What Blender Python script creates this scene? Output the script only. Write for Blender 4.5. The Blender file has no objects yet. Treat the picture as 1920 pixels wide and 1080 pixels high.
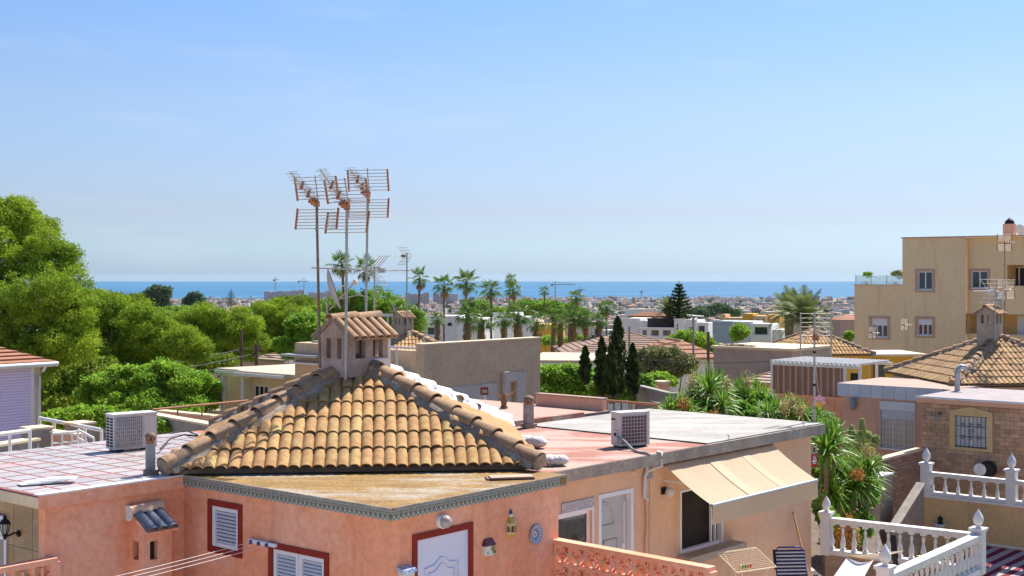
import bpy, math, random
import numpy as np
from mathutils import Matrix, Vector
R = math.radians
rng = np.random.default_rng(7)
random.seed(7)
SC = bpy.context.scene
COL = SC.collection
# ------------------------------------------------------------------ camera, sky, sun, exposure
F, HY, CZ = 2436.0, 516.0, 100.0          # focal length in photo pixels, eye-level row, camera height above the sea
cam = bpy.data.objects.new('camera', bpy.data.cameras.new('camera'))
COL.objects.link(cam)
cam.location = (0, 0, CZ); cam.rotation_euler = (R(90), 0, 0)
cam.data.sensor_width = 36; cam.data.lens = F / 1920 * 36
cam.data.shift_y = -(540 - HY) / 1920
cam.data.clip_end = 60000; cam.data.clip_start = .1
SC.camera = cam
SUN_AZ, SUN_EL = 53.0, 53.0               # azimuth from +X towards +Y, elevation
W = bpy.data.worlds.new('World'); SC.world = W; W.use_nodes = True
nt = W.node_tree; nt.nodes.clear()
sky = nt.nodes.new('ShaderNodeTexSky'); sky.sky_type = 'NISHITA'; sky.sun_disc = False
sky.sun_elevation = R(SUN_EL); sky.sun_rotation = R(90 - SUN_AZ)
sky.altitude = 100; sky.air_density = 1.0; sky.dust_density = 0.6; sky.ozone_density = 2.0
# the sky's own colour balance: clear Mediterranean haze instead of Nishita's yellow horizon
tcw = nt.nodes.new('ShaderNodeTexCoord'); sxw = nt.nodes.new('ShaderNodeSeparateXYZ'); nt.links.new(tcw.outputs['Generated'], sxw.inputs[0])
crw = nt.nodes.new('ShaderNodeValToRGB'); nt.links.new(sxw.outputs[2], crw.inputs[0]); ew = crw.color_ramp.elements
SKY_T = [(0.0, (.41, .57, .97)), (.02, (.41, .545, .83)), (.047, (.44, .475, .655)), (.13, (.54, .57, .68)), (.203, (.50, .60, .76)), (.6, (.62, .72, .88))]
ew[0].position, ew[0].color = SKY_T[0][0], (*SKY_T[0][1], 1); ew[1].position, ew[1].color = SKY_T[-1][0], (*SKY_T[-1][1], 1)
for p_, c_ in SKY_T[1:-1]: e_ = ew.new(p_); e_.color = (*c_, 1)
hs = nt.nodes.new('ShaderNodeMix'); hs.data_type = 'RGBA'; hs.blend_type = 'MULTIPLY'; hs.inputs[0].default_value = 1
bg = nt.nodes.new('ShaderNodeBackground'); bg.inputs['Strength'].default_value = 0.111
wo = nt.nodes.new('ShaderNodeOutputWorld')
mxw = nt.nodes.new('ShaderNodeMath'); mxw.operation = 'MAXIMUM'; mxw.inputs[1].default_value = .003; nt.links.new(sxw.outputs[2], mxw.inputs[0])
cbw = nt.nodes.new('ShaderNodeCombineXYZ'); nt.links.new(sxw.outputs[0], cbw.inputs[0]); nt.links.new(sxw.outputs[1], cbw.inputs[1]); nt.links.new(mxw.outputs[0], cbw.inputs[2]); nt.links.new(cbw.outputs[0], sky.inputs[0])
nt.links.new(sky.outputs[0], hs.inputs[6]); nt.links.new(crw.outputs[0], hs.inputs[7]); # faint wisps of cloud low over the horizon
nzw = nt.nodes.new('ShaderNodeTexNoise'); nzw.inputs['Scale'].default_value = 1; nzw.inputs['Detail'].default_value = 6; mpw = nt.nodes.new('ShaderNodeMapping'); mpw.inputs['Scale'].default_value = (7, 7, 42); mpw.inputs['Location'].default_value = (3.1, 1.7, .4)
nt.links.new(tcw.outputs['Generated'], mpw.inputs[0]); nt.links.new(mpw.outputs[0], nzw.inputs['Vector'])
rgw = nt.nodes.new('ShaderNodeMapRange'); rgw.inputs[1].default_value = .56; rgw.inputs[2].default_value = .82; rgw.inputs[4].default_value = .15; nt.links.new(nzw.outputs[0], rgw.inputs[0])
clw = nt.nodes.new('ShaderNodeMix'); clw.data_type = 'RGBA'; nt.links.new(rgw.outputs[0], clw.inputs[0]); nt.links.new(hs.outputs[2], clw.inputs[6]); clw.inputs[7].default_value = (4.6, 4.8, 5.0, 1)
nt.links.new(clw.outputs[2], bg.inputs[0]); nt.links.new(bg.outputs[0], wo.inputs[0])
sl = bpy.data.lights.new('sun', 'SUN'); sl.energy = 5.0; sl.angle = R(.5); sl.color = (1, .95, .86)
so = bpy.data.objects.new('sun', sl); COL.objects.link(so); so.location = (60, 60, 160)
sd = Vector((math.cos(R(SUN_AZ)) * math.cos(R(SUN_EL)), math.sin(R(SUN_AZ)) * math.cos(R(SUN_EL)), math.sin(R(SUN_EL))))
so.rotation_euler = sd.to_track_quat('Z', 'Y').to_euler()
SC.view_settings.view_transform = 'Standard'; SC.view_settings.look = 'None'
SC.view_settings.exposure = 0.84; SC.view_settings.gamma = 1; SC.view_settings.use_curve_mapping = False
SC.render.engine = 'CYCLES'
SC.cycles.max_bounces = 6; SC.cycles.transparent_max_bounces = 8; SC.cycles.volume_bounces = 0

# ------------------------------------------------------------------ helpers
def P(px, py, Y):
    return Vector(((px - 960) / F * Y, Y, CZ - (py - HY) / F * Y))
def YD(py, d):
    return F * d / (py - HY)

class Fr:
    """a thing's own frame: x along ang, y to its left, z up"""
    def __init__(s, x, y, z, ang):
        s.x, s.y, s.z, s.ang = x, y, z, ang; s.c, s.s = math.cos(R(ang)), math.sin(R(ang))
    def X(s, px, b=0.):
        r = (px - 960) / F
        return (r * (s.y + s.c * b) - s.x + s.s * b) / (s.c - r * s.s)
    def B(s, px, a=0.):
        r = (px - 960) / F
        return (s.x + s.c * a - r * (s.y + s.s * a)) / (s.s + r * s.c)
    def Yw(s, a, b):
        return s.y + s.s * a + s.c * b
    def Z(s, a, b, py):
        return CZ - (py - HY) / F * s.Yw(a, b) - s.z
    def w(s, a, b, z=0):
        return Vector((s.x + s.c * a - s.s * b, s.y + s.s * a + s.c * b, s.z + z))
    def inv(s, p):
        dx, dy = p[0] - s.x, p[1] - s.y
        return Vector((s.c * dx + s.s * dy, -s.s * dx + s.c * dy, p[2] - s.z))

class MB:
    """collects polygons into one mesh"""
    def __init__(s):
        s.v = []; s.f = []; s.m = []; s.sm = []; s.cur = 0
    def face(s, pts, smooth=False):
        n = len(s.v); s.v += [tuple(p) for p in pts]; s.f.append(tuple(range(n, n + len(pts)))); s.m.append(s.cur); s.sm.append(smooth)
    def add(s, vs, fs, smooth=False, mtx=None):
        n = len(s.v)
        if mtx is not None: vs = [mtx @ Vector(p) for p in vs]
        s.v += [tuple(p) for p in vs]
        for f in fs: s.f.append(tuple(i + n for i in f)); s.m.append(s.cur); s.sm.append(smooth)
    def box(s, x0, x1, y0, y1, z0, z1, mtx=None):
        v = [(x0, y0, z0), (x1, y0, z0), (x1, y1, z0), (x0, y1, z0), (x0, y0, z1), (x1, y0, z1), (x1, y1, z1), (x0, y1, z1)]
        s.add(v, [(0, 3, 2, 1), (4, 5, 6, 7), (0, 1, 5, 4), (1, 2, 6, 5), (2, 3, 7, 6), (3, 0, 4, 7)], mtx=mtx); return s
    def prism(s, poly, z0, z1, mtx=None):
        n = len(poly)
        v = [(p[0], p[1], z0) for p in poly] + [(p[0], p[1], z1) for p in poly]
        f = [tuple(range(n - 1, -1, -1)), tuple(range(n, 2 * n))] + [(i, (i + 1) % n, n + (i + 1) % n, n + i) for i in range(n)]
        s.add(v, f, mtx=mtx); return s
    def xprism(s, poly_yz, x0, x1, mtx=None):
        n = len(poly_yz)
        v = [(x0, p[0], p[1]) for p in poly_yz] + [(x1, p[0], p[1]) for p in poly_yz]
        f = [tuple(range(n - 1, -1, -1)), tuple(range(n, 2 * n))] + [(i, (i + 1) % n, n + (i + 1) % n, n + i) for i in range(n)]
        s.add(v, f, mtx=mtx); return s
    def tube(s, p0, p1, r0, r1=None, n=8, caps=True):
        p0, p1 = Vector(p0), Vector(p1); r1 = r0 if r1 is None else r1
        d = (p1 - p0)
        if d.length < 1e-7: return s
        q = d.to_track_quat('Z', 'Y').to_matrix()
        v = []
        for p, r in ((p0, r0), (p1, r1)):
            for i in range(n):
                a = 2 * math.pi * i / n; v.append(p + q @ Vector((r * math.cos(a), r * math.sin(a), 0)))
        s.add(v, [(i, (i + 1) % n, n + (i + 1) % n, n + i) for i in range(n)], smooth=n > 5)
        if caps: s.add(v, [tuple(range(n - 1, -1, -1)), tuple(range(n, 2 * n))])
        return s
    def path(s, pts, r, n=8):
        pts = [Vector(p) for p in pts]
        rs = r if isinstance(r, (list, tuple)) else [r] * len(pts)
        v = []
        for k, p in enumerate(pts):
            d = (pts[min(k + 1, len(pts) - 1)] - pts[max(k - 1, 0)]).normalized()
            q = d.to_track_quat('Z', 'Y').to_matrix()
            if abs(d.z) > .9: 
                xx = Vector((1, 0, 0)); yy = d.cross(xx).normalized(); xx = yy.cross(d)
            else:
                yy = Vector((0, 0, 1)); xx = yy.cross(d).normalized(); yy = d.cross(xx)
            for i in range(n):
                a = 2 * math.pi * i / n; v.append(p + (xx * math.cos(a) + yy * math.sin(a)) * rs[k])
        f = []
        for k in range(len(pts) - 1):
            for i in range(n):
                f.append((k * n + i, k * n + (i + 1) % n, (k + 1) * n + (i + 1) % n, (k + 1) * n + i))
        s.add(v, f, smooth=n > 4)
        s.add(v, [tuple(range(n - 1, -1, -1)), tuple(range((len(pts) - 1) * n, len(pts) * n))])
        return s
    def lathe(s, prof, c=(0, 0, 0), n=14, mtx=None, smooth=True):
        v = []
        for r, z in prof:
            for i in range(n):
                a = 2 * math.pi * i / n; v.append((c[0] + r * math.cos(a), c[1] + r * math.sin(a), c[2] + z))
        f = []
        for k in range(len(prof) - 1):
            for i in range(n): f.append((k * n + i, k * n + (i + 1) % n, (k + 1) * n + (i + 1) % n, (k + 1) * n + i))
        s.add(v, f, smooth=smooth, mtx=mtx)
        s.add(v, [tuple(range(n - 1, -1, -1)), tuple(range((len(prof) - 1) * n, len(prof) * n))], mtx=mtx)
        return s
    def mesh(s, name, mats):
        me = bpy.data.meshes.new(name); me.from_pydata(s.v, [], s.f)
        for m in (mats if isinstance(mats, (list, tuple)) else [mats]): me.materials.append(m)
        me.polygons.foreach_set('material_index', s.m); me.polygons.foreach_set('use_smooth', s.sm)
        me.update(); return me
    def build(s, name, mats, parent=None, loc=None, rot=None):
        return O(name, s.mesh(name, mats), parent, loc, rot)

def O(name, me, parent=None, loc=None, rot=None):
    o = bpy.data.objects.new(name, me); COL.objects.link(o)
    if parent is not None: o.parent = parent
    if isinstance(loc, Matrix): o.matrix_local = loc
    else:
        if loc is not None: o.location = loc
        if rot is not None: o.rotation_euler = rot if isinstance(rot, (tuple, list)) else (0, 0, rot)
    return o
def tag(o, label, cat, group=None, kind=None):
    o['label'] = label; o['category'] = cat; o['kind'] = 'thing'
    if group: o['group'] = group
    if kind: o['kind'] = kind
    return o
def thing(name, label, cat, loc, ang=0, group=None):
    o = bpy.data.objects.new(name, None); COL.objects.link(o); o.empty_display_size = .2
    o.location = loc; o.rotation_euler = (0, 0, R(ang)); return tag(o, label, cat, group)
def tframe(name, label, cat, fr, group=None):
    return thing(name, label, cat, (fr.x, fr.y, fr.z), fr.ang, group)
def struct(o): o['kind'] = 'structure'; return o
def stuff(o): o['kind'] = 'stuff'; return o
def copytree(o, parent=None):
    c = o.copy(); COL.objects.link(c)
    if parent is not None: c.parent = parent
    for ch in list(o.children): copytree(ch, c)
    return c
def T(x, y, z): return Matrix.Translation((x, y, z))
def RX(a): return Matrix.Rotation(R(a), 4, 'X')
def RY(a): return Matrix.Rotation(R(a), 4, 'Y')
def RZ(a): return Matrix.Rotation(R(a), 4, 'Z')
def S(x, y, z): return Matrix.Diagonal((x, y, z, 1))

# ------------------------------------------------------------------ materials
MATS = {}
def mat(name, c1, c2=None, sc=3., rough=.85, bump=0., bsc=40., objvar=0., island=0., c3=None, sc3=.6, th3=.55, metal=0., spec=.3,
        trans=0., stretch=(1, 1, 1), streak=0., streakcol=(.12, .1, .09), bdist=.01, pos=True, fine=0., huevar=0.):
    """procedural surface: two colours mixed by noise, an optional third in large patches, vertical dirt streaks, fine grain and bump"""
    if name in MATS: return MATS[name]
    m = bpy.data.materials.new(name); m.use_nodes = True; n = m.node_tree; n.nodes.clear(); L = n.links.new
    out = n.nodes.new('ShaderNodeOutputMaterial'); b = n.nodes.new('ShaderNodeBsdfPrincipled')
    b.inputs['Roughness'].default_value = rough; b.inputs['Metallic'].default_value = metal
    b.inputs['Specular IOR Level'].default_value = spec
    if pos:
        g = n.nodes.new('ShaderNodeNewGeometry').outputs['Position']
    else:
        g = n.nodes.new('ShaderNodeTexCoord').outputs['Object']
    mp = n.nodes.new('ShaderNodeMapping'); mp.inputs['Scale'].default_value = stretch; L(g, mp.inputs[0]); vec = mp.outputs[0]
    def noise(scale, det=4, v=vec, r=.6):
        t = n.nodes.new('ShaderNodeTexNoise'); t.inputs['Scale'].default_value = scale; t.inputs['Detail'].default_value = det
        t.inputs['Roughness'].default_value = r; L(v, t.inputs['Vector']); return t.outputs['Fac']
    def ramp(x, a, bb):
        r_ = n.nodes.new('ShaderNodeMapRange'); r_.inputs[1].default_value = a; r_.inputs[2].default_value = bb; L(x, r_.inputs[0]); return r_.outputs[0]
    def mix(f, a, bb, mode='MIX'):
        x = n.nodes.new('ShaderNodeMix'); x.data_type = 'RGBA'; x.blend_type = mode
        if isinstance(f, (int, float)): x.inputs[0].default_value = f
        else: L(f, x.inputs[0])
        for k, q in ((6, a), (7, bb)):
            if isinstance(q, tuple): x.inputs[k].default_value = (*q, 1)
            else: L(q, x.inputs[k])
        return x.outputs[2]
    col = None
    if c2 is None: c2 = tuple(x * .82 for x in c1)
    col = mix(ramp(noise(sc), .35, .65), c1, c2)
    if c3 is not None: col = mix(ramp(noise(sc3, 6), th3, th3 + .12), col, c3)
    if fine:
        col = mix(ramp(noise(sc * 9, 3), .4, .62), col, mix(1., col, (1 - fine,) * 3, 'MULTIPLY'))
    if streak:
        mp2 = n.nodes.new('ShaderNodeMapping'); mp2.inputs['Scale'].default_value = (1.3, 1.3, .16); L(g, mp2.inputs[0])
        f = ramp(noise(1.6, 5, mp2.outputs[0]), .52, .78)
        mm = n.nodes.new('ShaderNodeMath'); mm.operation = 'MULTIPLY'; mm.inputs[1].default_value = streak; L(f, mm.inputs[0])
        col = mix(mm.outputs[0], col, streakcol)
    for kind, amt in (('obj', objvar), ('isl', island)):
        if amt:
            rnd = n.nodes.new('ShaderNodeObjectInfo').outputs['Random'] if kind == 'obj' else n.nodes.new('ShaderNodeNewGeometry').outputs['Random Per Island']
            h = n.nodes.new('ShaderNodeHueSaturation'); r_ = n.nodes.new('ShaderNodeMapRange'); L(rnd, r_.inputs[0])
            r_.inputs[3].default_value = 1 - amt; r_.inputs[4].default_value = 1 + amt
            L(r_.outputs[0], h.inputs['Value']); L(col, h.inputs['Color'])
            if huevar:
                r2 = n.nodes.new('ShaderNodeMath'); r2.operation = 'MULTIPLY'; r2.inputs[1].default_value = 7.31; L(rnd, r2.inputs[0])
                r3 = n.nodes.new('ShaderNodeMath'); r3.operation = 'FRACT'; L(r2.outputs[0], r3.inputs[0])
                r4 = n.nodes.new('ShaderNodeMapRange'); L(r3.outputs[0], r4.inputs[0]); r4.inputs[3].default_value = .5 - huevar; r4.inputs[4].default_value = .5 + huevar
                L(r4.outputs[0], h.inputs['Hue'])
            col = h.outputs[0]
    L(col, b.inputs['Base Color'])
    if bump:
        bp = n.nodes.new('ShaderNodeBump'); bp.inputs['Strength'].default_value = bump; bp.inputs['Distance'].default_value = bdist
        L(noise(bsc, 5), bp.inputs['Height']); L(bp.outputs[0], b.inputs['Normal'])
    if trans:
        tr = n.nodes.new('ShaderNodeBsdfTranslucent'); L(col, tr.inputs['Color'])
        ms = n.nodes.new('ShaderNodeMixShader'); ms.inputs[0].default_value = trans
        L(b.outputs[0], ms.inputs[1]); L(tr.outputs[0], ms.inputs[2]); L(ms.outputs[0], out.inputs[0])
    else: L(b.outputs[0], out.inputs[0])
    MATS[name] = m; return m

m_pink = mat('pink_plaster', (.90, .37, .205), (.82, .325, .175), sc=1.3, bump=.45, bsc=35, bdist=.012, c3=(.88, .43, .28), sc3=.7, th3=.46, streak=.7, streakcol=(.58, .20, .09), fine=.13)
m_pinkm = mat('peach_plaster', (.76, .48, .31), (.68, .42, .27), sc=1.2, bump=.45, bsc=35, bdist=.012, c3=(.70, .45, .33), sc3=.8, streak=.4, streakcol=(.36, .2, .13), fine=.06)
m_pink2 = mat('faded_pink_plaster', (.76, .41, .27), (.70, .37, .25), sc=1.2, bump=.2, bsc=60, streak=.2, fine=.06)
m_redtrim = mat('oxblood_paint', (.27, .025, .012), (.22, .02, .012), sc=5, rough=.7)
m_white = mat('white_paint', (.78, .77, .75), (.69, .68, .66), sc=6, rough=.55, fine=.08, streak=.3, streakcol=(.45, .42, .37), bump=.2, bsc=50)
m_lime = mat('limewash_white', (.80, .80, .80), (.68, .67, .66), sc=4, bump=.5, bsc=25, bdist=.02, fine=.15)
m_pvc = mat('white_plastic', (.74, .74, .78), (.70, .70, .74), sc=3, rough=.35, spec=.5)
m_lav = mat('lavender_white_door', (.70, .70, .80), (.66, .66, .77), sc=1.2, rough=.4, spec=.5)
m_conc = mat('weathered_concrete', (.42, .36, .30), (.31, .265, .225), sc=3, bump=.6, bsc=30, bdist=.01, c3=(.44, .40, .36), sc3=2.5, th3=.55, streak=.35, fine=.25)
m_mort = mat('old_mortar', (.40, .31, .23), (.27, .205, .155), sc=7, bump=.8, bsc=35, bdist=.015, c3=(.47, .41, .35), sc3=3, th3=.52, fine=.3)
m_tile = mat('sandy_roof_tile', (.58, .335, .135), (.42, .22, .085), sc=11, bump=.6, bsc=70, bdist=.008, objvar=.14, c3=(.56, .38, .15), sc3=3.5, th3=.52, fine=.45, huevar=.004)
m_tiled = mat('dark_weathered_tile', (.30, .19, .12), (.21, .14, .10), sc=8, bump=.5, bsc=70, objvar=.2, fine=.35)
m_ridge = mat('brown_ridge_tile', (.48, .30, .17), (.35, .21, .12), sc=8, bump=.5, bsc=60, bdist=.008, objvar=.15, c3=(.22, .15, .11), sc3=2.2, th3=.55, fine=.3)
m_tilef = mat('sandy_roof_tile_field', (.56, .34, .15), (.42, .24, .10), sc=6, island=.2, fine=.3, huevar=.006)
m_lichen = mat('lichen_slab_top', (.40, .235, .07), (.27, .16, .06), sc=3, bump=.7, bsc=45, bdist=.015, c3=(.46, .38, .29), sc3=1.0, th3=.50, fine=.5, stretch=(.7, 1.8, 1))
m_redroof = mat('red_roof_paint', (.40, .17, .125), (.34, .14, .105), sc=3, bump=.3, bsc=50, c3=(.46, .33, .27), sc3=1.1, th3=.45, fine=.25, stretch=(.6, 1.4, 1))
m_felt = mat('bleached_roof_felt', (.42, .39, .35), (.30, .275, .25), sc=3, bump=.4, bsc=40, c3=(.48, .455, .42), sc3=1.5, th3=.48, fine=.25, stretch=(.45, 1.6, 1))
m_pterr = mat('pink_terrace_floor', (.47, .31, .24), (.42, .27, .21), sc=2, fine=.2, rough=.8)
m_grout = mat('red_grout', (.48, .16, .12), (.42, .14, .11), sc=8)
m_ttile = mat('glazed_terrace_tile', (.41, .375, .37), (.36, .33, .33), sc=3, rough=.45, spec=.4, objvar=.12, c3=(.42, .30, .28), sc3=1.2, th3=.56, fine=.08)
m_beige = mat('beige_render', (.64, .46, .30), (.56, .40, .26), sc=.9, bump=.3, bsc=40, streak=.15, fine=.12)
m_taupe = mat('mauve_grey_render', (.46, .35, .29), (.40, .30, .25), sc=1.5, bump=.3, bsc=40, streak=.25, fine=.12)
m_cream = mat('cream_render', (.72, .58, .40), (.66, .53, .36), sc=1.5, streak=.15, fine=.08)
m_creamroof = mat('cream_roof_sheet', (.52, .43, .32), (.48, .39, .29), sc=1.0, fine=.05)
m_apart = mat('tan_apartment_render', (.86, .62, .37), (.82, .59, .35), sc=.5, bump=.15, bsc=10, streak=.38, streakcol=(.33, .24, .17), fine=.05)
m_apart2 = mat('ochre_balcony_render', (.76, .48, .18), (.70, .44, .16), sc=.5, streak=.15)
m_ochre = mat('ochre_wall_render', (.72, .48, .24), (.64, .43, .21), sc=1.2, bump=.3, bsc=40, streak=.5, streakcol=(.14, .11, .09), fine=.12)
m_orange = mat('orange_wall_render', (.74, .40, .06), (.66, .35, .05), sc=1., fine=.08)
m_trimpink = mat('pinkish_window_surround', (.56, .35, .26), (.50, .31, .23), sc=3)
m_glass = mat('dark_window_glass', (.035, .04, .045), (.02, .025, .03), sc=1, rough=.06, spec=.8)
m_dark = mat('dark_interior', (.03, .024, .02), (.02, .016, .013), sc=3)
m_black = mat('black_iron', (.02, .02, .022), sc=8, rough=.5, metal=.3)
m_steel = mat('galvanised_steel', (.42, .41, .40), (.33, .31, .29), sc=14, rough=.45, metal=.6, c3=(.27, .13, .06), sc3=9, th3=.6)
m_rustpole = mat('rust_streaked_pole', (.25, .19, .16), (.16, .08, .05), sc=12, rough=.7, metal=.2, c3=(.30, .12, .05), sc3=3, th3=.5)
m_galv = mat('grey_metal', (.45, .45, .46), (.38, .38, .40), sc=5, rough=.4, metal=.5)
m_rust = mat('orange_antenna_plastic', (.40, .15, .06), (.24, .11, .07), sc=14, rough=.6)
m_alu = mat('dull_aluminium_rod', (.46, .42, .37), (.36, .31, .27), sc=20, rough=.45, metal=.5)
m_brick = mat('tan_facing_brick', (.56, .36, .23), (.46, .29, .19), sc=6, bump=.5, bsc=50, bdist=.01, objvar=.22, fine=.2, huevar=.012)
m_brickf = mat('tan_facing_brick_field', (.52, .34, .22), (.43, .27, .18), sc=6, bump=.5, bsc=50, island=.22, fine=.2, huevar=.012)
m_brickm = mat('mauve_brick', (.42, .25, .18), (.33, .19, .15), sc=6, bump=.5, bsc=50, objvar=.2, fine=.2)
m_bmort = mat('brick_mortar', (.42, .34, .27), (.34, .28, .23), sc=9)
m_sandst = mat('brown_stone_wall', (.46, .33, .22), (.36, .26, .18), sc=5, bump=.7, bsc=25, bdist=.02, c3=(.40, .32, .26), sc3=3, th3=.55, fine=.25, stretch=(1, 1, 2.5))
m_stonetile = mat('rust_stone_tile', (.46, .33, .17), (.36, .24, .13), sc=5, rough=.5, objvar=.1, c3=(.52, .28, .10), sc3=3.5, th3=.50, fine=.2)
m_awn = mat('cream_awning_cloth', (.66, .52, .36), (.61, .48, .33), sc=1.2, rough=.9, trans=.3, streak=.15, streakcol=(.45, .35, .25), bump=.15, bsc=6, bdist=.03)
m_bark = mat('bark', (.16, .11, .08), (.10, .07, .05), sc=6, bump=.8, bsc=20, bdist=.03)
m_palmbark = mat('palm_trunk_bark', (.22, .15, .10), (.14, .10, .07), sc=8, bump=.8, bsc=18, bdist=.03)
m_deadfrond = mat('dead_frond', (.42, .28, .13), (.30, .19, .09), sc=4, island=.25, trans=.2)
m_pine = mat('pine_needles', (.38, .49, .04), (.20, .31, .03), sc=.7, rough=.8, island=.42, trans=.28, huevar=.018, spec=.15)
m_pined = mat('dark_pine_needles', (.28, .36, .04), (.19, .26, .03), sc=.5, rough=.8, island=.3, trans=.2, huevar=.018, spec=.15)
m_bush = mat('bright_green_leaves', (.34, .52, .05), (.20, .37, .035), sc=.8, rough=.6, island=.38, trans=.32, huevar=.02, spec=.25)
m_tree = mat('mid_green_leaves', (.28, .44, .05), (.17, .31, .035), sc=.6, rough=.7, island=.35, trans=.3, huevar=.02)
m_dull = mat('dusty_green_leaves', (.30, .30, .12), (.20, .22, .09), sc=.6, rough=.7, island=.3, trans=.25, huevar=.02)
m_blue_green = mat('bluish_green_leaves', (.17, .25, .12), (.10, .16, .08), sc=.05, rough=.8, island=.3, trans=.2)
m_cyp = mat('cypress_leaves', (.07, .11, .025), (.035, .06, .015), sc=1, rough=.8, island=.4, trans=.2)
m_palm = mat('palm_leaf', (.16, .26, .045), (.09, .17, .03), sc=2, rough=.5, island=.25, trans=.35, objvar=.15, huevar=.015)
m_date = mat('date_palm_leaf', (.22, .26, .09), (.14, .18, .06), sc=2, rough=.5, island=.2, trans=.3)
m_yucca = mat('yucca_leaf', (.25, .42, .05), (.09, .20, .025), sc=3, rough=.45, island=.35, trans=.35, spec=.4, huevar=.02)
m_flower = mat('dry_cream_blossom', (.55, .48, .22), (.45, .36, .15), sc=9, island=.3, trans=.2)
m_flower_o = mat('rust_orange_blossom', (.50, .24, .08), (.36, .20, .06), sc=9, island=.3, trans=.2)
m_cactus = mat('cactus_skin', (.28, .33, .07), (.20, .25, .05), sc=3, rough=.6, c3=(.22, .20, .07), sc3=4)
m_wood = mat('orange_wood', (.50, .27, .09), (.42, .22, .08), sc=12, rough=.6)
m_navy = mat('navy_strap', (.02, .03, .10), (.015, .02, .07), sc=4, rough=.5)
m_grey = mat('mid_grey_paint', (.30, .31, .30), (.25, .26, .25), sc=4, streak=.2)
m_greywall = mat('grey_cement_wall', (.34, .32, .29), (.27, .25, .23), sc=3, bump=.5, bsc=30, streak=.4, fine=.2)
m_maroon = mat('maroon_cloth', (.20, .02, .05), (.17, .02, .04), sc=5, trans=.1)
m_stripew = mat('greyish_pink_cloth', (.58, .45, .44), (.52, .40, .40), sc=5, trans=.1)
m_blue_g = mat('blue_glazed_tile', (.17, .19, .24), (.09, .11, .16), sc=9, rough=.25, spec=.6, fine=.3)
# ------------------------------------------------------------------ builders
def wall_panel(mb, L, H, holes=(), depth=.12, mtx=None, z0=0.):
    """wall face x 0..L, z z0..H at y=0 looking towards -y, with openings (x0,x1,z0,z1) and their reveals"""
    xs = sorted({0., L} | {v for h in holes for v in h[:2]}); zs = sorted({z0, H} | {v for h in holes for v in h[2:4]})
    def q(pts): mb.face([mtx @ Vector(p) for p in pts] if mtx else pts)
    for i in range(len(xs) - 1):
        for j in range(len(zs) - 1):
            a, b, c, d = xs[i], xs[i + 1], zs[j], zs[j + 1]
            if any(h[0] - 1e-6 <= a and b <= h[1] + 1e-6 and h[2] - 1e-6 <= c and d <= h[3] + 1e-6 for h in holes): continue
            q([(a, 0, c), (b, 0, c), (b, 0, d), (a, 0, d)])
    for a, b, c, d in [h[:4] for h in holes]:
        y = depth
        q([(a, 0, c), (a, 0, d), (a, y, d), (a, y, c)]); q([(b, 0, c), (b, y, c), (b, y, d), (b, 0, d)])
        q([(a, 0, d), (b, 0, d), (b, y, d), (a, y, d)]); q([(a, 0, c), (a, y, c), (b, y, c), (b, 0, c)])

def house_box(parent, w, d, h, mats, front=(), left=(), right=(), x0=0., y0=0., z0=0., top=True, name='wall', depth=.12, dark=True):
    """four walls standing on the parent frame: front face y=y0, left face x=x0"""
    mb = MB()
    wall_panel(mb, w, h, front, depth, T(x0, y0, 0), z0)
    wall_panel(mb, d, h, left, depth, T(x0, y0 + d, 0) @ RZ(-90), z0)
    wall_panel(mb, d, h, right, depth, T(x0 + w, y0, 0) @ RZ(90), z0)
    wall_panel(mb, w, h, (), depth, T(x0 + w, y0 + d, 0) @ RZ(180), z0)
    if top: mb.face([(x0, y0, h), (x0 + w, y0, h), (x0 + w, y0 + d, h), (x0, y0 + d, h)])
    o = mb.build(name, mats, parent)
    return o
LEFT = R(-90)
def spot(side, s, z, x0=0., y0=0., off=0.):
    """location and rotation of a fitting whose lower-left corner (seen from outside) is s along the facade; s on the left side counts b"""
    if side == 'F': return (s, y0 - off, z), 0.
    return (x0 - off, s, z), LEFT

def surround(parent, w, h, t, mt, loc, rot, proud=.02, bottom=True, name='surround'):
    """band of width t lying outside the opening 0..w x 0..h"""
    mb = MB()
    zb = -t if bottom else 0
    mb.box(-t, 0, -proud, .004, zb, h + t); mb.box(w, w + t, -proud, .004, zb, h + t)
    mb.box(0, w, -proud, .004, h, h + t)
    if bottom: mb.box(0, w, -proud, .004, -t, 0)
    return mb.build(name, mt, parent, loc, rot)

def sash_window(parent, w, h, loc, rot, n=2, fr=.05, inset=.06, mt=None, shutter=0., shade=None, sill=True, glass=None):
    mt = mt or m_pvc
    mb = MB(); mb.box(0, w, inset, inset + .05, 0, fr); mb.box(0, w, inset, inset + .05, h - fr, h)
    mb.box(0, fr, inset, inset + .05, fr, h - fr); mb.box(w - fr, w, inset, inset + .05, fr, h - fr)
    for k in range(1, n):
        x = w * k / n; mb.box(x - fr * .6, x + fr * .6, inset + .002, inset + .048, fr, h - fr)
    win = mb.build('window', mt, parent, loc, rot)
    for k in range(n):
        a = w * k / n; b = w * (k + 1) / n
        MB().box(a + .01, b - .01, inset + .02, inset + .028, .01, h - .01).build('pane', glass or m_glass, win)
    MB().box(0, w, inset + .09, inset + .1, 0, h).build('curtain', shade or m_dark, win)  # without a given shade: dark sheet standing in for the unlit room
    if shutter:
        mb = MB(); k = h * (1 - shutter)
        z = k
        while z < h - .01:
            mb.box(.01, w - .01, inset - .035, inset - .015, z, min(h, z + .045)); mb.box(.01, w - .01, inset - .025, inset - .018, z + .045, min(h, z + .05)); z += .05
        mb.build('roller_shutter', mt, win)
    if sill: MB().box(-.04, w + .04, -.06, inset, -.05, 0).build('sill', mt, win)
    return win

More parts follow.
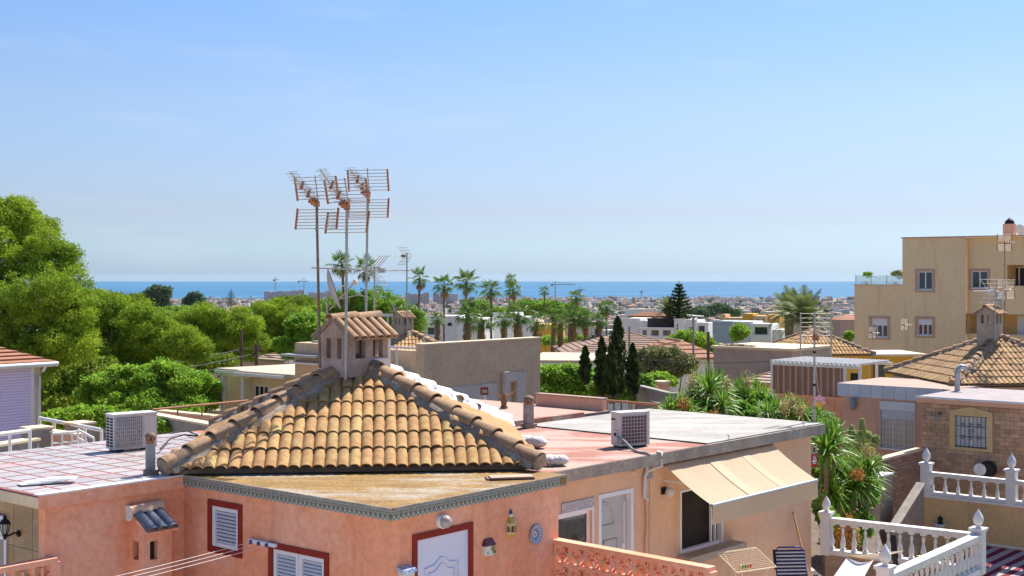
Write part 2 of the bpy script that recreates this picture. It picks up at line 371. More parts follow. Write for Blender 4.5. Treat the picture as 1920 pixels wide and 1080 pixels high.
def louvre_window(parent, w, h, loc, rot, leaves=1, inset=.03):
    """shutter leaves with slats"""
    win = MB().box(0, w, inset + .05, inset + .06, 0, h).build('window', m_shut, parent, loc, rot)
    lw = w / leaves
    for k in range(leaves):
        x = k * lw; f = .055; mb = MB()
        mb.box(x + .004, x + lw - .004, inset, inset + .035, 0.004, f); mb.box(x + .004, x + lw - .004, inset, inset + .035, h - f, h - .004)
        mb.box(x + .004, x + f, inset, inset + .035, f, h - f); mb.box(x + lw - f, x + lw - .004, inset, inset + .035, f, h - f)
        n = int((h - 2 * f) / .044)
        for i in range(n):
            z = f + (i + .5) * (h - 2 * f) / n
            mb.add([(x + f, inset + .002, z - .016), (x + lw - f, inset + .002, z - .016), (x + lw - f, inset + .026, z + .008), (x + f, inset + .026, z + .008),
                    (x + f, inset + .008, z - .020), (x + lw - f, inset + .008, z - .020), (x + lw - f, inset + .032, z + .004), (x + f, inset + .032, z + .004)],
                   [(0, 1, 2, 3), (7, 6, 5, 4), (0, 4, 5, 1), (2, 6, 7, 3)])
        mb.build('shutter', m_pvc, win)
    return win

# ---- tiles
def wave_tile(wd=.155, ln=.43, amp=.042, th=.014, nseg=8):
    """one S tile: hump and pan, x across, y up the slope, z out; lower end at y=0"""
    mb = MB(); top = []; 
    for i in range(nseg + 1):
        x = -wd / 2 + wd * i / nseg
        u = (x / (wd / 2))
        z = amp * math.sqrt(max(0, 1 - (abs(u) / .86) ** 2.2)) if abs(u) < .86 else -.004
        top.append((x, z + .004))
    v = []
    for y, dz in ((0, .027), (ln, 0.0)):
        for x, z in top: v.append((x, y, z + dz))
        for x, z in top: v.append((x * .99, y, z + dz - th))
    n = nseg + 1; f = []
    for i in range(nseg): f.append((i, i + 1, 2 * n + i + 1, 2 * n + i))
    mb.add(v, f, smooth=True)
    mb.add(v, [(n + i, i, i + 1, n + i + 1)[::-1] for i in range(nseg)])
    mb.add(v, [(0, n, 3 * n, 2 * n), (n - 1, 3 * n - 1, 4 * n - 1, 2 * n - 1)])
    return mb
def barrel_tile(r=.11, ln=.44, th=.018, n=8, taper=.86):
    """half-round tile, y along, lower end at y=0"""
    mb = MB(); v = []
    for y, k, dz in ((0, 1, .02), (ln, taper, -.0)):
        for rr in (r * k, r * k - th):
            for i in range(n + 1):
                a = math.pi * i / n; v.append((-rr * math.cos(a), y, rr * math.sin(a) * .9 + dz))
    m = n + 1
    mb.add(v, [(i, i + 1, 2 * m + i + 1, 2 * m + i) for i in range(n)], smooth=True)
    mb.add(v, [(m + i, m + i + 1, i + 1, i) for i in range(n)])
    mb.add(v, [(2 * m + i, 2 * m + i + 1, 3 * m + i + 1, 3 * m + i) for i in range(n)])
    mb.add(v, [(m + i + 1, m + i, 3 * m + i, 3 * m + i + 1) for i in range(n)])
    return mb
ME = {}
def shared(key, fn):
    if key not in ME: ME[key] = fn()
    return ME[key]

def hip_roof(parent, loc, ang, w, rise, rows, cols, part_faces=(0,), hipmats=None, tmat=None, ridge_r=.125, d=None, eave=True, stuff_faces=(1, 2, 3), tile_w=None):
    """square pyramid roof: front eave along x from (0,0), w wide; individual tiles on part_faces, joined ones on the rest"""
    tmat = tmat or m_tile
    c = Vector((w / 2, w / 2, 0)); al = math.atan2(rise, w / 2); sl = math.hypot(w / 2, rise)
    roof = MB()
    e = [(0, 0), (w, 0), (w, w), (0, w)]
    for i in range(4):
        a, b = e[i], e[(i + 1) % 4]; roof.face([(a[0], a[1], 0), (b[0], b[1], 0), (w / 2, w / 2, rise)])
    roof.prism([(.06, .06), (w - .06, .06), (w - .06, w - .06), (.06, w - .06)], -.05, -.002)
    ro = roof.build('roof', m_mort, parent, loc, ang)
    tw = w / cols; rl = sl / rows
    tm = shared(('wt', round(tw, 3), round(rl, 3), tmat.name), lambda: wave_tile(tw, rl * 1.16, amp=tw * .27).mesh('roof_tile', tmat))
    for k in range(4):
        if k not in part_faces and k not in stuff_faces: continue
        base = Matrix.Translation(c) @ RZ(90 * k); acc = MB(); single = wave_tile(tw, rl * 1.16, amp=tw * .27) if k not in part_faces else None
        if single:
            sv = [Vector(p) for p in single.v]
        for r_ in range(rows):
            q = r_ * rl - .03 * (r_ == 0)
            qm = (r_ + .15) * rl
            half = w / 2 - qm * math.cos(al)
            for j in range(cols):
                s_ = -w / 2 + (j + .5) * tw
                if abs(s_) > half - tw * (.70 if single else .08): continue
                jx, jr, jz = random.gauss(0, .003), random.gauss(0, .7), random.gauss(0, .003)
                m = base @ T(s_ + jx, -w / 2 + q * math.cos(al), q * math.sin(al) + .012 + jz) @ RX(math.degrees(al)) @ RZ(jr)
                if single:
                    n0 = len(acc.v); acc.v += [tuple(m @ p) for p in sv]
                    acc.f += [tuple(i + n0 for i in f) for f in single.f]; acc.m += single.m; acc.sm += single.sm
                else: O('roof_tile', tm, ro, m)
        if single: stuff(acc.build('tile_field', m_tilef, ro))
    # hips: mortar fillet with half-round tiles on it
    hl = math.sqrt(w * w / 2 + rise * rise); n = max(3, round(hl / .40)); step = hl / n
    rt = shared(('rt', round(ridge_r, 3), round(step, 3)), lambda: barrel_tile(ridge_r, step * 1.14).mesh('ridge_tile', m_ridge))
    wt = shared(('rw', round(ridge_r, 3), round(step, 3)), lambda: barrel_tile(ridge_r, step * 1.14).mesh('ridge_tile', m_lime))
    pitch = math.degrees(math.atan2(rise, w / math.sqrt(2)))
    for k in range(4):
        white = hipmats and hipmats[k] == 'w'
        m = T(*e[k], 0) @ RZ(90 * k - 45) @ RX(pitch)
        mb = MB(); hw = ridge_r * 1.45
        prof = [(-hw * .95, -.03), (-ridge_r * .9, .085), (ridge_r * .9, .085), (hw * .95, -.03)]
        nn = 14; v = []
        for i in range(nn + 1):
            y = (hl - .03) * i / nn
            for x, z in prof: v.append((x * (1 + random.uniform(-.12, .12)), y, z + random.uniform(-.008, .008)))
        mb.add(v, [(4 * i + j, 4 * i + j + 1, 4 * i + j + 5, 4 * i + j + 4) for i in range(nn) for j in range(3)], smooth=True)
        mb.add([v[0], v[1], v[2], v[3]], [(0, 1, 2, 3)])
        mb.build('mortar', m_lime if white else m_mort, ro, m)
        for i in range(n):
            O('ridge_tile', wt if white else rt, ro, m @ T(random.gauss(0, .004), i * step - .02, .05 + random.gauss(0, .004)) @ RX(-1.5) @ RZ(random.gauss(0, 1.2)))
        if not white:
            MB().lathe([(ridge_r * .9, 0), (ridge_r * .9, .03)], n=12).build('mortar', m_mort, ro, m @ T(0, .0, .055) @ RX(90) @ S(1, .9, 1))
    if eave:
        mb = MB()
        for k in range(4):
            mb.xprism([(0, -.055), (.05, -.055), (.05, .01), (0, .01)], 0, w, mtx=Matrix.Translation(c) @ RZ(90 * k) @ T(-w / 2, -w / 2 + .03, 0))
        mb.build('eave', m_tiled, ro)
    return ro

def chimney(parent, loc, ang, L, Wd, hb, mt, ntile=5, pitch=34, tr=.075, white=None, name='chimney'):
    """tall vent chimney: ridge along x, length L, width Wd, body to hb, gabled tile cap with openings on all sides"""
    g = MB(); t = .09; zo = hb - .36; zt = hb - .06
    rise = Wd / 2 * math.tan(R(pitch))
    def side(mb, ln, nopen, m):
        ow = (ln - .12 * (nopen + 1)) / nopen * .80; gap = (ln - ow * nopen) / (nopen + 1)
        holes = [(gap + i * (ow + gap), gap + i * (ow + gap) + ow, zo, zt) for i in range(nopen)]
        wall_panel(mb, ln, hb, holes, t, m)
    side(g, L, 2, T(0, 0, 0)); side(g, Wd, 2, T(0, Wd, 0) @ RZ(-90)); side(g, Wd, 2, T(L, 0, 0) @ RZ(90)); side(g, L, 2, T(L, Wd, 0) @ RZ(180))
    for x in (0, L): g.face([(x, 0, hb), (x, Wd, hb), (x, Wd / 2, hb + rise)])
    g.face([(0, 0, zo - .01), (L, 0, zo - .01), (L, Wd, zo - .01), (0, Wd, zo - .01)])
    ch = g.build(name, mt, parent, loc, ang)
    ov = .10; slen = (Wd / 2 + ov) / math.cos(R(pitch))
    bm = shared(('cap', tr, round(slen, 2)), lambda: barrel_tile(tr, slen + .04, .012, 7, .9).mesh('cap_tile', m_ridge))
    deck = MB()
    for s_ in (0, 1):
        m = (T(0, -ov, hb - ov * math.tan(R(pitch))) if s_ == 0 else T(L, Wd + ov, hb - ov * math.tan(R(pitch))) @ RZ(180)) @ RX(pitch)
        deck.box(-.05, L + .05, 0, slen, -.015, .015, mtx=m)
        for i in range(ntile):
            x = -.05 + tr + (L + .1 - 2 * tr) * i / (ntile - 1)
            O('cap_tile', bm, ch, m @ T(x, -.03, .008) @ RZ(random.gauss(0, .8)))
    deck.build('cap_deck', m_mort, ch)
    nr = max(2, round((L + .1) / .42)); st = (L + .12) / nr
    rm = shared(('capr', round(st, 2)), lambda: barrel_tile(tr * 1.25, st * 1.08, .014, 7, .92).mesh('ridge_tile', m_ridge))
    for i in range(nr):
        O('ridge_tile', rm, ch, T(L + .06 - i * st, Wd / 2, hb + rise + .01) @ RZ(90))
    if white:
        mb = MB(); ow = white
        mb.box(L - ow, L + .006, -.006, .0, -1.4, zo - .02); mb.box(L - .05, L + .006, -.006, 0, zo - .02, hb - .03)
        mb.build('white_paint_patch', m_lime, ch)
    return ch

# ---- balustrade
def baluster_mesh(h=.52, r=.055, mt=None):
    p = [(.9, 0), (.9, .08), (.55, .10), (.8, .14), (1.0, .24), (1.0, .32), (.75, .45), (.45, .58), (.42, .66), (.62, .74), (.62, .78), (.45, .81), (.45, .86), (.85, .92), (.9, 1.0)]
    mb = MB(); mb.lathe([(r * a, h * b) for a, b in p[2:13]], n=10)
    for z0, z1 in ((0, .09), (.91, 1.0)): mb.box(-r * .9, r * .9, -r * .9, r * .9, h * z0, h * z1)
    return mb.mesh('baluster', mt or m_white)
def finial(mb, z, s=1.):
    s *= .86
    p = [(.06, 0), (.04, .03), (.045, .05), (.085, .09), (.098, .14), (.09, .20), (.06, .26), (.03, .31), (.008, .35)]
    mb.lathe([(r * s, z + h * s) for r, h in p], n=12)
def balustrade(name, label, p0, p1, n, group=None, posts=(), rail_h=.72, base_h=.10, step=False):
    """from p0 to p1 (world, base height z); posts = list of (fraction, height, size)"""
    p0, p1 = Vector(p0), Vector(p1); L = (p1 - p0).length; ang = math.degrees(math.atan2(p1.y - p0.y, p1.x - p0.x))
    t = thing(name, label, 'balustrade', p0, ang, group)
    MB().box(0, L, -.085, .085, 0, base_h).build('base_rail', m_white, t)
    mb = MB(); mb.box(0, L, -.075, .075, rail_h - .09, rail_h - .02); mb.box(-.01, L + .01, -.095, .095, rail_h - .02, rail_h + .02)
    mb.build('hand_rail', m_white, t)
    h = rail_h - .09 - base_h
    me = shared(('bal', round(h, 3)), lambda: baluster_mesh(h))
    for i in range(n):
        O('baluster', me, t, ((i + .5) * L / n, 0, base_h))
    for fr_, ph, s_ in posts:
        mb = MB(); x = fr_ * L; q = .095 * s_
        mb.box(x - q, x + q, -q - .005, q + .005, -.02, ph); mb.box(x - q * 1.35, x + q * 1.35, -q * 1.35, q * 1.35, ph, ph + .05); mb.box(x - q * 1.1, x + q * 1.1, -q * 1.1, q * 1.1, ph - .03, ph)
        po = mb.build('post', m_white, t)
        mb = MB(); finial(mb, 0, s_ * 1.05); mb.build('finial', m_white, po, (x, 0, ph + .05))
    return t

# ---- antennas
def grid_antenna(name, label, base, pole_top, yaw, tilt, s=1., group=None, pole_m=None, boom_up=0., mirror=1, lean=(0, 0)):
    """old UHF aerial: pole, two rod grids with orange ends, boom with directors; base/pole_top world z"""
    t = thing(name, label, 'TV antenna', base, 0, group)
    H = pole_top - base[2]
    MB().path([(0, 0, 0), (lean[0] * .5, lean[1] * .5, H * .5), (lean[0], lean[1], H)], .021 * s, 8).build('pole', pole_m or m_rustpole, t)
    hd = T(lean[0], lean[1], H - .06) @ RZ(yaw)
    for sgn in (1, -1):
        m = hd @ T(0, .04, .06 * sgn * s) @ RX(sgn * tilt if sgn > 0 else -tilt * .8)
        w, h = .36 * s, (.34 if sgn > 0 else .30) * s; mb = MB(); mb2 = MB(); n = 7
        for i in range(n):
            z = sgn * (.02 + h * i / (n - 1)); mb.tube(m @ Vector((-w, 0, z)), m @ Vector((w, 0, z)), .0068 * s, n=5)
        mb.tube(m @ Vector((0, 0, 0)), m @ Vector((0, 0, sgn * (h + .05))), .010 * s, n=5)
        mbs = []
        for x in (-w, w):
            mb2 = MB(); mbs.append(mb2)
            mb2.add([m @ Vector(p) for p in [(x - .013 * s, -.012, sgn * .0), (x + .013 * s, -.012, 0), (x + .013 * s, -.012, sgn * (h + .03)), (x - .013 * s, -.012, sgn * (h + .03)),
                     (x - .013 * s, .012, 0), (x + .013 * s, .012, 0), (x + .013 * s, .012, sgn * (h + .03)), (x - .013 * s, .012, sgn * (h + .03))]],
                    [(0, 1, 2, 3), (7, 6, 5, 4), (0, 4, 5, 1), (2, 6, 7, 3), (1, 5, 6, 2), (0, 3, 7, 4)])
        g = mb.build('reflector_grid', m_alu, t)
        for b_ in mbs: b_.build('grid_end_bracket', m_rust, g)
    bl = .85 * s; mb = MB(); bm = hd @ RX(-boom_up)
    mb.tube(bm @ Vector((0, .06, 0)), bm @ Vector((0, -bl, 0)), .010 * s, n=6)
    mb.tube(bm @ Vector((0, .02, -.05)), bm @ Vector((0, -bl * .6, -.0)), .007 * s, n=5)
    bo = mb.build('boom', m_alu, t)
    mb = MB()
    for i in range(9):
        y = -.14 - (bl - .16) * i / 8; k = (.15 - .006 * i) * s
        mb.tube(bm @ Vector((-k, y, 0)), bm @ Vector((k, y, 0)), .005 * s, n=5)
        mb.tube(bm @ Vector((-k * .8, y, .035)), bm @ Vector((k * .8, y, .035)), .004 * s, n=5)
    mb.build('director_rods', m_alu, t)
    mb = MB(); m = bm @ T(0, -.09, 0)
    mb.box(-.05 * s, .05 * s, -.05 * s, .05 * s, -.05 * s, .03 * s, mtx=m); mb.box(-.085 * s, .085 * s, -.02 * s, .02 * s, -.03, .0, mtx=m)
    mb.build('feed_box', m_rust, t)
    for yy in (.28, .5): MB().box(-.02 * s, .02 * s, -.012, .012, -.06 * s, .08 * s, mtx=bm @ T(0, -yy * s, 0)).build('director_bracket', m_rust, t)
    MB().box(-.035 * s, .035 * s, -.035 * s, .035 * s, -.04, .04, mtx=hd).build('clamp', m_rustpole, t)
    return t
def small_yagi(name, label, base, H, yaw, s=1., group=None, tilt=38, mt=None, n_dir=3, crossarm=True, cat='TV antenna', r=.016):
    """modern aerial: thin pole, boom, V of reflector rods, few directors"""
    mt = mt or m_alu
    t = thing(name, label, cat, base, 0, group)
    MB().tube((0, 0, 0), (0, 0, H), r * s, n=7).build('pole', m_steel, t)
    hd = T(0, 0, H - .1 * s) @ RZ(yaw); mb = MB()
    mb.tube(hd @ Vector((0, .1 * s, 0)), hd @ Vector((0, -.75 * s, 0)), .009 * s, n=5)
    for i in range(n_dir):
        y = -.3 * s - i * .2 * s
        mb.tube(hd @ Vector((-.14 * s, y, .0)), hd @ Vector((.14 * s, y, 0)), .006 * s, n=5)
    mb.build('boom', mt, t); mb = MB()
    for sg in (1, -1):
        m = hd @ T(0, .04 * s, 0) @ RX(sg * tilt)
        for x in (-.22, -.08, .08, .22):
            mb.tube(m @ Vector((x * s, 0, 0)), m @ Vector((x * s * 1.1, 0, sg * .36 * s)), .006 * s, n=4)
        for z in (.1, .22, .34):
            mb.tube(m @ Vector((-.25 * s, 0, sg * z * s)), m @ Vector((.25 * s, 0, sg * z * s)), .005 * s, n=4)
    mb.build('reflector_grid', mt, t)
    MB().box(-.04 * s, .04 * s, -.20 * s, -.08 * s, -.04 * s, .04 * s, mtx=hd).build('feed_box', m_rust if mt is m_alu else mt, t)
    return t
def dish(name, label, c, yaw, r, tilt=20, post=.4, group=None, mt=None):
    t = thing(name, label, 'satellite dish', c, yaw, group)
    m = T(0, 0, 0) @ RX(90 - tilt); prof = [(.01, 0), (r * .35, r * .03), (r * .7, r * .11), (r, r * .24)]
    mb = MB(); mb.lathe(prof, n=24, mtx=m); mb.lathe([(p[0], p[1] + .012) for p in prof], n=24, mtx=m); mb.build('reflector', mt or m_galv, t)
    mb = MB(); f = m @ Vector((0, 0, r * 1.25)); mb.tube((0, 0, -r * .9), f, .014, n=6); mb.tube(m @ Vector((r * .7, 0, r * .1)), f, .008, n=5); mb.tube(m @ Vector((-r * .7, 0, r * .1)), f, .008, n=5)
    mb.tube((0, .03, 0), (0, .06, -post), .02, n=7); mb.build('arm', m_alu, t)
    MB().lathe([(.03, -.05), (.045, -.04), (.04, .03), (.02, .05)], c=tuple(f), n=8).build('feed_horn', m_cream, t)
    return t

# ---- air conditioner
def ac_unit(label, loc, ang, w=.8, h=.56, d=.3, kind='front'):
    t = thing('air_conditioner', label, 'air conditioner', loc, ang)
    z = .03
    mb = MB(); mb.box(0, w, 0, d, z, z + h); ca = mb.build('casing', m_pvcw, t)
    MB().box(-.012, w + .012, -.014, d + .012, z + h, z + h + .025).build('lid', m_pvcw, t)
    mb = MB(); mb.box(.06, .14, -.02, d + .02, 0, z); mb.box(w - .14, w - .06, -.02, d + .02, 0, z); mb.build('foot', m_black, t)
    if kind == 'front':
        cx, cz, r = w * .36, z + h * .5, h * .41
        MB().lathe([(r, 0), (r, .004), (.01, .004)], n=28, mtx=T(cx, -.0115, cz) @ RX(90)).build('fan_opening', m_fano, t)
        mb = MB(); mb.box(.03, w * .66, -.012, -.001, z + .03, z + h - .03); mb.build('fan_recess', m_grey, t)
        mb = MB(); 
        for k in range(9):
            rr = r * (k + 1) / 9; pts = [(cx + rr * math.cos(a), -.022, cz + rr * math.sin(a)) for a in [2 * math.pi * i / 28 for i in range(29)]]
            for i in range(28): mb.tube(pts[i], pts[i + 1], .0035, n=4, caps=False)
        for k in range(14):
            x = .04 + (w * .62 - .02) * k / 13; mb.tube((x, -.02, z + .035), (x, -.02, z + h - .035), .004, n=4)
        for k in range(8):
            zz = z + .05 + (h - .1) * k / 7; mb.tube((.04, -.02, zz), (w * .65, -.02, zz), .003, n=4)
        mb.build('fan_grille', m_pvcw, t)
        mb = MB()
        for k in range(3):
            m = T(cx, -.014, cz) @ RY(120 * k); mb.add([(.02, 0, 0), (r * .9, -.004, .03), (r * .85, .0, r * .5), (.03, .004, .05)], [(0, 1, 2, 3)], mtx=m)
        mb.build('fan', m_grey, t)
        mb = MB()
        for k in range(10):
            zz = z + .04 + (h - .1) * k / 9
            mb.box(-.006, .002, .03, .12, zz, zz + .026); mb.box(-.006, .002, .16, d - .03, zz, zz + .026)
        mb.build('side_louvre', m_dark, t)
        MB().box(w * .70, w - .02, -.006, .001, z + .02, z + h - .02).build('service_panel', m_pvcw, t)
    else:
        # fins on the long back face, valve cover on the end
        MB().box(.04, w - .06, -.004, 0.001, z + .04, z + h - .04).build('coil', m_coil, t)
        mb = MB()
        for k in range(9): x = .04 + (w - .10) * k / 8; mb.tube((x, -.012, z + .03), (x, -.012, z + h - .03), .0045, n=4)
        for k in range(9): zz = z + .04 + (h - .08) * k / 8; mb.tube((.03, -.012, zz), (w - .05, -.012, zz), .0045, n=4)
        mb.build('guard_grille', m_pvcw, t)
        MB().box(w - .05, w + .004, -.022, .0, z, z + h).build('corner_post', m_pvcw, t)
        mb = MB(); mb.box(-.025, 0, .05, d - .07, z + .05, z + .27); mb.box(-.012, 0, .12, .19, z + .33, z + .44); mb.build('valve_cover', m_pvcw, t)
        mb = MB(); mb.box(-.014, 0, d - .12, d - .03, z + h - .12, z + h - .09); mb.tube((-.03, .1, z + .2), (-.045, .1, z + .2), .03, n=10); mb.build('port', m_black, t)
    return t
m_pvcw = mat('off_white_enamel', (.62, .60, .58), (.56, .54, .52), sc=4, rough=.45, streak=.15)
m_fano = mat('shadowy_fan_grey', (.20, .185, .17), sc=4)
m_shut = mat('slat_shadow_back', (.16, .15, .17), sc=4)  # dark backing: the shadow between slats is put into its colour
m_coil = mat('brown_coil_fins', (.16, .10, .09), (.12, .08, .07), sc=30, rough=.6)
# ------------------------------------------------------------------ vegetation builders
def np_mesh(name, V, Q, mt):
    """V (n,3) float, Q (m,k) int"""
    me = bpy.data.meshes.new(name); k = Q.shape[1]
    me.vertices.add(len(V)); me.vertices.foreach_set('co', V.astype(np.float32).ravel())
    me.loops.add(Q.size); me.loops.foreach_set('vertex_index', Q.astype(np.int32).ravel())
    me.polygons.add(len(Q)); me.polygons.foreach_set('loop_start', np.arange(0, Q.size, k, dtype=np.int32))
    me.materials.append(mt); me.update(calc_edges=True); return me
def leaf_quads(C, size, aspect=2.2, up=0.0, dirs=None):
    """one leaf-shaped quad per centre with a random turn"""
    n = len(C); d = rng.normal(size=(n, 3))
    if dirs is not None: d = d * .55 + dirs
    d[:, 2] += up; d /= np.linalg.norm(d, axis=1)[:, None]
    e = rng.normal(size=(n, 3)); e -= (e * d).sum(1)[:, None] * d; e /= np.linalg.norm(e, axis=1)[:, None]
    s = (size * rng.uniform(.6, 1.35, n))[:, None]
    V = np.stack([C - d * s * .5, C + e * s / aspect * .5, C + d * s * .5, C - e * s / aspect * .5], 1).reshape(-1, 3)
    return V, np.arange(4 * n).reshape(-1, 4)
def cloud(lumps, n_clumps, per, clump_r, leaf, k_clump=1.7, shell=(.86, 1.0), zmin=None, inner=.12):
    """leaf centres in clumps spread over ellipsoid lumps [(cx,cy,cz,rx,ry,rz)]"""
    sl_ = []
    for l in lumps:
        m_ = 17
        for i in range(m_):
            u = rng.normal(size=3); u /= np.linalg.norm(u); u[2] = u[2] * .8 + .25; k_ = rng.uniform(.66, .84); q_ = rng.uniform(.24, .40)
            sl_.append((l[0] + u[0] * l[3] * k_, l[1] + u[1] * l[4] * k_, l[2] + u[2] * l[5] * k_, l[3] * q_, l[4] * q_, l[5] * q_ * .85))
        for i in range(9):
            u = rng.normal(size=3); u /= np.linalg.norm(u); u[2] = abs(u[2]) * .9; k_ = rng.uniform(.92, 1.08); q_ = rng.uniform(.10, .19)
            sl_.append((l[0] + u[0] * l[3] * k_, l[1] + u[1] * l[4] * k_, l[2] + u[2] * l[5] * k_, l[3] * q_, l[4] * q_, l[5] * q_))
        sl_.append((l[0], l[1], l[2], l[3] * .62, l[4] * .62, l[5] * .62))
    n_clumps = int(n_clumps * k_clump); clump_r *= .8
    Lm = np.array(sl_, float); a = (Lm[:, 3] * Lm[:, 4] * Lm[:, 5]) ** (2 / 3); pr = a / a.sum()
    k = rng.choice(len(Lm), n_clumps, p=pr); d = rng.normal(size=(n_clumps, 3)); d /= np.linalg.norm(d, axis=1)[:, None]
    rad = np.where(rng.random(n_clumps) < inner, rng.uniform(.2, .7, n_clumps), rng.uniform(shell[0], shell[1], n_clumps))
    c = Lm[k, :3] + d * Lm[k, 3:] * rad[:, None]
    keep = np.ones(n_clumps, bool)
    for i in range(len(Lm)):
        q = (((c - Lm[i, :3]) / Lm[i, 3:]) ** 2).sum(1); keep &= ~((q < .45) & (k != i) & (rng.random(n_clumps) < .85))
    if zmin is not None: keep &= c[:, 2] > zmin
    c = c[keep]; d = d[keep]
    cr = clump_r * rng.uniform(.6, 1.3, len(c))
    off = rng.normal(size=(len(c), per, 3)); off /= np.linalg.norm(off, axis=2)[:, :, None]
    off *= (rng.random((len(c), per, 1)) ** .5) * cr[:, None, None]
    off[:, :, 2] *= .75
    C = (c[:, None, :] + off).reshape(-1, 3); D = (np.repeat(d[:, None, :], per, 1) * .35 + off / clump_r * .6).reshape(-1, 3)
    return C, D
def blob_lumps(n, rx, ry, rz, z0, rmin, rmax, flat=.75, zlow=-.2):
    out = []
    for i in range(n):
        a = random.uniform(0, 2 * math.pi); r = math.sqrt(random.random()) * .8; u = random.uniform(zlow, 1)
        k = math.sqrt(max(.08, 1 - max(0, u) ** 2)); lr = random.uniform(rmin, rmax)
        out.append((math.cos(a) * r * rx * k, math.sin(a) * r * ry * k, z0 + u * rz, lr, lr, lr * flat))
    return out
def trunk_mesh(mb, h, r, lean=(0, 0), limbs=5, spread=2., top=.8, n=9):
    pts = [(lean[0] * t * t + .08 * math.sin(5 * t), lean[1] * t * t, h * t) for t in (0, .25, .5, .75, 1)]
    mb.path(pts, [r, r * .8, r * .68, r * .5, r * .32], n)
    for i in range(limbs):
        a = 2 * math.pi * i / limbs + random.uniform(-.4, .4); t = random.uniform(.45, .85); b = Vector((lean[0] * t * t, lean[1] * t * t, h * t))
        e = b + Vector((math.cos(a) * spread, math.sin(a) * spread, h * top * .35 + random.uniform(0, .6)))
        mid = (b + e) / 2 + Vector((0, 0, -.15)); mb.path([b, mid, e], [r * .4, r * .28, r * .1], 6)
def tree(name, label, cat, base, h, lumps, mt, n_clumps, per, clump_r, leaf, group=None, trunk_h=None, tr=.2, limbs=5, spread=1.5, aspect=2.2, inner=.12, bark=None):
    t = thing(name, label, cat, base, 0, group)
    mb = MB(); trunk_mesh(mb, trunk_h or h * .6, tr, (random.uniform(-.3, .3), random.uniform(-.3, .3)), limbs, spread); mb.build('trunk', bark or m_bark, t)
    C, D = cloud(lumps, n_clumps, per, clump_r, leaf, inner=inner); V, Q = leaf_quads(C, leaf, aspect, dirs=D)
    O('crown', np_mesh('crown', V, Q, mt), t)
    return t

def fan_frond(mt, r=.62, pet=.65, nb=13, droop=.35):
    """fan palm leaf: petiole along +x then a pleated fan of blades"""
    mb = MB(); mb.tube((0, 0, 0), (pet, 0, pet * .08), .018, .012, n=5)
    for i in range(nb):
        a = R(-112 + 224 * i / (nb - 1)); l = r * (1 - .25 * abs(a) / R(112)) * random.uniform(.85, 1.15)
        da = R(6.2); z = pet * .08
        def pt(rr, aa, dz): return (pet + rr * math.cos(aa), rr * math.sin(aa), z - dz + .0)
        mb.face([(pet, 0, z), pt(l * .55, a - da, droop * .10 * l + .02), pt(l, a, droop * l * .9), pt(l * .55, a + da, droop * .10 * l - .02)])
    return mb.mesh('frond', mt)
def feather_frond(mt, L=2.2, n=26, w=.42, droop=1.0):
    mb = MB(); pts = []
    for i in range(8):
        t = i / 7; pts.append(Vector((L * t * (1 - .18 * t * droop), 0, L * (.28 * t - .50 * droop * t * t))))
    mb.path(pts, [.03, .026, .022, .018, .014, .01, .007, .004], 4)
    def at(t):
        k = t * 7; i = min(6, int(k)); return pts[i].lerp(pts[i + 1], k - i)
    for i in range(n):
        t = .12 + .88 * i / n; p = at(t); ww = w * math.sin(math.pi * min(1, t * .9 + .1)) ** .6 * random.uniform(.85, 1.1)
        for s_ in (1, -1):
            q = p + Vector((ww * .55, s_ * ww, -.12 * ww + random.uniform(-.03, .03))); b = p + Vector((.055, 0, 0))
            m_ = (p + q) / 2 + Vector((.03, 0, .04)); mb.face([p, m_ - Vector((.012, 0, 0)), q, m_ + Vector((.02, 0, -.0)), b])
    return mb.mesh('frond', mt)
FRONDS = {}
def fronds(kind):
    if kind not in FRONDS:
        FRONDS[kind] = [fan_frond(m_palm, droop=d_) for d_ in (.15, .35, .6)] if kind == 'fan' else ([fan_frond(m_deadfrond, r=.5, droop=.7)] if kind == 'dead' else [feather_frond(m_date, droop=d_) for d_ in (.7, 1.0, 1.25)])
    return FRONDS[kind]
def fan_palm(label, base, h, s=1., n=24, dead=8, group=None, tr=.16, name='fan_palm', lean=.25, skirt=0):
    t = thing(name, label, 'palm tree', base, random.uniform(0, 360), group)
    lx = random.uniform(-lean, lean)
    pts = [(lx * q * q, 0, h * q) for q in (0, .05, .3, .6, .85, 1)]
    MB().path(pts, [tr * 1.5, tr * 1.1, tr * .85, tr * .72, tr * .7, tr * .8], 9).build('trunk', m_palmbark, t)
    fs = fronds('fan')
    for i in range(n):
        el = 78 - 122 * ((i + .5) / n) ** .8 + random.uniform(-12, 12); az = i * 137.5 + random.uniform(-10, 10); k = s * random.uniform(.75, 1.15)
        O('frond', fs[0 if el > 35 else (1 if el > 0 else 2)], t, T(lx, 0, h) @ RZ(az) @ RY(-el) @ S(k, k, k))
    for i in range(dead):
        el = -58 - random.uniform(0, 26); k = s * random.uniform(.7, 1.)
        O('dead_frond', fronds('dead')[0], t, T(lx, 0, h - .1 - skirt * random.random()) @ RZ(random.uniform(0, 360)) @ RY(-el) @ S(k, k, k))
    return t
def date_palm(label, base, h, s=1., n=46, group=None, tr=.28):
    t = thing('date_palm', label, 'palm tree', base, random.uniform(0, 360), group)
    MB().path([(0, 0, 0), (0, 0, h * .5), (.05, 0, h)], [tr * 1.3, tr, tr * 1.1], 10).build('trunk', m_palmbark, t)
    fs = fronds('date')
    for i in range(n):
        el = 82 - 100 * ((i + .5) / n) ** .9 + random.uniform(-6, 6); k = s * random.uniform(.85, 1.12)
        O('frond', fs[0 if el > 50 else (1 if el > 15 else 2)], t, T(.05, 0, h) @ RZ(i * 137.5) @ RY(-el) @ S(k, k, k))
    return t
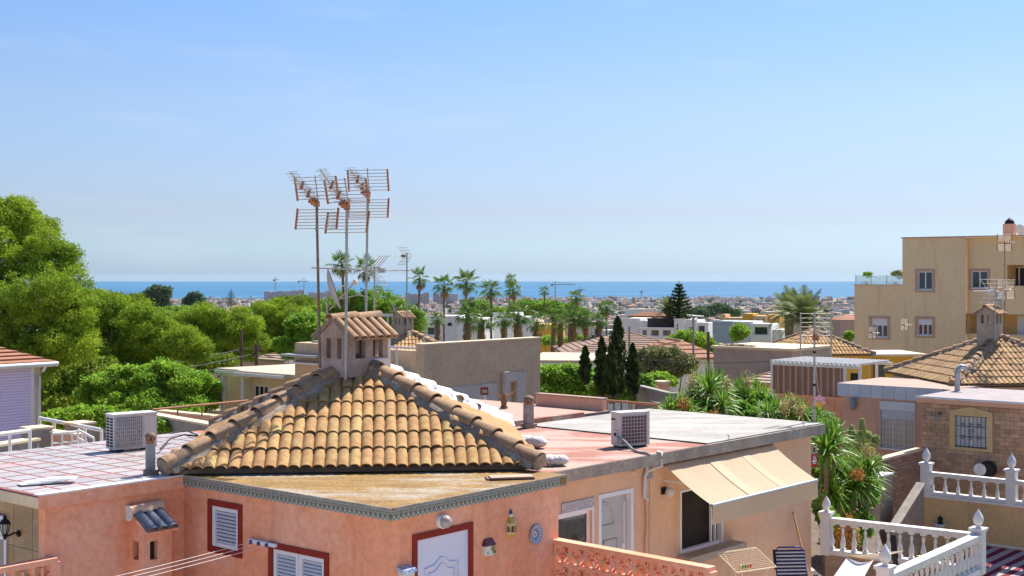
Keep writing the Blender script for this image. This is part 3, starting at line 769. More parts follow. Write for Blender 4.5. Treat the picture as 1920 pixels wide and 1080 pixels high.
def cypress(label, base, h, r, n=2600, group=None, mt=None, leaf=.16):
    t = thing('cypress', label, 'tree', base, 0, group)
    MB().path([(0, 0, 0), (0, 0, h * .5), (0, 0, h * .93)], [.09, .06, .015], 7).build('trunk', m_bark, t)
    z = rng.random(n) ** .9; prof = r * np.sin(np.pi * np.clip(z * .93 + .07, 0, 1)) ** .55 * (1 - z * .45)
    a = rng.uniform(0, 2 * np.pi, n); bump = 1 + .28 * np.sin(a * 3 + z * 17) + .2 * np.sin(z * 41 + a)
    rr = prof * bump * rng.uniform(.55, 1.05, n)
    C = np.stack([rr * np.cos(a), rr * np.sin(a), .05 * h + z * h * .95], 1)
    D = np.stack([np.cos(a) * .4, np.sin(a) * .4, np.full(n, 1.1)], 1)
    V, Q = leaf_quads(C, leaf, 2.6, dirs=D); O('crown', np_mesh('crown', V, Q, mt or m_cyp), t); return t
def blades(n, L, wd, mt, elmin=-10, elmax=88, droop=.25, r0=.05):
    """rosette of sword leaves"""
    mb = MB()
    for i in range(n):
        az = R(i * 137.5 + random.uniform(-12, 12)); el = R(elmin + (elmax - elmin) * (1 - (i + .5) / n) + random.uniform(-8, 8)); l = L * random.uniform(.75, 1.1)
        d = Vector((math.cos(az) * math.cos(el), math.sin(az) * math.cos(el), math.sin(el))); s_ = Vector((-math.sin(az), math.cos(az), 0)) * wd / 2
        p0 = d * r0; p1 = d * l * .5; p2 = d * l + Vector((0, 0, -droop * l * math.cos(el)))
        up = s_.cross(d).normalized() * wd * .25
        mb.face([p0 - s_ * .6, p1 - s_, p1 - up, p0 - up * .5]); mb.face([p0 - up * .5, p1 - up, p1 + s_, p0 + s_ * .6])
        mb.face([p1 - s_, p2, p1 - up]); mb.face([p1 - up, p2, p1 + s_])
    return mb
def yucca(label, base, heads, mt=None, group=None, L=.62, n=60, flowers=(), name='yucca'):
    """heads: (dx,dy,z,scale); flowers: (dx,dy,z,h,kind)"""
    t = thing(name, label, 'plant', base, 0, group)
    mes = shared(('yuc', L, n), lambda: [blades(n, L, .05, m_yucca, -35, 86, .3).mesh('leaf_rosette', m_yucca) for _ in range(3)])
    mb = MB()
    for dx, dy, z, s_ in heads:
        mb.path([(dx * .3, dy * .3, 0), (dx * .8, dy * .8, z * .5), (dx, dy, z)], [.07, .055, .05], 7)
    mb.build('stem', m_palmbark, t)
    for i, (dx, dy, z, s_) in enumerate(heads):
        O('leaf_rosette', mes[i % 3], t, T(dx, dy, z) @ RZ(random.uniform(0, 360)) @ RX(random.uniform(-14, 14)) @ S(s_, s_, s_))
    for dx, dy, z, h, k in flowers:
        C = rng.normal(size=(260, 3)) * np.array([.07, .07, h * .24]) + np.array([dx, dy, z + h * .5])
        V, Q = leaf_quads(C, .055, 1.5); O('blossom', np_mesh('blossom', V, Q, m_flower_o if k else m_flower), t)
    return t
def bush(name, label, base, lumps, mt, n_clumps, per, clump_r, leaf, group=None, cat='bush', aspect=1.8, inner=.2):
    t = thing(name, label, cat, base, 0, group)
    mb = MB()
    for l in lumps[:8]: mb.path([(l[0] * .2, l[1] * .2, 0), (l[0] * .7, l[1] * .7, l[2] * .5), (l[0], l[1], l[2])], [.05, .04, .02], 5)
    mb.build('stem', m_bark, t)
    C, D = cloud(lumps, n_clumps, per, clump_r, leaf, inner=inner, zmin=.02); V, Q = leaf_quads(C, leaf, aspect, dirs=D)
    O('foliage', np_mesh('foliage', V, Q, mt), t); return t
# ================================================================== SETTING: ground, sea, haze
def terrain():
    prof = [(-60, 9.4), (0, 9.4), (36, 9.4), (39, 8.6), (45, 8.1), (60, 8.6), (90, 10), (120, 11.5), (200, 17), (300, 24), (500, 36), (700, 46), (1000, 57), (1500, 72), (2000, 82), (2600, 90), (3300, 94), (4000, 96.5), (5300, 99.2), (5600, 100.6), (20300, 101.5)]
    mb = MB(); xs = np.linspace(-1, 1, 41); v = []; f = []
    for Y, d in prof:
        wv = 60 + abs(Y) * 1.1
        for x in xs:
            X = x * wv
            und = 0 if Y < 150 else (min(d, 100 - d) * .02 * math.sin(X * 9 / wv + Y * .01))
            if Y in (5300, 5600): v.append((X, Y + 130 * math.sin(x * 9) + 60 * math.sin(x * 31), CZ - d))
            else: v.append((X, Y, CZ - d + und))
    n = len(xs)
    for j in range(len(prof) - 1):
        for i in range(n - 1): f.append((j * n + i, j * n + i + 1, (j + 1) * n + i + 1, (j + 1) * n + i))
    mb.add(v, f, smooth=True)
    return mb
m_land = mat('dry_land', (.32, .27, .19), (.17, .18, .09), sc=.02, c3=(.30, .24, .16), sc3=.008, th3=.5, fine=.3)
struct(terrain().build('ground', m_land))
m_pave = mat('bounce_terrace_paving', (.62, .55, .47), (.54, .48, .41), sc=1.2, fine=.15, bump=.2)  # added paving, kept pale to bounce sunlight onto the shaded walls
struct(MB().prism([(-28, -25), (12, -25), (6.0, 8), (6.12, 21.2), (8.86, 24.65), (6.4, 26.35), (6.3, 28.6), (-28, 28.6)], CZ - 9.5, CZ - 6.19).build('bounce_pavement', m_pave))
struct(MB().prism([(6.42, 26.42), (9.0, 31.5), (10.0, 36), (3, 38), (-2, 38), (3.1, 29.1), (6.3, 28.7)], CZ - 9.5, CZ - 6.6).build('garden_bed', mat('brown_soil', (.16, .11, .07), (.10, .07, .05), sc=3, bump=.6)))
def sea_mat():
    m = mat('sea_water', (.026, .135, .255), (.018, .105, .22), c3=(.035, .17, .29), sc3=.0011, sc=.0006, rough=.5, spec=.12, bump=.5, bsc=.01, bdist=2., stretch=(.4, 1, 1))
    return m
mb = MB(); mb.face([(-26000, 5150, .0), (26000, 5150, .0), (26000, 20500, .0), (-26000, 20500, .0)]); struct(mb.build('sea', sea_mat()))
hz = bpy.data.materials.new('haze_air'); hz.use_nodes = True; hz.node_tree.nodes.clear()
hv = hz.node_tree.nodes.new('ShaderNodeVolumePrincipled'); hv.inputs['Color'].default_value = (.62, .86, 1, 1); hv.inputs['Density'].default_value = HAZE = 1.3e-5
ho = hz.node_tree.nodes.new('ShaderNodeOutputMaterial'); hz.node_tree.links.new(hv.outputs[0], ho.inputs['Volume'])
stuff(MB().box(-30000, 30000, -200, 27000, -3, 112).build('haze', hz))

# ================================================================== PINK HOUSE (foreground)
FP = Fr(-.09335 * 14.6, 14.6, CZ - 6.2, 50.2)
SLZ = 3.575
ph = tframe('pink_house', 'salmon pink house with lichen-yellow flat slab under a tiled pyramid roof topped by three aerials', 'house', FP)
LL, RL = 3.90, 3.14
W_ = .05
w1b, w1a = FP.B(455, W_), FP.B(391, W_)        # window 1 on the left facade: b from near to far
z1t = FP.Z(W_, w1a, 935); z1b = FP.Z(W_, w1a, 1033)
w2b, w2a = FP.B(617.5, W_), FP.B(505, W_); z2t = FP.Z(W_, w2a, 1015); z2b = z2t - 1.15
da, db = FP.X(772.5, W_), FP.X(885.5, W_); dzt = FP.Z(da, W_, 1003); dzb = dzt - 2.12
t1 = .075
dep = .10
hl_ = [(w1b + t1 - W_, w1a - t1 - W_, z1b + t1, z1t - t1), (w2b + t1 - W_, w2a - t1 - W_, z2b + t1, z2t - t1)]
# left panel runs from far (x=0) to near; convert b -> distance from the far end
Ltot = LL - W_
hl_ = [(LL - (b1 + W_), LL - (b0 + W_), c, d) for b0, b1, c, d in hl_]
mb = MB()
wall_panel(mb, RL - W_, SLZ - .12, [(da + t1 - W_, db - t1 - W_, dzb, dzt - t1)], dep, T(W_, W_, 0))
wall_panel(mb, Ltot, SLZ - .12, hl_, dep, T(W_, LL, 0) @ RZ(-90))
wall_panel(mb, 6., SLZ - .12, (), dep, T(RL, W_, 0) @ RZ(90))
mb.face([(W_ + .11, W_ + .11, 0), (RL - .01, W_ + .11, 0), (RL - .01, W_ + .11, 3.4), (W_ + .11, W_ + .11, 3.4)])
mb.face([(W_ + .11, W_ + .11, 0), (W_ + .11, LL, 0), (W_ + .11, LL, 3.4), (W_ + .11, W_ + .11, 3.4)])
mb.build('wall', m_pink, ph)
# slab
sl_ = MB().prism([(.0, .0), (RL + .11, .0), (RL + .11, 6.1), (2.25, 6.1), (.0, 3.84)], SLZ - .12, SLZ)
slab = sl_.build('roof_slab', m_lichen, ph)
MB().box(.04, RL + .09, -.012, 0, SLZ - .02, SLZ + .006).build('slab_lip', m_conc, ph)
MB().box(-.012, 0, -.012, LL + .1, SLZ - .02, SLZ + .006).build('slab_lip', m_conc, ph)
# patterned frieze tiles
def frieze_mat():
    m = bpy.data.materials.new('patterned_frieze_tile'); m.use_nodes = True; n = m.node_tree; L = n.links.new; b = n.nodes['Principled BSDF']; b.inputs['Roughness'].default_value = .45
    tc = n.nodes.new('ShaderNodeTexCoord'); sp = n.nodes.new('ShaderNodeSeparateXYZ'); L(tc.outputs['Object'], sp.inputs[0])
    def ma(op, a, bb=None):
        x = n.nodes.new('ShaderNodeMath'); x.operation = op
        for i, q in enumerate((a, bb)):
            if q is None: continue
            if isinstance(q, (int, float)): x.inputs[i].default_value = q
            else: L(q, x.inputs[i])
        return x.outputs[0]
    def mix(f, a, bb):
        x = n.nodes.new('ShaderNodeMix'); x.data_type = 'RGBA'; L(f, x.inputs[0])
        for k, q in ((6, a), (7, bb)):
            if isinstance(q, tuple): x.inputs[k].default_value = (*q, 1)
            else: L(q, x.inputs[k])
        return x.outputs[2]
    u = ma('MULTIPLY', sp.outputs[0], 1 / .0775); fu = ma('FRACT', u); z = sp.outputs[2]
    tri = ma('ABSOLUTE', ma('SUBTRACT', fu, .5))                      # 0 at the middle, .5 at the edges
    lower = ma('LESS_THAN', z, ma('SUBTRACT', .052, ma('MULTIPLY', tri, .10)))
    petal = ma('LESS_THAN', ma('ABSOLUTE', ma('SUBTRACT', z, ma('MULTIPLY', tri, .13))), .011)
    sq = ma('MULTIPLY', ma('LESS_THAN', ma('ABSOLUTE', ma('SUBTRACT', ma('FRACT', ma('MULTIPLY', u, 2.)), .5)), .28), ma('LESS_THAN', ma('ABSOLUTE', ma('SUBTRACT', z, .088)), .010))
    c = mix(lower, (.21, .21, .17), (.55, .52, .44)); c = mix(petal, c, (.06, .075, .06)); c = mix(sq, c, (.045, .055, .055))
    top = ma('GREATER_THAN', z, .070); c = mix(ma('MULTIPLY', top, ma('SUBTRACT', 1, sq)), c, (.33, .33, .28))
    no = n.nodes.new('ShaderNodeTexNoise'); no.inputs['Scale'].default_value = 30; g = n.nodes.new('ShaderNodeNewGeometry'); L(g.outputs['Position'], no.inputs['Vector'])
    c = mix(ma('MULTIPLY', ma('GREATER_THAN', no.outputs['Fac'], .56), .45), c, (.22, .19, .14)); L(c, b.inputs['Base Color']); return m
m_frieze = frieze_mat()
fw = .155
me_f = MB().box(.002, fw - .002, -.012, .001, .002, .112).mesh('frieze_tile', m_frieze)
for i in range(int((RL + .11) / fw)): O('frieze_tile', me_f, ph, (i * fw, -.001, SLZ - .135))
for i in range(int((LL + .12) / fw)): O('frieze_tile', me_f, ph, (-.001, (i + 1) * fw, SLZ - .135), (0, 0, LEFT))
MB().box(.0, RL + .11, .0, .03, SLZ - .14, SLZ - .12).build('frieze_bed', m_conc, ph)
MB().box(.0, .03, .0, LL + .1, SLZ - .14, SLZ - .12).build('frieze_bed', m_conc, ph)
# windows and door
loc, rot = (W_, w1a - t1, z1b + t1), LEFT
louvre_window(ph, w1a - w1b - 2 * t1, z1t - z1b - 2 * t1, loc, rot, 1, .0)
surround(ph, w1a - w1b - 2 * t1, z1t - z1b - 2 * t1, t1, m_redtrim, loc, rot)
loc = (W_, w2a - t1, z2b + t1)
louvre_window(ph, w2a - w2b - 2 * t1, z2t - z2b - 2 * t1, loc, rot, 2, .0)
surround(ph, w2a - w2b - 2 * t1, z2t - z2b - 2 * t1, t1, m_redtrim, loc, rot)
dw, dh = db - da - 2 * t1, dzt - t1 - dzb
surround(ph, dw, dh, t1, m_redtrim, (da + t1, W_, dzb), 0., bottom=False)
door = MB().box(0, dw, .03, .07, 0, dh).build('door', m_lav, ph, (da + t1, W_, dzb), 0.)
mb = MB(); mb.box(.0, .035, .005, .03, 0, dh); mb.box(dw - .035, dw, .005, .03, 0, dh); mb.box(.035, dw - .035, .005, .03, dh - .035, dh); mb.build('door_frame', m_lav, door)
def panel_curve(w, top, bot, n=20, inset=.0):
    pts = []
    for i in range(n + 1):
        u = i / n; x = inset + (w - 2 * inset) * u
        k = math.exp(-((u - .5) / .17) ** 2) * .085 - .03 * math.exp(-((u - .12) / .1) ** 2) * 0
        pts.append((x, top + k))
    return pts
for ins, r_, yy in ((.0, .014, .026), (.06, .010, .024)):
    pc = panel_curve(dw * .62, dh - .36 - ins * 1.2, 0, inset=ins); x0 = dw * .19
    pts = [(x0 + ins, yy, .25)] + [(x0 + x, yy, z) for x, z in pc] + [(x0 + dw * .62 - ins, yy, .25)]
    MB().path(pts, r_, 6).build('door_moulding', m_lav, door)
# pyramid roof, chimney
EZ = 6.2 - 2.553
FL = FP.inv((-4.52, 16.98, 0)); RW = 4.88; RISE = 1.22
hip_roof(ph, (FL.x, FL.y, EZ), R(-45), RW, RISE, 7, 31, part_faces=(0,), hipmats=['', '', 'w', ''], ridge_r=.145)
ck = P(652, 700, 19.0); k_ = FP.inv(ck)
chb = 6.2 - 1.50
chimney(ph, (k_.x, k_.y, chb), 0, .87, .60, 1.50 - .87, m_pinkch := mat('grimy_pink_render', (.48, .34, .27), (.36, .26, .21), sc=4, bump=.5, bsc=30, c3=(.56, .42, .36), sc3=2.5, th3=.5, streak=.5, streakcol=(.2, .15, .13), fine=.25), ntile=6, pitch=36, white=.34)
# ceramics on the door wall
def lamp_bulkhead():
    p = (FP.X(827, W_), W_, FP.Z(FP.X(827, W_), W_, 977)); w = FP.w(*p)
    t = thing('wall_lamp', 'round white globe lamp over the white panelled door', 'wall lamp', w, 50.2)
    MB().lathe([(.085, 0), (.085, .05), (.07, .06)], n=20, mtx=RX(90)).build('lamp_base', m_pvc, t)
    MB().lathe([(.078, .05), (.078, .08), (.062, .12), (.035, .145), (.005, .15)], n=20, mtx=RX(90)).build('lamp_shade', mat('dusty_lamp_glass', (.42, .36, .30), (.36, .31, .27), sc=9, rough=.2, spec=.6), t)
    return t
lamp_bulkhead()
m_glaze_w = mat('white_glaze', (.68, .66, .58), (.60, .58, .5), sc=12, rough=.25, spec=.6)
m_glaze_y = mat('yellow_glaze', (.62, .40, .05), (.5, .3, .04), sc=25, rough=.25, spec=.6, c3=(.10, .14, .05), sc3=22, th3=.5)
m_glaze_b = mat('cobalt_glaze', (.03, .05, .20), (.02, .03, .12), sc=20, rough=.2, spec=.6)
m_glaze_m = mat('blue_white_glaze', (.16, .26, .52), (.60, .64, .72), sc=22, rough=.2, spec=.6, c3=(.05, .08, .25), sc3=28, th3=.52)
m_glaze_r = mat('dark_red_glaze', (.16, .015, .015), (.10, .01, .01), sc=20, rough=.25, spec=.5)
m_glaze_g = mat('olive_glaze', (.22, .26, .06), (.14, .18, .04), sc=20, rough=.3)
def on_door_wall(px, py):
    a = FP.X(px, W_); return FP.w(a, W_, FP.Z(a, W_, py))
t = thing('ceramic_lantern', 'multicoloured ceramic wall lantern with pointed blue top, between ceramic house and plate', 'wall ornament', on_door_wall(957, 1006), 50.2)
half = lambda prof, mt, nm, n=12: MB().lathe(prof, n=n, c=(0, -.01, 0), mtx=S(1, .75, 1), smooth=False).build(nm, mt, t)
half([(.03, -.005), (.06, .01), (.078, .045)], m_glaze_y, 'lantern_base', 8); half([(.078, .045), (.082, .13), (.08, .165)], m_glaze_w, 'lantern_body', 8)
half([(.09, .165), (.075, .20), (.045, .235), (.03, .25)], m_glaze_y, 'lantern_roof', 8); half([(.03, .25), (.034, .27), (.028, .285)], m_glaze_w, 'lantern_neck'); half([(.03, .285), (.022, .315), (.002, .35)], m_glaze_b, 'lantern_tip')
mb = MB()
for k in range(8):
    a = R(k * 45 + 22.5); mb.box(-.016, .016, -.004, .004, .065, .14, mtx=T(0, -.01, 0) @ S(1, .75, 1) @ RZ(math.degrees(a)) @ T(0, -.078, 0))
mb.build('lantern_window', m_glaze_r, t)
mb = MB()
for k in range(8): mb.box(-.01, .01, -.004, .004, .05, .155, mtx=T(0, -.01, 0) @ S(1, .75, 1) @ RZ(k * 45) @ T(0, -.083, 0))
mb.build('lantern_rib', m_glaze_y, t)
t = thing('ceramic_plate', 'round blue and white ceramic plate on the pink wall near its right corner', 'wall plate', on_door_wall(1003, 1002), 50.2)
def plate_mat():
    m = bpy.data.materials.new('painted_plate_glaze'); m.use_nodes = True; n = m.node_tree; L = n.links.new; b = n.nodes['Principled BSDF']; b.inputs['Roughness'].default_value = .25
    tc = n.nodes.new('ShaderNodeTexCoord'); sp = n.nodes.new('ShaderNodeSeparateXYZ'); L(tc.outputs['Object'], sp.inputs[0])
    at = n.nodes.new('ShaderNodeMath'); at.operation = 'ARCTAN2'; L(sp.outputs[2], at.inputs[0]); L(sp.outputs[0], at.inputs[1])
    mu = n.nodes.new('ShaderNodeMath'); mu.operation = 'MULTIPLY'; mu.inputs[1].default_value = 20; L(at.outputs[0], mu.inputs[0]); sn = n.nodes.new('ShaderNodeMath'); sn.operation = 'SINE'; L(mu.outputs[0], sn.inputs[0])
    ln = n.nodes.new('ShaderNodeVectorMath'); ln.operation = 'LENGTH'; L(tc.outputs['Object'], ln.inputs[0])
    r = n.nodes.new('ShaderNodeValToRGB'); L(ln.outputs['Value'], r.inputs[0]); e = r.color_ramp.elements; e[0].position = .012; e[0].color = (.25, .03, .02, 1); e[1].position = .02; e[1].color = (.6, .6, .55, 1)
    for p, c in ((.035, (.6, .6, .55, 1)), (.04, (.10, .15, .35, 1)), (.07, (.22, .26, .28, 1)), (.10, (.16, .24, .42, 1))): x = e.new(p); x.color = c
    x = n.nodes.new('ShaderNodeMix'); x.data_type = 'RGBA'; gt = n.nodes.new('ShaderNodeMath'); gt.operation = 'GREATER_THAN'; gt.inputs[1].default_value = .2; L(sn.outputs[0], gt.inputs[0])
    g2 = n.nodes.new('ShaderNodeMath'); g2.operation = 'GREATER_THAN'; g2.inputs[1].default_value = .085; L(ln.outputs['Value'], g2.inputs[0]); g3 = n.nodes.new('ShaderNodeMath'); g3.operation = 'MULTIPLY'; L(gt.outputs[0], g3.inputs[0]); L(g2.outputs[0], g3.inputs[1])
    L(g3.outputs[0], x.inputs[0]); L(r.outputs[0], x.inputs[6]); x.inputs[7].default_value = (.5, .55, .6, 1); L(x.outputs[2], b.inputs['Base Color']); return m
MB().lathe([(.02, .0), (.09, .006), (.128, .03), (.130, .026), (.09, -.0), (.02, -.004)], n=28, mtx=RX(90)).build('plate_dish', plate_mat(), t)
t = thing('ceramic_house', 'small ceramic wall house with dark red tiled roof, right of the white door', 'wall ornament', on_door_wall(913, 1040), 50.2)
MB().prism([(-.085, 0), (.085, 0), (.085, -.05), (.02, -.075), (-.085, -.045)], 0, .12).build('wall', m_glaze_w, t)
MB().prism([(-.0, -.0775), (.08, -.056), (.08, -.06), (-.0, -.082)], .055, .118).build('vine_relief', m_glaze_g, t)
mb = MB(); mb.add([(-.1, 0, .12), (.1, 0, .12), (.1, -.07, .12), (-.1, -.07, .12), (-.06, 0, .20), (.08, 0, .20), (.08, -.02, .195), (-.05, -.02, .195)], [(0, 3, 2, 1), (4, 5, 6, 7), (3, 7, 6, 2), (0, 4, 7, 3), (1, 2, 6, 5)]); mb.build('roof', m_glaze_r, t)
mb = MB()
for x in (-.055, .035, .062): mb.box(x, x + .018, -.083 if x > 0 else -.06, -.05, .02, .05)
mb.build('door', m_glaze_g, t)
t = thing('ceramic_mailbox', 'white and blue ceramic box fixed low on the pink wall, left of the white door', 'wall ornament', on_door_wall(755, 1084), 50.2)
MB().box(-.085, .085, -.11, 0, -.1, .08).build('box_body', m_glaze_w, t); mb = MB(); mb.xprism([(.0, .085), (-.13, .08), (-.12, .115), (0, .14)], -.10, .10); mb.build('box_lid', m_glaze_m, t)
# flat tile scrap on the slab, near the right corner of the eave
p = P(955, 893, YD(893, 2.61)); t = thing('loose_panel', 'loose brown board lying on the lichen slab under the right end of the tiled eave', 'board', (p.x, p.y - .12, CZ - 2.62), 8)
MB().box(-.30, .32, -.1, .14, .0, .018).build('board', m_tiled, t)
MB().box(-.26, .30, -.12, .10, .02, .036, mtx=RZ(4)).build('board', m_trimpink, t)

# clothes line
c0 = (W_, FP.B(522, W_), 0); c1 = FP.B(472, W_)
zc = FP.Z(W_, c1, 1012)
t = thing('clothesline', 'wall-mounted retractable clothes line, three white cords running out from a bracket between the shuttered windows', 'clothesline', FP.w(W_, c1, zc), 50.2 - 90)
cl = c1 - c0[1]
MB().box(0, cl, -.06, 0, -.022, .022).build('bracket', m_pvc, t)
mb = MB()
for k in range(3): mb.box(cl * (.12 + .3 * k) - .015, cl * (.12 + .3 * k) + .02, -.085, -.06, -.03, .012)
mb.build('cord_clip', m_glaze_b, t)
for k in range(3):
    x = cl * (.12 + .3 * k); pts = [(x, -.08 - 7 * s_, -.012 - .42 * s_ * (1 - s_)) for s_ in [i / 16 for i in range(17)]]
    MB().path(pts, .0032, 5).build('cord', m_pvc, t)

# ================================================================== ANNEX WITH TILED TERRACE (left)
AX0 = -1.95; AY0 = 3.90
an = thing('pink_annex', 'low pink annex with a flat roof of pale glazed tiles and red joints', 'house', (FP.x, FP.y, FP.z), FP.ang)
mb = MB()
wall_panel(mb, -AX0 + W_, SLZ - .02, (), .1, T(AX0, AY0, 0))
mb.build('wall', m_pink, an)
mb = MB(); wall_panel(mb, 4.0, SLZ - .16, (), .1, T(AX0 + .12, AY0 + 4.0, 0) @ RZ(-90)); mb.build('side_wall', m_bmort, an)
me_s = MB().box(.004, .446, -.012, 0, .004, .596).mesh('stone_tile', m_stonetile)
for i in range(8):
    for j in range(5):
        if SLZ - .18 - j * .6 < .6: continue
        O('stone_tile', me_s, an, (AX0 + .12, AY0 + .02 + (i + 1) * .45, SLZ - .76 - j * .6), (0, 0, LEFT))
MB().prism([(AX0 + .001, AY0 + .003), (AX0 + .12, AY0 + .003), (AX0 + .12, AY0 + .14), (AX0, AY0 + .14)], 0, SLZ - .16).build('corner_pier', m_pink, an)
MB().prism([(AX0 - .10, AY0 - .05), (3.2, AY0 - .05), (3.2, AY0 + 3.85), (AX0 - .10, AY0 + 3.85)], SLZ - .16, SLZ - .006).build('roof_slab', m_grout, an)
MB().box(AX0 - .118, AX0 - .1, AY0 - .06, AY0 + 3.85, SLZ - .16, SLZ - .03).build('fascia', m_cream, an)
MB().box(AX0 - .118, .0, AY0 - .07, AY0 - .05, SLZ - .165, SLZ - .01).build('fascia', m_pink, an)
MB().box(AX0 - .11, .0, AY0 - .068, AY0 + .07, SLZ - .01, SLZ + .008).build('edge_strip', m_lime, an)
ts = .385
me_t = MB().box(.022, ts - .022, .022, ts - .022, -.002, .004).mesh('terrace_tile', m_ttile)
for i in range(13):
    for j in range(10):
        O('terrace_tile', me_t, an, (AX0 - .095 + i * ts, AY0 + .03 + j * ts, SLZ - .004))
# blue-tiled wall vent
va = FP.X(240, AY0); vb = FP.X(322, AY0 - .34)
vz = lambda py: FP.Z((va + vb) / 2, AY0 - .34, py)
vt = thing('wall_vent', 'little pink vent shaft with a blue glazed tile roof built against the annex wall', 'vent shaft', FP.w(va, AY0, 0), 50.2)
L_ = vb - va; zt = vz(985); mb = MB()
oz0, oz1 = vz(1048), vz(1013)
wall_panel(mb, L_, zt, [(L_ * .22, L_ * .50, oz0, oz1)], .08, T(0, -.34, 0))
wall_panel(mb, .34, zt + .0, [(.10, .23, oz0, oz1)], .08, RZ(-90))
wall_panel(mb, .34, zt, (), .08, T(L_, -.34, 0) @ RZ(90))
mb.face([(0, 0, zt), (0, -.34, zt), (0, 0, zt + .20)]); mb.face([(L_, 0, zt), (L_, -.34, zt), (L_, 0, zt + .20)])
mb.build('wall', m_pink, vt)
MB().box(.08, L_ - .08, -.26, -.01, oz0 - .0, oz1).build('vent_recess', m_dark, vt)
m_ = T(0, -.44, zt - .06) @ RX(30)
MB().box(-.03, L_ + .03, 0, .50, -.02, .01, mtx=m_).build('roof_deck', m_pink, vt)
bt = barrel_tile(.075, .42, .012, 8, .95).mesh('glazed_tile', m_blue_g)
for k in range(2): O('glazed_tile', bt, vt, m_ @ T(.07 + k * (L_ - .12), 0, .0))
O('glazed_tile', bt, vt, m_ @ T(.07 + .5 * (L_ - .12), 0, -.002))
O('ridge_tile', barrel_tile(.10, L_ + .06, .014, 10, 1).mesh('ridge_tile', m_pinkm), vt, T(L_ + .03, -.05, zt + .155) @ RZ(90))
MB().lathe([(.10, 0), (.10, .02)], n=14).build('ridge_end', m_lime, vt, T(-.035, -.05, zt + .15) @ RY(90) @ S(1, .9, 1))
# blue-white vase
p = FP.w(W_ - .22, FP.B(331, W_), 0); zv = 6.2 - (1085 - HY) / F * FP.Yw(W_ - .22, FP.B(331, W_))
t = thing('ceramic_jar', 'blue and white lidded ceramic jar on the ledge by the blue-tiled vent', 'jar', (p.x, p.y, FP.z + zv), 0)
MB().lathe([(.04, 0), (.07, .04), (.085, .10), (.075, .16), (.045, .19)], n=18).build('jar_body', m_glaze_m, t); MB().lathe([(.05, .19), (.045, .215), (.018, .235), (.022, .25), (.004, .27)], n=14).build('jar_lid', m_glaze_m, t)
MB().box(-.2, .2, -.15, .2, -.12, 0).build('ledge', m_pink, t, None, R(50.2))
# wall lantern
la = AY0 + .06; px_l = 22
b_l = FP.B(38, AX0 + .12); p = FP.w(AX0 + .105, b_l, FP.Z(AX0 + .12, b_l, 1000))
t = thing('wall_lantern', 'black iron coach lantern on the rust stone-tiled wall', 'wall lamp', p, 50.2 - 90)
MB().path([(0, 0, -.02), (0, -.06, .02), (0, -.12, .0), (0, -.17, -.01), (0, -.19, .03)], .012, 6).build('bracket', m_black, t)
MB().lathe([(.035, 0), (.045, .01), (.03, .03)], n=12, mtx=RX(90)).build('wall_plate', m_black, t)
mb = MB(); c = (0, -.19, 0); mb.lathe([(.008, -.05), (.03, .0), (.035, .03)], c=c, n=6, smooth=False); mb.lathe([(.075, .15), (.05, .19), (.02, .215), (.025, .225), (.004, .26)], c=c, n=6, smooth=False)
for k in range(6):
    a = R(60 * k); mb.tube((.035 * math.cos(a), -.19 + .035 * math.sin(a), .03), (.06 * math.cos(a), -.19 + .06 * math.sin(a), .15), .005, n=4)
mb.build('lantern_frame', m_black, t)
MB().lathe([(.03, .03), (.054, .15)], c=c, n=6, smooth=False).build('lantern_glass', mat('frosted_glass', (.5, .5, .46), rough=.2), t)
# balcony door frame at the far left edge
b0, b1 = FP.B(16, AX0 + .12), FP.B(-60, AX0 + .12)
zt_ = FP.Z(AX0 + .12, b0, 968)
mb = MB(); sash_window(an, b1 - b0, 1.3, (AX0 + .105, b1, zt_ - 1.3), LEFT, n=2, inset=-.02, shutter=.22)
# lattice balcony wall, left
def lattice_wall(name, label, fr_loc, ang, ncol, nrow, bs, zb, mt, style, cap=.05, post=False):
    t = thing(name, label, 'lattice wall', fr_loc, ang)
    h = bs * nrow; L = ncol * bs
    mb = MB(); f = .022; d = .055
    for (x0, x1, z0, z1) in ((0, bs, 0, f), (0, bs, bs - f, bs), (0, f, f, bs - f), (bs - f, bs, f, bs - f)): mb.box(x0, x1, -d, d, z0, z1)
    c = bs / 2
    if style == 'petal':
        for cx, cz in ((f, f), (bs - f, f), (f, bs - f), (bs - f, bs - f)):
            a0 = math.atan2(c - cz, c - cx); n = 6; r1, r2 = bs * .335, bs * .43
            for i in range(n):
                a, b = a0 - R(45) + R(90) * i / n, a0 - R(45) + R(90) * (i + 1) / n
                q = [(cx + r1 * math.cos(a), cz + r1 * math.sin(a)), (cx + r2 * math.cos(a), cz + r2 * math.sin(a)), (cx + r2 * math.cos(b), cz + r2 * math.sin(b)), (cx + r1 * math.cos(b), cz + r1 * math.sin(b))]
                v = [(x, y, z) for y in (-d * .8, d * .8) for x, z in q]
                mb.add(v, [(0, 1, 2, 3), (7, 6, 5, 4), (0, 4, 5, 1), (2, 6, 7, 3)])
    else:
        for a in range(0, 360, 45):
            if a % 90 == 0 and a != 90: continue
            m = T(c, 0, f) @ RY(-a); 
            if 0 < a < 180: mb.box(0, bs * (.72 if a == 90 else .62), -d * .8, d * .8, -.014, .014, mtx=m)
        for a in (25, 155): mb.box(0, bs * .48, -d * .8, d * .8, -.012, .012, mtx=T(c, 0, f) @ RY(-a))
    me = mb.mesh('lattice_block', mt)
    for i in range(ncol):
        for j in range(nrow): O('lattice_block', me, t, (i * bs, 0, zb + j * bs))
    MB().box(-.03, L + .06, -.075, .075, zb + h, zb + h + cap).build('coping', mt, t)
    MB().box(0, L, -.06, .06, 0, zb).build('base_wall', mt, t)
    MB().box(L, L + .10, -.065, .065, 0, zb + h - .002).build('end_post', mt, t)
    return t
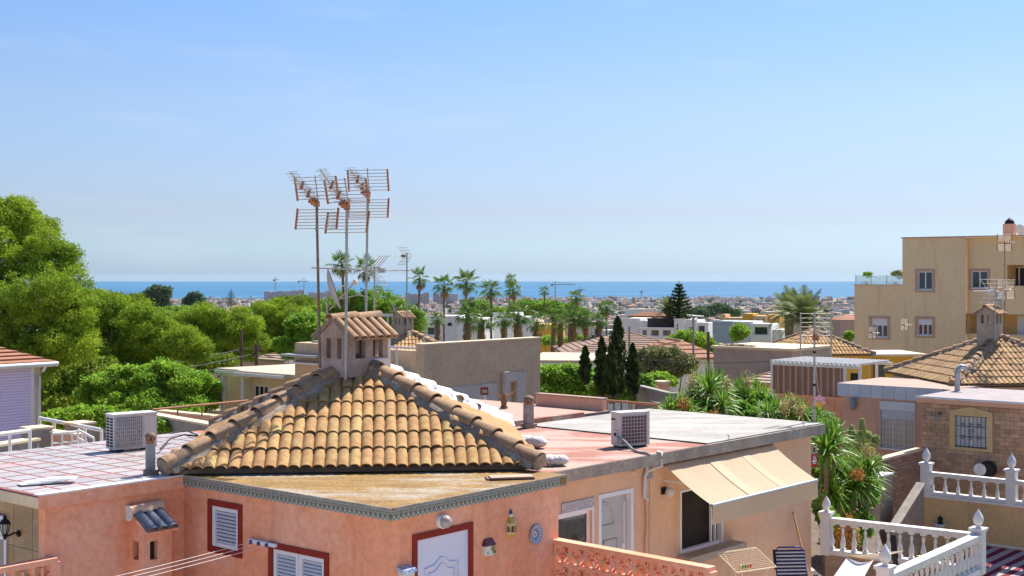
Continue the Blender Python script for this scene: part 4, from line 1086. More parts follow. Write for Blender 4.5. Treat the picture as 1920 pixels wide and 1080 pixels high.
yl = FP.X(108, AY0 - .06); zz = FP.Z(yl, AY0 - .06, 1043)
s0 = FP.w(yl - 2.0 - .1, AY0 - .06, 0)
lattice_wall('lattice_balcony_wall', 'pink fan-pattern lattice parapet in front of the stone-tiled wall', s0, 50.2, 8, 4, .25, zz - .05 - 1.0, m_pink, 'fan')
# breeze block wall right of the pink house
ya = FP.X(1042, W_); zz = FP.Z(ya, W_, 1010)
e0 = FP.w(ya, W_ - .02, 0)
lattice_wall('breeze_block_wall', 'salmon breeze block wall with petal openings running out from the pink house corner', e0, 50.2 - 90 - 3, 9, 5, .262, zz - .05 - 1.31, m_pink, 'petal')

# AC on the terrace, vent pipe, tiles scrap, cable
pa = P(213, 848, YD(848, 2.62)); ac_unit('boxy white air conditioner with round fan grille on the tiled terrace', (pa.x, pa.y, CZ - 2.62), 40, .68, .50, .28, 'front')
def vent_pipe(label, px, py, d, h, r=.07):
    p = P(px, py, YD(py, d)); t = thing('vent_pipe', label, 'vent pipe', (p.x, p.y, CZ - d), 30)
    MB().box(-r * .9, r * .9, -r * .9, r * .9, 0, h * .72).build('shaft', m_grey if px < 500 else m_conc, t)
    MB().prism([(-r * 1.6, -r * 1.4), (r * 1.6, -r * 1.2), (r * 1.4, r * 1.5), (-r * 1.3, r * 1.4)], -.01, .06).build('mortar_foot', m_mort, t)
    MB().lathe([(r * 1.05, h * .72), (r * 1.05, h * .80)], n=12).build('collar', m_rust, t)
    mb = MB()
    for k in range(5): a = R(72 * k); mb.box(-.012, .012, -.012, .012, h * .8, h * .92, mtx=T(r * .85 * math.cos(a), r * .85 * math.sin(a), 0))
    mb.build('cowl_post', m_rust, t); MB().lathe([(r * 1.25, h * .87), (r * 1.25, h * .91), (r * .9, h * .96), (.01, h)], n=12).build('cowl_cap', m_tiled, t)
    return t
vent_pipe('square grey vent pipe with rusty cowl beside the left corner of the pyramid roof', 282, 889, 2.62, .56, .058)
t = thing('tile_scraps', 'fan of loose pale tile offcuts lying on the terrace edge', 'tile offcuts', (*P(66, 908, YD(908, 2.62)).xy, CZ - 2.612), 20)
for k in range(4): MB().box(-.19, .19, -.11, .11, 0, .01).build('tile_offcut', m_lime, t, T(.1 * k, .02 * k, .004 + .011 * k) @ RZ(-9 * k + 10))
pts = [P(300, 842, YD(842, 2.56)), P(320, 822, YD(822, 2.55)), P(345, 815, YD(815, 2.55)), P(375, 818, YD(818, 2.56)), P(352, 808, YD(808, 2.56)), P(318, 812, YD(812, 2.56))]
tag(MB().path(pts, .012, 6).build('roof_cable', m_black), 'loose black cable looping over the tiled terrace by the left roof corner', 'cable')
# sandbags beside the right hip corner
def sack(label, px, py, d, L, wd, hh, ang):
    p = P(px, py, YD(py, d)); mb = MB(); n, m = 18, 12; v = []
    for i in range(n + 1):
        u = -1 + 2 * i / n; pr = max(0, 1 - abs(u) ** 3.2) ** .5
        for j in range(m):
            a = 2 * math.pi * j / m; k = 1 + .07 * math.sin(5 * u + a * 3) + .05 * math.sin(11 * u + a * 5) + .05 * math.sin(17 * u - 2 * a)
            v.append((u * L / 2, math.cos(a) * wd / 2 * pr * k, max(-.0, hh * .46 + math.sin(a) * hh / 2 * pr * k)))
    mb.add(v, [(i * m + j, i * m + (j + 1) % m, (i + 1) * m + (j + 1) % m, (i + 1) * m + j) for i in range(n) for j in range(m)], smooth=True)
    o = mb.build('sandbag', mat('white_sack_cloth', (.72, .69, .66), (.62, .58, .56), sc=9, bump=1., bsc=18, bdist=.05, rough=.8), None, (p.x, p.y, CZ - d), (0, 0, R(ang)))
    return tag(o, label, 'sandbag', 'white sandbags at the right corner of the pyramid roof')
sack('long white sandbag lying behind the end of the right hip', 996, 838, 2.98, .62, .27, .20, -32)
sack('plump white sandbag lying on red paint right of the roof corner', 1040, 872, 2.98, .46, .26, .17, 6)
sack('crumpled white sandbag squeezed between the other two sacks', 1003, 862, 2.98, .34, .20, .13, -50)
# antennas on the chimney
def ant(label, px, pyb, pyt, Y, yaw, tilt, bu, s=1., lean=(0, 0), pm=None):
    b = P(px, pyb, Y); tz = P(px, pyt, Y).z
    return grid_antenna('grid_antenna', label, b, tz, yaw, tilt, s, None, pm, bu, lean=lean)
ant('rusty grid aerial on the darkest pole, leftmost of the three over the pyramid roof', 600, 690, 375, 18.95, -22, 14, 30, .95, (-.05, 0))
ant('middle grid aerial of the three, hanging lowest with its orange feed box facing out', 648, 712, 381, 18.85, -26, 16, 36, .98, (.02, 0), m_steel)
ant('rightmost and highest grid aerial of the three, with bright orange end brackets', 686, 600, 358, 19.75, -16, 10, 26, .90, (.03, 0), m_steel)
pb = P(690, 590, 23.5)
t = small_yagi('yagi_antenna', 'long thin boom aerial pointing left behind the three big ones', P(702, 640, 23.5), 1.38, 78, 1.0, None, 40, m_steel, 3)
MB().tube(t.children[0].location + Vector((0, 0, 1.28)), (-1.15, .1, 1.33), .014, n=6).build('long_boom', m_steel, t)
dish('satellite_dish', 'large grey dish seen almost edge-on behind the left of the pink chimney', P(617, 545, 24.0), 100, .40, 18, 1.4)
# trailing bits: lnb arm
tag(MB().path([P(640, 560, 23.5), P(672, 553, 23.4), P(690, 557, 23.4)], .012, 6).build('aerial_arm', m_alu), 'thin loose aerial arm sticking out right of the dish', 'bracket')
# ================================================================== MIDDLE HOUSE (red and felt roof, awning)
FM = Fr(.80, 19.95, CZ - 6.2, 48.5); RZT = 3.2; MLn = 8.32; MD = 4.35; WB = .30
mh = tframe('awning_house', 'peach house with half red, half bleached felt flat roof and a cream awning', 'house', FM)
X_ = lambda px: FM.X(px, WB); Z_ = lambda a, py: FM.Z(a, WB, py)
wa, wb = X_(1030), X_(1110); wzt = Z_(wb, 955)
d0, d1 = X_(1122), X_(1187); dt = Z_(d0, 928); dbm = dt - 2.12
s0_, s1_ = X_(1275), X_(1355); st_ = Z_(s0_, 920); sb_ = st_ - 1.12
mb = MB()
wall_panel(mb, MLn - .03, RZT - .19, [(wa - 0., wb - 0., wzt - 1.3, wzt), (d0, d1, dbm, dt), (s0_, s1_, sb_, st_)], .16, T(0, WB, 0))
wall_panel(mb, MD, RZT - .19, (), .1, T(MLn - .03, WB, 0) @ RZ(90)); wall_panel(mb, MD, RZT - .19, (), .1, T(0, WB + MD, 0) @ RZ(-90))
mb.build('wall', m_pinkm, mh)
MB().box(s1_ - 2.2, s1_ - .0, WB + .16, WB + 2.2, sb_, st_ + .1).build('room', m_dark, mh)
MB().prism([(-2.6, 0), (MLn, 0), (MLn, MD), (-2.6, MD)], RZT - .19, RZT).build('roof_slab', m_conc, mh)
ga = FM.X(1330, 0)
MB().prism([(-2.6, .02), (ga + .0, .02), (ga, MD - .02), (-2.6, MD - .02)], RZT, RZT + .006).build('red_roof_coat', m_redroof, mh)
MB().prism([(ga - .02, .05), (MLn - .03, .05), (MLn - .03, MD - .02), (ga - .02, MD - .02)], RZT + .004, RZT + .022).build('roof_felt', m_felt, mh)
MB().box(ga - .05, ga - .02, .04, MD - .02, RZT, RZT + .028).build('felt_edge', m_black, mh)
MB().box(-2.6, ga + 1.9, MD - .03, MD + .12, RZT, RZT + .12).build('red_upstand', m_redroof, mh)
# hooks on the roof edge
for px in (1372, 1512): MB().path([(FM.X(px), .06, RZT), (FM.X(px), .06, RZT + .09), (FM.X(px) - .05, .06, RZT + .10)], .008, 5).build('roof_hook', m_black, mh)
# openings
sash_window(mh, wb - wa, 1.3, (wa, WB, wzt - 1.3), 0., n=1, inset=.05, fr=.06)
surround(mh, wb - wa, 1.3, .035, m_pvc, (wa, WB, wzt - 1.3), 0., .012)
a_, b_ = X_(1052), X_(1113)
MB().box(a_, b_, WB - .02, WB + .001, Z_(b_, 955) + .045, Z_(b_, 955) + .20).build('patterned_lintel', mat('grey_patterned_tile', (.42, .40, .42), (.30, .29, .33), sc=30, rough=.4, c3=(.6, .56, .52), sc3=26, th3=.52), mh)
dr = MB().box(.07, d1 - d0 - .07, .09, .13, 0, dt - dbm - .07).build('door', m_doorg := mat('pale_grey_door', (.46, .45, .44), (.42, .41, .40), sc=3, rough=.45), mh, (d0, WB, dbm), 0.)
wdr = d1 - d0; mb = MB(); mb.box(0, .07, -.012, .12, 0, dt - dbm); mb.box(wdr - .07, wdr, -.012, .12, 0, dt - dbm); mb.box(.07, wdr - .07, -.012, .12, dt - dbm - .07, dt - dbm); mb.build('door_frame', m_pvc, dr)
dz = dt - dbm
arc = [(.10 + .30 * (1 - math.cos(a)) * 0 + .12 + .30 * math.sin(a), .085, dz - .55 + .38 * math.cos(a)) for a in [R(90) * i / 10 for i in range(11)]]
MB().path([(.12, .085, dz - .17)] + arc + [(.12, .085, dz - .55), (.12, .085, dz - .17)], .014, 6).build('door_moulding', m_doorg, dr)
MB().path([(.25, .085, dz - 1.3), (.25, .085, dz - .80), (wdr - .34, .085, dz - .80), (wdr - .34, .085, dz - 1.3)], .016, 6).build('door_moulding', m_doorg, dr)
mb = MB(); mb.box(wdr - .20, wdr - .15, .06, .09, dz - 1.0, dz - .9); mb.box(wdr - .17, wdr - .155, .05, .09, dz - .98, dz - .2); mb.build('door_lock', m_pvc, dr)
mb = MB(); ww = s1_ - s0_; hh = st_ - sb_
mb.box(0, .04, -.012, .10, 0, hh); mb.box(ww - .045, ww, -.012, .10, 0, hh); mb.box(.04, ww - .045, -.012, .10, hh - .04, hh); mb.box(.04, ww - .045, .02, .10, 0, .05)
wd_ = mb.build('sliding_window', m_pvc, mh, (s0_, WB, sb_), 0.)
MB().box(.02, ww - .02, .13, .14, 0, hh).build('pane', m_dark, wd_)  # no glass: dark sheet painting the unlit room behind the open window
mb = MB()
for x in (ww - .33, ww - .20): mb.box(x, x + .035, .04, .08, .05, hh - .04)
mb.build('window_rail', m_pvc, wd_)
MB().box(-.1, ww + .35, -.30, -.013, -.13, -.01).build('window_ledge', m_bmort, wd_)
# conduits and meter box
pc = X_(1209)
mb = MB(); mb.path([(pc, WB - .03, RZT - .02), (pc, WB - .05, RZT - .30), (pc - .07, WB - .05, RZT - .42), (pc - .07, WB - .05, RZT - .75), (pc + .02, WB - .04, RZT - .8)], .035, 8)
mb.build('conduit', m_pvcw, mh)
mb = MB(); mb.path([(pc + .0, WB - .04, RZT - .78), (pc + .01, WB - .04, RZT - 1.3), (pc - .02, WB - .04, RZT - 1.5), (pc, WB - .04, .4)], .022, 6); mb.build('conduit', m_pinkm, mh)
MB().box(pc + .12, pc + .13, WB - .012, WB, .2, RZT - .2).build('corner_line', m_beige, mh)
mb = MB(); mb.path([(pc + .0, .05, RZT + .02), (pc + .02, -.03, RZT + .02), (pc + .03, -.03, RZT - .2), (pc + .02, WB - .05, RZT - .32)], .03, 8); mb.build('pipe_sleeve', m_pvcw, mh)
MB().lathe([(.045, 0), (.045, .04), (.0, .05)], n=12, mtx=T(X_(1186), WB, RZT - .30) @ RX(90)).build('junction_box', m_cream, mh)
MB().box(pc + .02, pc + .16, WB - .05, WB, RZT - .45, RZT - .26).build('meter_box', m_grey, mh)
t = thing('globe_wall_lamp', 'white globe lamp on a dark bracket under the left end of the awning', 'wall lamp', FM.w(X_(1243), WB, Z_(X_(1243), 924)), 48.5)
MB().box(-.06, .06, -.04, 0, -.02, .10).build('bracket', m_black, t); MB().lathe([(.01, -.09), (.06, -.065), (.085, 0), (.06, .065), (.01, .09)], n=16, c=(.02, -.13, .02)).build('lamp_globe', m_pvcw, t)
a_ = FM.X(1521, WB); p = FM.w(a_, WB, Z_(a_, 846))
t = thing('alarm_sign', 'small notice with a red lower panel at the far end of the peach wall', 'sign', FM.w(a_, WB, 0), 48.5)
zs = Z_(a_, 838), Z_(a_, 852), Z_(a_, 877); wS = FM.X(1531, WB) - a_
MB().box(0, wS, -.012, -.002, zs[1], zs[0]).build('upper_panel', mat('faded_photo_panel', (.42, .35, .25), (.3, .27, .2), sc=20), t)
MB().box(wS * .3, wS * .62, -.016, -.012, zs[1] + .04, zs[0] - .03).build('dark_emblem', m_black, t)
MB().box(0, wS, -.012, -.002, zs[2], zs[1]).build('red_panel', mat('red_sign_paint', (.42, .02, .02), (.38, .02, .02)), t)
mb = MB(); hh_ = zs[1] - zs[2]
for k, (q, w_) in enumerate(((.82, .35), (.68, .6), (.30, .5))): mb.box(wS * (.5 - w_ / 2), wS * (.5 + w_ / 2), -.015, -.012, zs[2] + hh_ * q - .012, zs[2] + hh_ * q + .008)
mb.box(wS * .12, wS * .88, -.0145, -.012, zs[2] + hh_ * .38, zs[2] + hh_ * .55)
mb.build('white_lines', m_lime, t)
# awning
a1, a2 = FM.X(1231, WB - .02), FM.X(1433, WB - .02); zt1 = FM.Z(a1, WB, 884)
bo1 = FM.B(1337, a1); bo2 = FM.B(1530, a2); zo1 = FM.Z(a1, bo1, 945); zo2 = FM.Z(a2, bo2, 903)
bo = (bo1 + bo2) / 2; zo = (zo1 + zo2) / 2
aw = thing('awning', 'cream fabric awning with scalloped valance over the sliding window', 'awning', FM.w(0, 0, 0), 48.5)
mb = MB(); na = 16; nb = 8; v = []; AS_ = .10
for i in range(na + 1):
    for j in range(nb + 1):
        t_ = j / nb; v.append((a1 + (a2 - a1) * i / na, AS_ * (1 - t_) + bo * t_, (RZT - .24) * (1 - t_) + zo * t_ - .035 * math.sin(math.pi * t_) + .006 * math.sin(i * 2.1)))
mb.add(v, [(i * (nb + 1) + j, i * (nb + 1) + j + 1, (i + 1) * (nb + 1) + j + 1, (i + 1) * (nb + 1) + j) for i in range(na) for j in range(nb)], smooth=True)
mb.build('awning_cloth', m_awn, aw)
MB().tube((a1, bo, zo), (a2, bo, zo), .030, n=10).build('front_bar', m_galv, aw)
MB().tube((a1, AS_ + .02, RZT - .235), (a2, AS_ + .02, RZT - .235), .035, n=10).build('roller', m_rustpole, aw)
mb = MB(); n = 120; v = []
for i in range(n + 1):
    x = a1 + (a2 - a1) * i / n; sc_ = .012 * abs(math.sin(i * math.pi / 8)); vz_ = .30
    for j in range(4):
        t_ = j / 3; v.append((x, bo - .012 + .018 * math.sin(i * .35 + t_) * t_, zo - .015 - t_ * (vz_ + sc_)))
mb.add(v, [(4 * i + j, 4 * i + j + 1, 4 * i + j + 5, 4 * i + j + 4) for i in range(n) for j in range(3)], smooth=True)
mb.build('valance', m_awn, aw)
for f0, f1 in ((.34, .42), (.64, .71)):
    mb = MB(); v = []
    for j in range(9):
        t_ = j / 8
        for f_ in (f0, f1): v.append((a1 + (a2 - a1) * f_, AS_ * (1 - t_) + bo * t_, (RZT - .24) * (1 - t_) + zo * t_ - .035 * math.sin(math.pi * t_) + .010))
    mb.add(v, [(2 * j, 2 * j + 1, 2 * j + 3, 2 * j + 2) for j in range(8)]); mb.build('seam_band', mat('pale_awning_band', (.665, .525, .365), (.62, .49, .34), sc=2, trans=.2), aw)
for a_ in (a1 + .25, a2 - .5):
    MB().path([(a_, WB, RZT - .55), (a_ + .25, (WB + bo) / 2, (RZT - .5 + zo) / 2 + .05), (a_, bo + .03, zo - .02)], .016, 6).build('folding_arm', m_pvc, aw)
# AC on the red roof
pa = P(1160, 839, YD(839, 2.98))
ac_unit('air conditioner seen from its finned back on the red painted roof', (pa.x + .02, pa.y + .0, CZ - 3.0 + .006), 8 + 20, .60, .56, .28, 'back')
tag(MB().path([FM.w(*q) for q in [(FM.X(1158, .9), .9, RZT + .2), (FM.X(1170, .7), .7, RZT + .16), (FM.X(1185, .5), .5, RZT + .04), (FM.X(1198, .25), .25, RZT + .025), (FM.X(1212, .06), .06, RZT + .035), (FM.X(1217, 0), -.03, RZT - .0)]], .024, 8).build('insulated_pipe', m_grey), 'grey insulated pipe running from the air conditioner over the red roof edge', 'pipe')
vent_pipe('round terracotta-collared vent pipe by the red kerb behind the sandbags', 991, 800, 2.97, .62, .085)
# corner mast
p = FM.w(FM.X(1527, .35), .35, RZT + .02)
t = thing('ladder_antenna', 'tall steel mast at the felt roof corner carrying a wide ladder-like aerial', 'TV antenna', p, 5)
Hm = CZ - (585 - HY) / F * p.y - p.z
MB().tube((0, 0, 0), (0, 0, Hm), .028, .02, n=8).build('mast', m_steel, t)
mb = MB(); z0_, z1_ = CZ - (638 - HY) / F * p.y - p.z, CZ - (588 - HY) / F * p.y - p.z
for k in range(7): z = z0_ + (z1_ - z0_) * k / 6; mb.tube((-.30, -.03, z), (.34, -.03, z), .006, n=5)
mb.build('reflector_grid', m_alu, t)
mb = MB()
for x in (-.30, 0, .34): mb.box(x - .012, x + .012, -.045, -.02, z0_ - .32 if x else z0_, z1_ + .03)
mb.build('grid_upright', m_alu, t)
MB().box(-.05, .05, -.12, -.03, z0_ + .0, z0_ + .13).build('feed_box', m_rust, t)
mb = MB()
for k in range(3): mb.tube((-.03, -.1, z0_ + .1 + .04 * k), (-.05 + .26, -.32, z0_ + .12 + .06 * k), .006, n=5)
mb.build('director_rods', m_alu, t)
for q in (.32, .62): MB().lathe([(.034, 0), (.034, .05)], n=8, c=(0, 0, Hm * q)).build('pole_clamp', m_black, t)
# pinwheel
t = thing('pinwheel', 'pink and yellow toy windmill hanging on a thread by the mast', 'pinwheel', P(1537, 752, p.y - .05), 0)
mb = MB(); 
for k in range(6): mb.face([RY(60 * k) @ Vector(q) for q in ((0, 0, 0), (.03, -.02, .10), (-.01, .02, .13), (-.05, 0, .09))])
mb.build('upper_vane', mat('pink_foil', (.75, .30, .45), (.8, .55, .6), sc=20, rough=.3), t)
mb = MB()
for k in range(5): mb.face([T(0, -.02, -.07) @ RY(72 * k + 20) @ Vector(q) for q in ((0, 0, 0), (.025, -.02, .06), (-.01, .02, .08), (-.03, 0, .06))])
mb.build('lower_vane', mat('yellow_foil', (.8, .55, .03), (.7, .4, .02), sc=20, rough=.3), t)
MB().tube((0, .02, .0), (-.08, .04, .75), .004, n=4).build('thread', m_pvc, t)

# drying rack, lounge chair, broom, hammock on the lower terrace
G0 = CZ - 6.2
pr = P(1400, 1050, 21.6)
t = thing('drying_rack', 'folding clothes drying rack with coloured pegs below the awning', 'drying rack', (pr.x, pr.y, G0), 30)
zr = pr.z - G0
mb = MB(); m = T(0, 0, zr) @ RX(24); 
for y in (-.28, .28): mb.tube(m @ Vector((-.42, y, 0)), m @ Vector((.42, y, 0)), .010, n=6)
for x in (-.42, .42): mb.tube(m @ Vector((x, -.28, 0)), m @ Vector((x, .28, 0)), .010, n=6)
mb.tube((-.4, -.25, 0), m @ Vector((.3, .25, 0)), .012, n=6); mb.tube((.4, -.25, 0), m @ Vector((-.3, .25, 0)), .012, n=6); mb.tube((-.4, .3, 0), m @ Vector((.3, -.25, 0)), .012, n=6); mb.tube((.4, .3, 0), m @ Vector((-.3, -.25, 0)), .012, n=6)
mb.build('rack_frame', m_cream, t); mb = MB()
for k in range(12): y = -.26 + .52 * k / 11; mb.tube(m @ Vector((-.41, y, .0)), m @ Vector((.41, y, .0)), .004, n=4)
mb.build('rack_wire', m_cream, t)
for k, c in enumerate(((.7, .5, .05), (.02, .35, .1), (.05, .25, .15), (.7, .12, .03), (.45, .05, .02))):
    MB().box(-.008, .008, -.012, .012, -.06, .02, mtx=m).build('clothes_peg', mat('peg_%d' % k, c, rough=.5), t, (-.38 + .055 * k, -.30, .0))
pr = P(1480, 1026, 23.4)
t = thing('lounge_chair', 'navy strap lounge chair with its back raised against the peach wall', 'chair', (pr.x, pr.y, G0), 4)
zc_ = pr.z - G0; wch = .27; tp = Vector((0, .0, zc_)); bt_ = Vector((0, -.30, zc_ - .78))
mb = MB(); mb.path([bt_ + Vector((-wch, 0, 0)), tp + Vector((-wch, 0, -.08)), tp + Vector((-wch + .06, 0, 0)), tp + Vector((wch - .06, 0, 0)), tp + Vector((wch, 0, -.08)), bt_ + Vector((wch, 0, 0))], .016, 8)
sE = bt_ + Vector((0, -1.1, -.02))
for x in (-wch, wch): mb.tube(bt_ + Vector((x, 0, 0)), sE + Vector((x, 0, 0)), .016, n=8)
for x in (-wch, wch): mb.tube(bt_ + Vector((x, .15, 0.1)), (x, .1, 0), .014, n=7); mb.tube(sE + Vector((x, .2, 0)), (x, sE.y + .05, 0), .014, n=7)
mb.build('chair_frame', mat('blue_tube', (.03, .06, .25), (.02, .05, .2), rough=.4), t)
d_ = (tp - bt_)
me = MB().box(-wch, wch, -.006, .006, -.017, .017).mesh('strap', m_navy); me2 = MB().box(-wch, wch, -.006, .006, -.010, .010).mesh('strap', m_pvcw)
for k in range(13):
    q = bt_ + d_ * ((k + .4) / 13.4); O('strap', me, t, T(*q) @ RX(-21))
    q = bt_ + d_ * ((k + .9) / 13.4); 
    if k < 12: O('strap', me2, t, T(*q) @ RX(-21))
for k in range(12): O('strap', me, t, T(*(bt_ + (sE - bt_) * ((k + .5) / 12))) @ RX(90))
MB().box(-.02, .02, -.05, .30, -.02, .02, mtx=T(-wch - .04, -.2, zc_ - .3) @ RX(70)).build('arm_rest', m_black, t)
MB().box(-.035, .035, -.04, .04, 0, .42).build('arm_rest', m_black, t, (wch + .03, -.62, zc_ - .78), 0.)
a_ = FM.X(1487, WB - .05); pt = FM.w(a_, WB - .05, FM.Z(a_, WB - .05, 960)); a2_ = FM.X(1525, -.6)
pb_ = FM.w(a2_, -.6, 0)
t = thing('broom', 'long orange broom handle leaning on the peach wall behind the chair', 'broom', (pb_.x, pb_.y, G0), 0)
MB().tube((0, 0, .12), pt - Vector((pb_.x, pb_.y, G0)), .02, n=7).build('handle', m_wood, t); MB().box(-.14, .14, -.03, .03, 0, .14).build('brush', m_glaze_r, t)

# ---- balustrades of the lower terrace
Bc = Vector((8.83, 24.6, 0)); Ba = Vector((6.36, 26.28, 0)); dB = 4.91; zb_ = CZ - dB - .72
Bn = Bc + Vector((math.cos(R(51)), math.sin(R(51)), 0)) * -4.35
t = balustrade('balustrade', 'white balustrade running from the peach house corner to the tall corner post', (Ba.x, Ba.y, zb_), (Bc.x, Bc.y, zb_), 13, 'white balustrades', posts=[(0.0, .80, 1.0)])
t2 = balustrade('balustrade', 'white balustrade running forward from the corner post towards the hammock', (Bn.x, Bn.y, zb_), (Bc.x, Bc.y, zb_), 18, 'white balustrades', posts=[(0.0, .84, 1.1), (1.0, .80, 1.1)])
def wallseg(name, label, cat, p0, p1, z0, z1, th, mt, coping=None, group=None):
    p0, p1 = Vector(p0), Vector(p1); L = (p1 - p0).length; ang = math.degrees(math.atan2(p1.y - p0.y, p1.x - p0.x))
    t = thing(name, label, cat, (p0.x, p0.y, z0), ang, group); MB().box(0, L, -th / 2, th / 2, 0, z1 - z0).build('wall', mt, t)
    if coping: MB().box(-.02, L + .02, -th / 2 - .03, th / 2 + .03, z1 - z0, z1 - z0 + .05).build('coping', coping, t)
    return t
wallseg('retaining_wall', 'brown stone retaining wall under the balustrade by the peach house', 'wall', Ba, Bc - Vector((.07, -.05, 0)), CZ - 9.5, zb_ - .002, .16, m_sandst)
wallseg('retaining_wall', 'beige plinth under the forward-running balustrade', 'wall', Bn, Bc, CZ - 9.5, zb_ - .004, .15, m_cream)
# hammock
hm = P(1612, 1056, 22.6)
t = thing('hammock', 'white fabric hammock with a wooden spreader bar, strung to the near balustrade post', 'hammock', (hm.x, hm.y, hm.z), -28)
MB().tube((-.28, .22, .06), (.20, .22, .02), .014, n=7).build('spreader_bar', m_wood, t)
mb = MB(); v = []; n = 12
for i in range(n + 1):
    for j in range(9):
        x = -.27 + .46 * j / 8; s_ = i / n; v.append((x * (1 + .25 * s_) - .28 * s_, .22 - 1.9 * s_, .04 - .55 * math.sin(math.pi * .5 * s_) - .07 * math.sin(math.pi * j / 8)))
mb.add(v, [(i * 9 + j, i * 9 + j + 1, (i + 1) * 9 + j + 1, (i + 1) * 9 + j) for i in range(n) for j in range(8)], smooth=True)
mb.build('hammock_cloth', mat('white_cotton', (.80, .79, .77), (.74, .73, .72), sc=4), t)
mb = MB()
for k in range(9): mb.tube((-.27 + .46 * k / 8, .22, .05), (.62, .62, .16), .006, n=4)
mb.build('suspension_cords', m_cream, t)
p = P(1682, 1000, 24.6)
t = thing('folded_parasol', 'closed black parasol leaning behind the white balustrade', 'parasol', (p.x, p.y, CZ - 6.2), 0)
zz = p.z - (CZ - 6.2)
MB().lathe([(.03, .75), (.075, .9), (.06, zz - .3), (.05, zz - .05), (.03, zz)], n=9, smooth=False).build('canopy', m_black, t, None, (R(3), R(-4), 0)); MB().tube((0, 0, 0), (0, 0, .8), .02, n=7).build('pole', m_black, t)
# ================================================================== RIGHT SIDE
VA = 50.2 - 90
def on(px, Y): return ((px - 960) / F * Y, Y)
# ---- stone house
FS = Fr(*on(1729, 38.5), CZ - 6.5, VA)
sh = tframe('stone_house', 'flat-roofed house faced in tan stone bricks with an arched yellow window surround and iron grille', 'house', FS)
ST = FS.Z(0, 0, 744); SL = 4.6
wx0, wx1 = FS.X(1791), FS.X(1852); wz1, wz0 = FS.Z(wx0, 0, 778), FS.Z(wx0, 0, 836)
mb = MB(); wall_panel(mb, SL, ST - .16, [(wx0, wx1, wz0, wz1)], .16); wall_panel(mb, 4., ST - .16, (), .1, T(0, 4., 0) @ RZ(-90)); mb.build('wall', m_bmort, sh)
bw, bh = .285, .118
me1 = MB().box(.006, bw - .006, -.02, .0, .006, bh - .006).mesh('brick', m_brick); nb_ = 0; acc = MB()
for j in range(int((ST - .2) / bh), -1, -1):
    off = (j % 2) * bw / 2 + random.uniform(-.03, .03)
    for i in range(-1, int(SL / bw)):
        x = off + i * bw; z = j * bh
        if z + bh > ST - .17: continue
        xa, xb_ = max(x, 0), min(x + bw, SL); cut = xa > x or xb_ < x + bw
        if z + bh > wz0 - .10 and z < wz1 + .12:
            l_, r_ = wx0 - .15, wx1 + .15
            if xa >= l_ and xb_ <= r_: continue
            if xa < l_ < xb_: xb_ = l_; cut = True
            elif xa < r_ < xb_: xa = r_; cut = True
        if xb_ - xa < .03: continue
        if cut: acc.box(xa + .006, xb_ - .006, -.02, 0, z + .006, z + bh - .006); continue
        if nb_ < 290 and x < 3.45:
            O('brick', me1, sh, (x, random.uniform(-.006, .004), z)); nb_ += 1
        else: acc.box(x + .006, x + bw - .006, -.02, 0, z + .006, z + bh - .006)
stuff(acc.build('brick_field', m_brickf, sh))
mb = MB(); ww, hh = wx1 - wx0, wz1 - wz0; t_ = .15
mb.box(-t_, 0, -.05, .0, -.10, hh); mb.box(ww, ww + t_, -.05, 0, -.10, hh); mb.box(0, ww, -.05, 0, -.10, -.02)
mb.add([(-t_, y, hh) for y in (-.05, 0)] + [(ww + t_, y, hh) for y in (-.05, 0)] + [(ww + t_, y, hh + .13) for y in (-.05, 0)] + [(ww / 2, y, hh + .27) for y in (-.05, 0)] + [(-t_, y, hh + .13) for y in (-.05, 0)],
       [(0, 2, 4, 6, 8), (1, 9, 7, 5, 3), (4, 5, 7, 6), (6, 7, 9, 8), (8, 9, 1, 0), (2, 3, 5, 4), (0, 1, 3, 2)])
mb.build('window_surround', mat('yellow_window_surround', (.62, .44, .22), (.56, .39, .19), sc=3), sh, (wx0, 0, wz0), 0.)
wn = sash_window(sh, ww, hh, (wx0, 0, wz0), 0., n=2, shade=m_white, sill=False, glass=mat('pale_curtained_pane', (.60, .62, .66), (.50, .52, .56), sc=1.5, rough=.15, spec=.7))
mb = MB()
for k in range(8): x = ww * (k + .5) / 8; mb.tube((x, -.03, -.02), (x, -.03, hh + .02), .008, n=5)
for z in (.02, hh * .33, hh * .66, hh - .02): mb.tube((0, -.03, z), (ww, -.03, z), .008, n=5)
for cx in (ww * .25, ww * .5, ww * .75):
    for cz, r in ((hh * .3, .07), (hh * .7, .07), (hh * .5, .09)):
        if cx == ww * .5 or cz != hh * .5:
            pts = [(cx + r * (1 - .06 * i) * math.cos(i * .8), -.045, cz + r * (1 - .06 * i) * math.sin(i * .8)) for i in range(13)]; mb.path(pts, .007, 4)
mb.build('window_grille', m_black, wn)
MB().box(-.12, SL, -.12, 3.9, ST - .16, ST).build('roof_slab', m_pink2, sh)
MB().box(-.11, SL, -.11, 3.9, ST, ST + .02).build('roof_felt', mat('mauve_roof_felt', (.40, .34, .34), (.33, .28, .28), sc=2, bump=.3, fine=.2), sh)
MB().box(-.13, SL, -.13, -.10, ST - .03, ST + .035).build('edge_strip', m_lime, sh)
a_ = FS.X(1762, 0); t = thing('wall_lantern', 'dark coach lantern on the stone brick wall left of the arched window', 'wall lamp', FS.w(a_, -.02, FS.Z(a_, 0, 782)), VA)
MB().path([(.05, 0, .1), (.05, -.1, .14), (0, -.16, .06)], .014, 6).build('bracket', m_black, t); MB().lathe([(.05, -.16), (.075, .0), (.09, .02), (.03, .09)], c=(0, -.16, 0), n=6, smooth=False).build('lantern_body', m_grey, t)
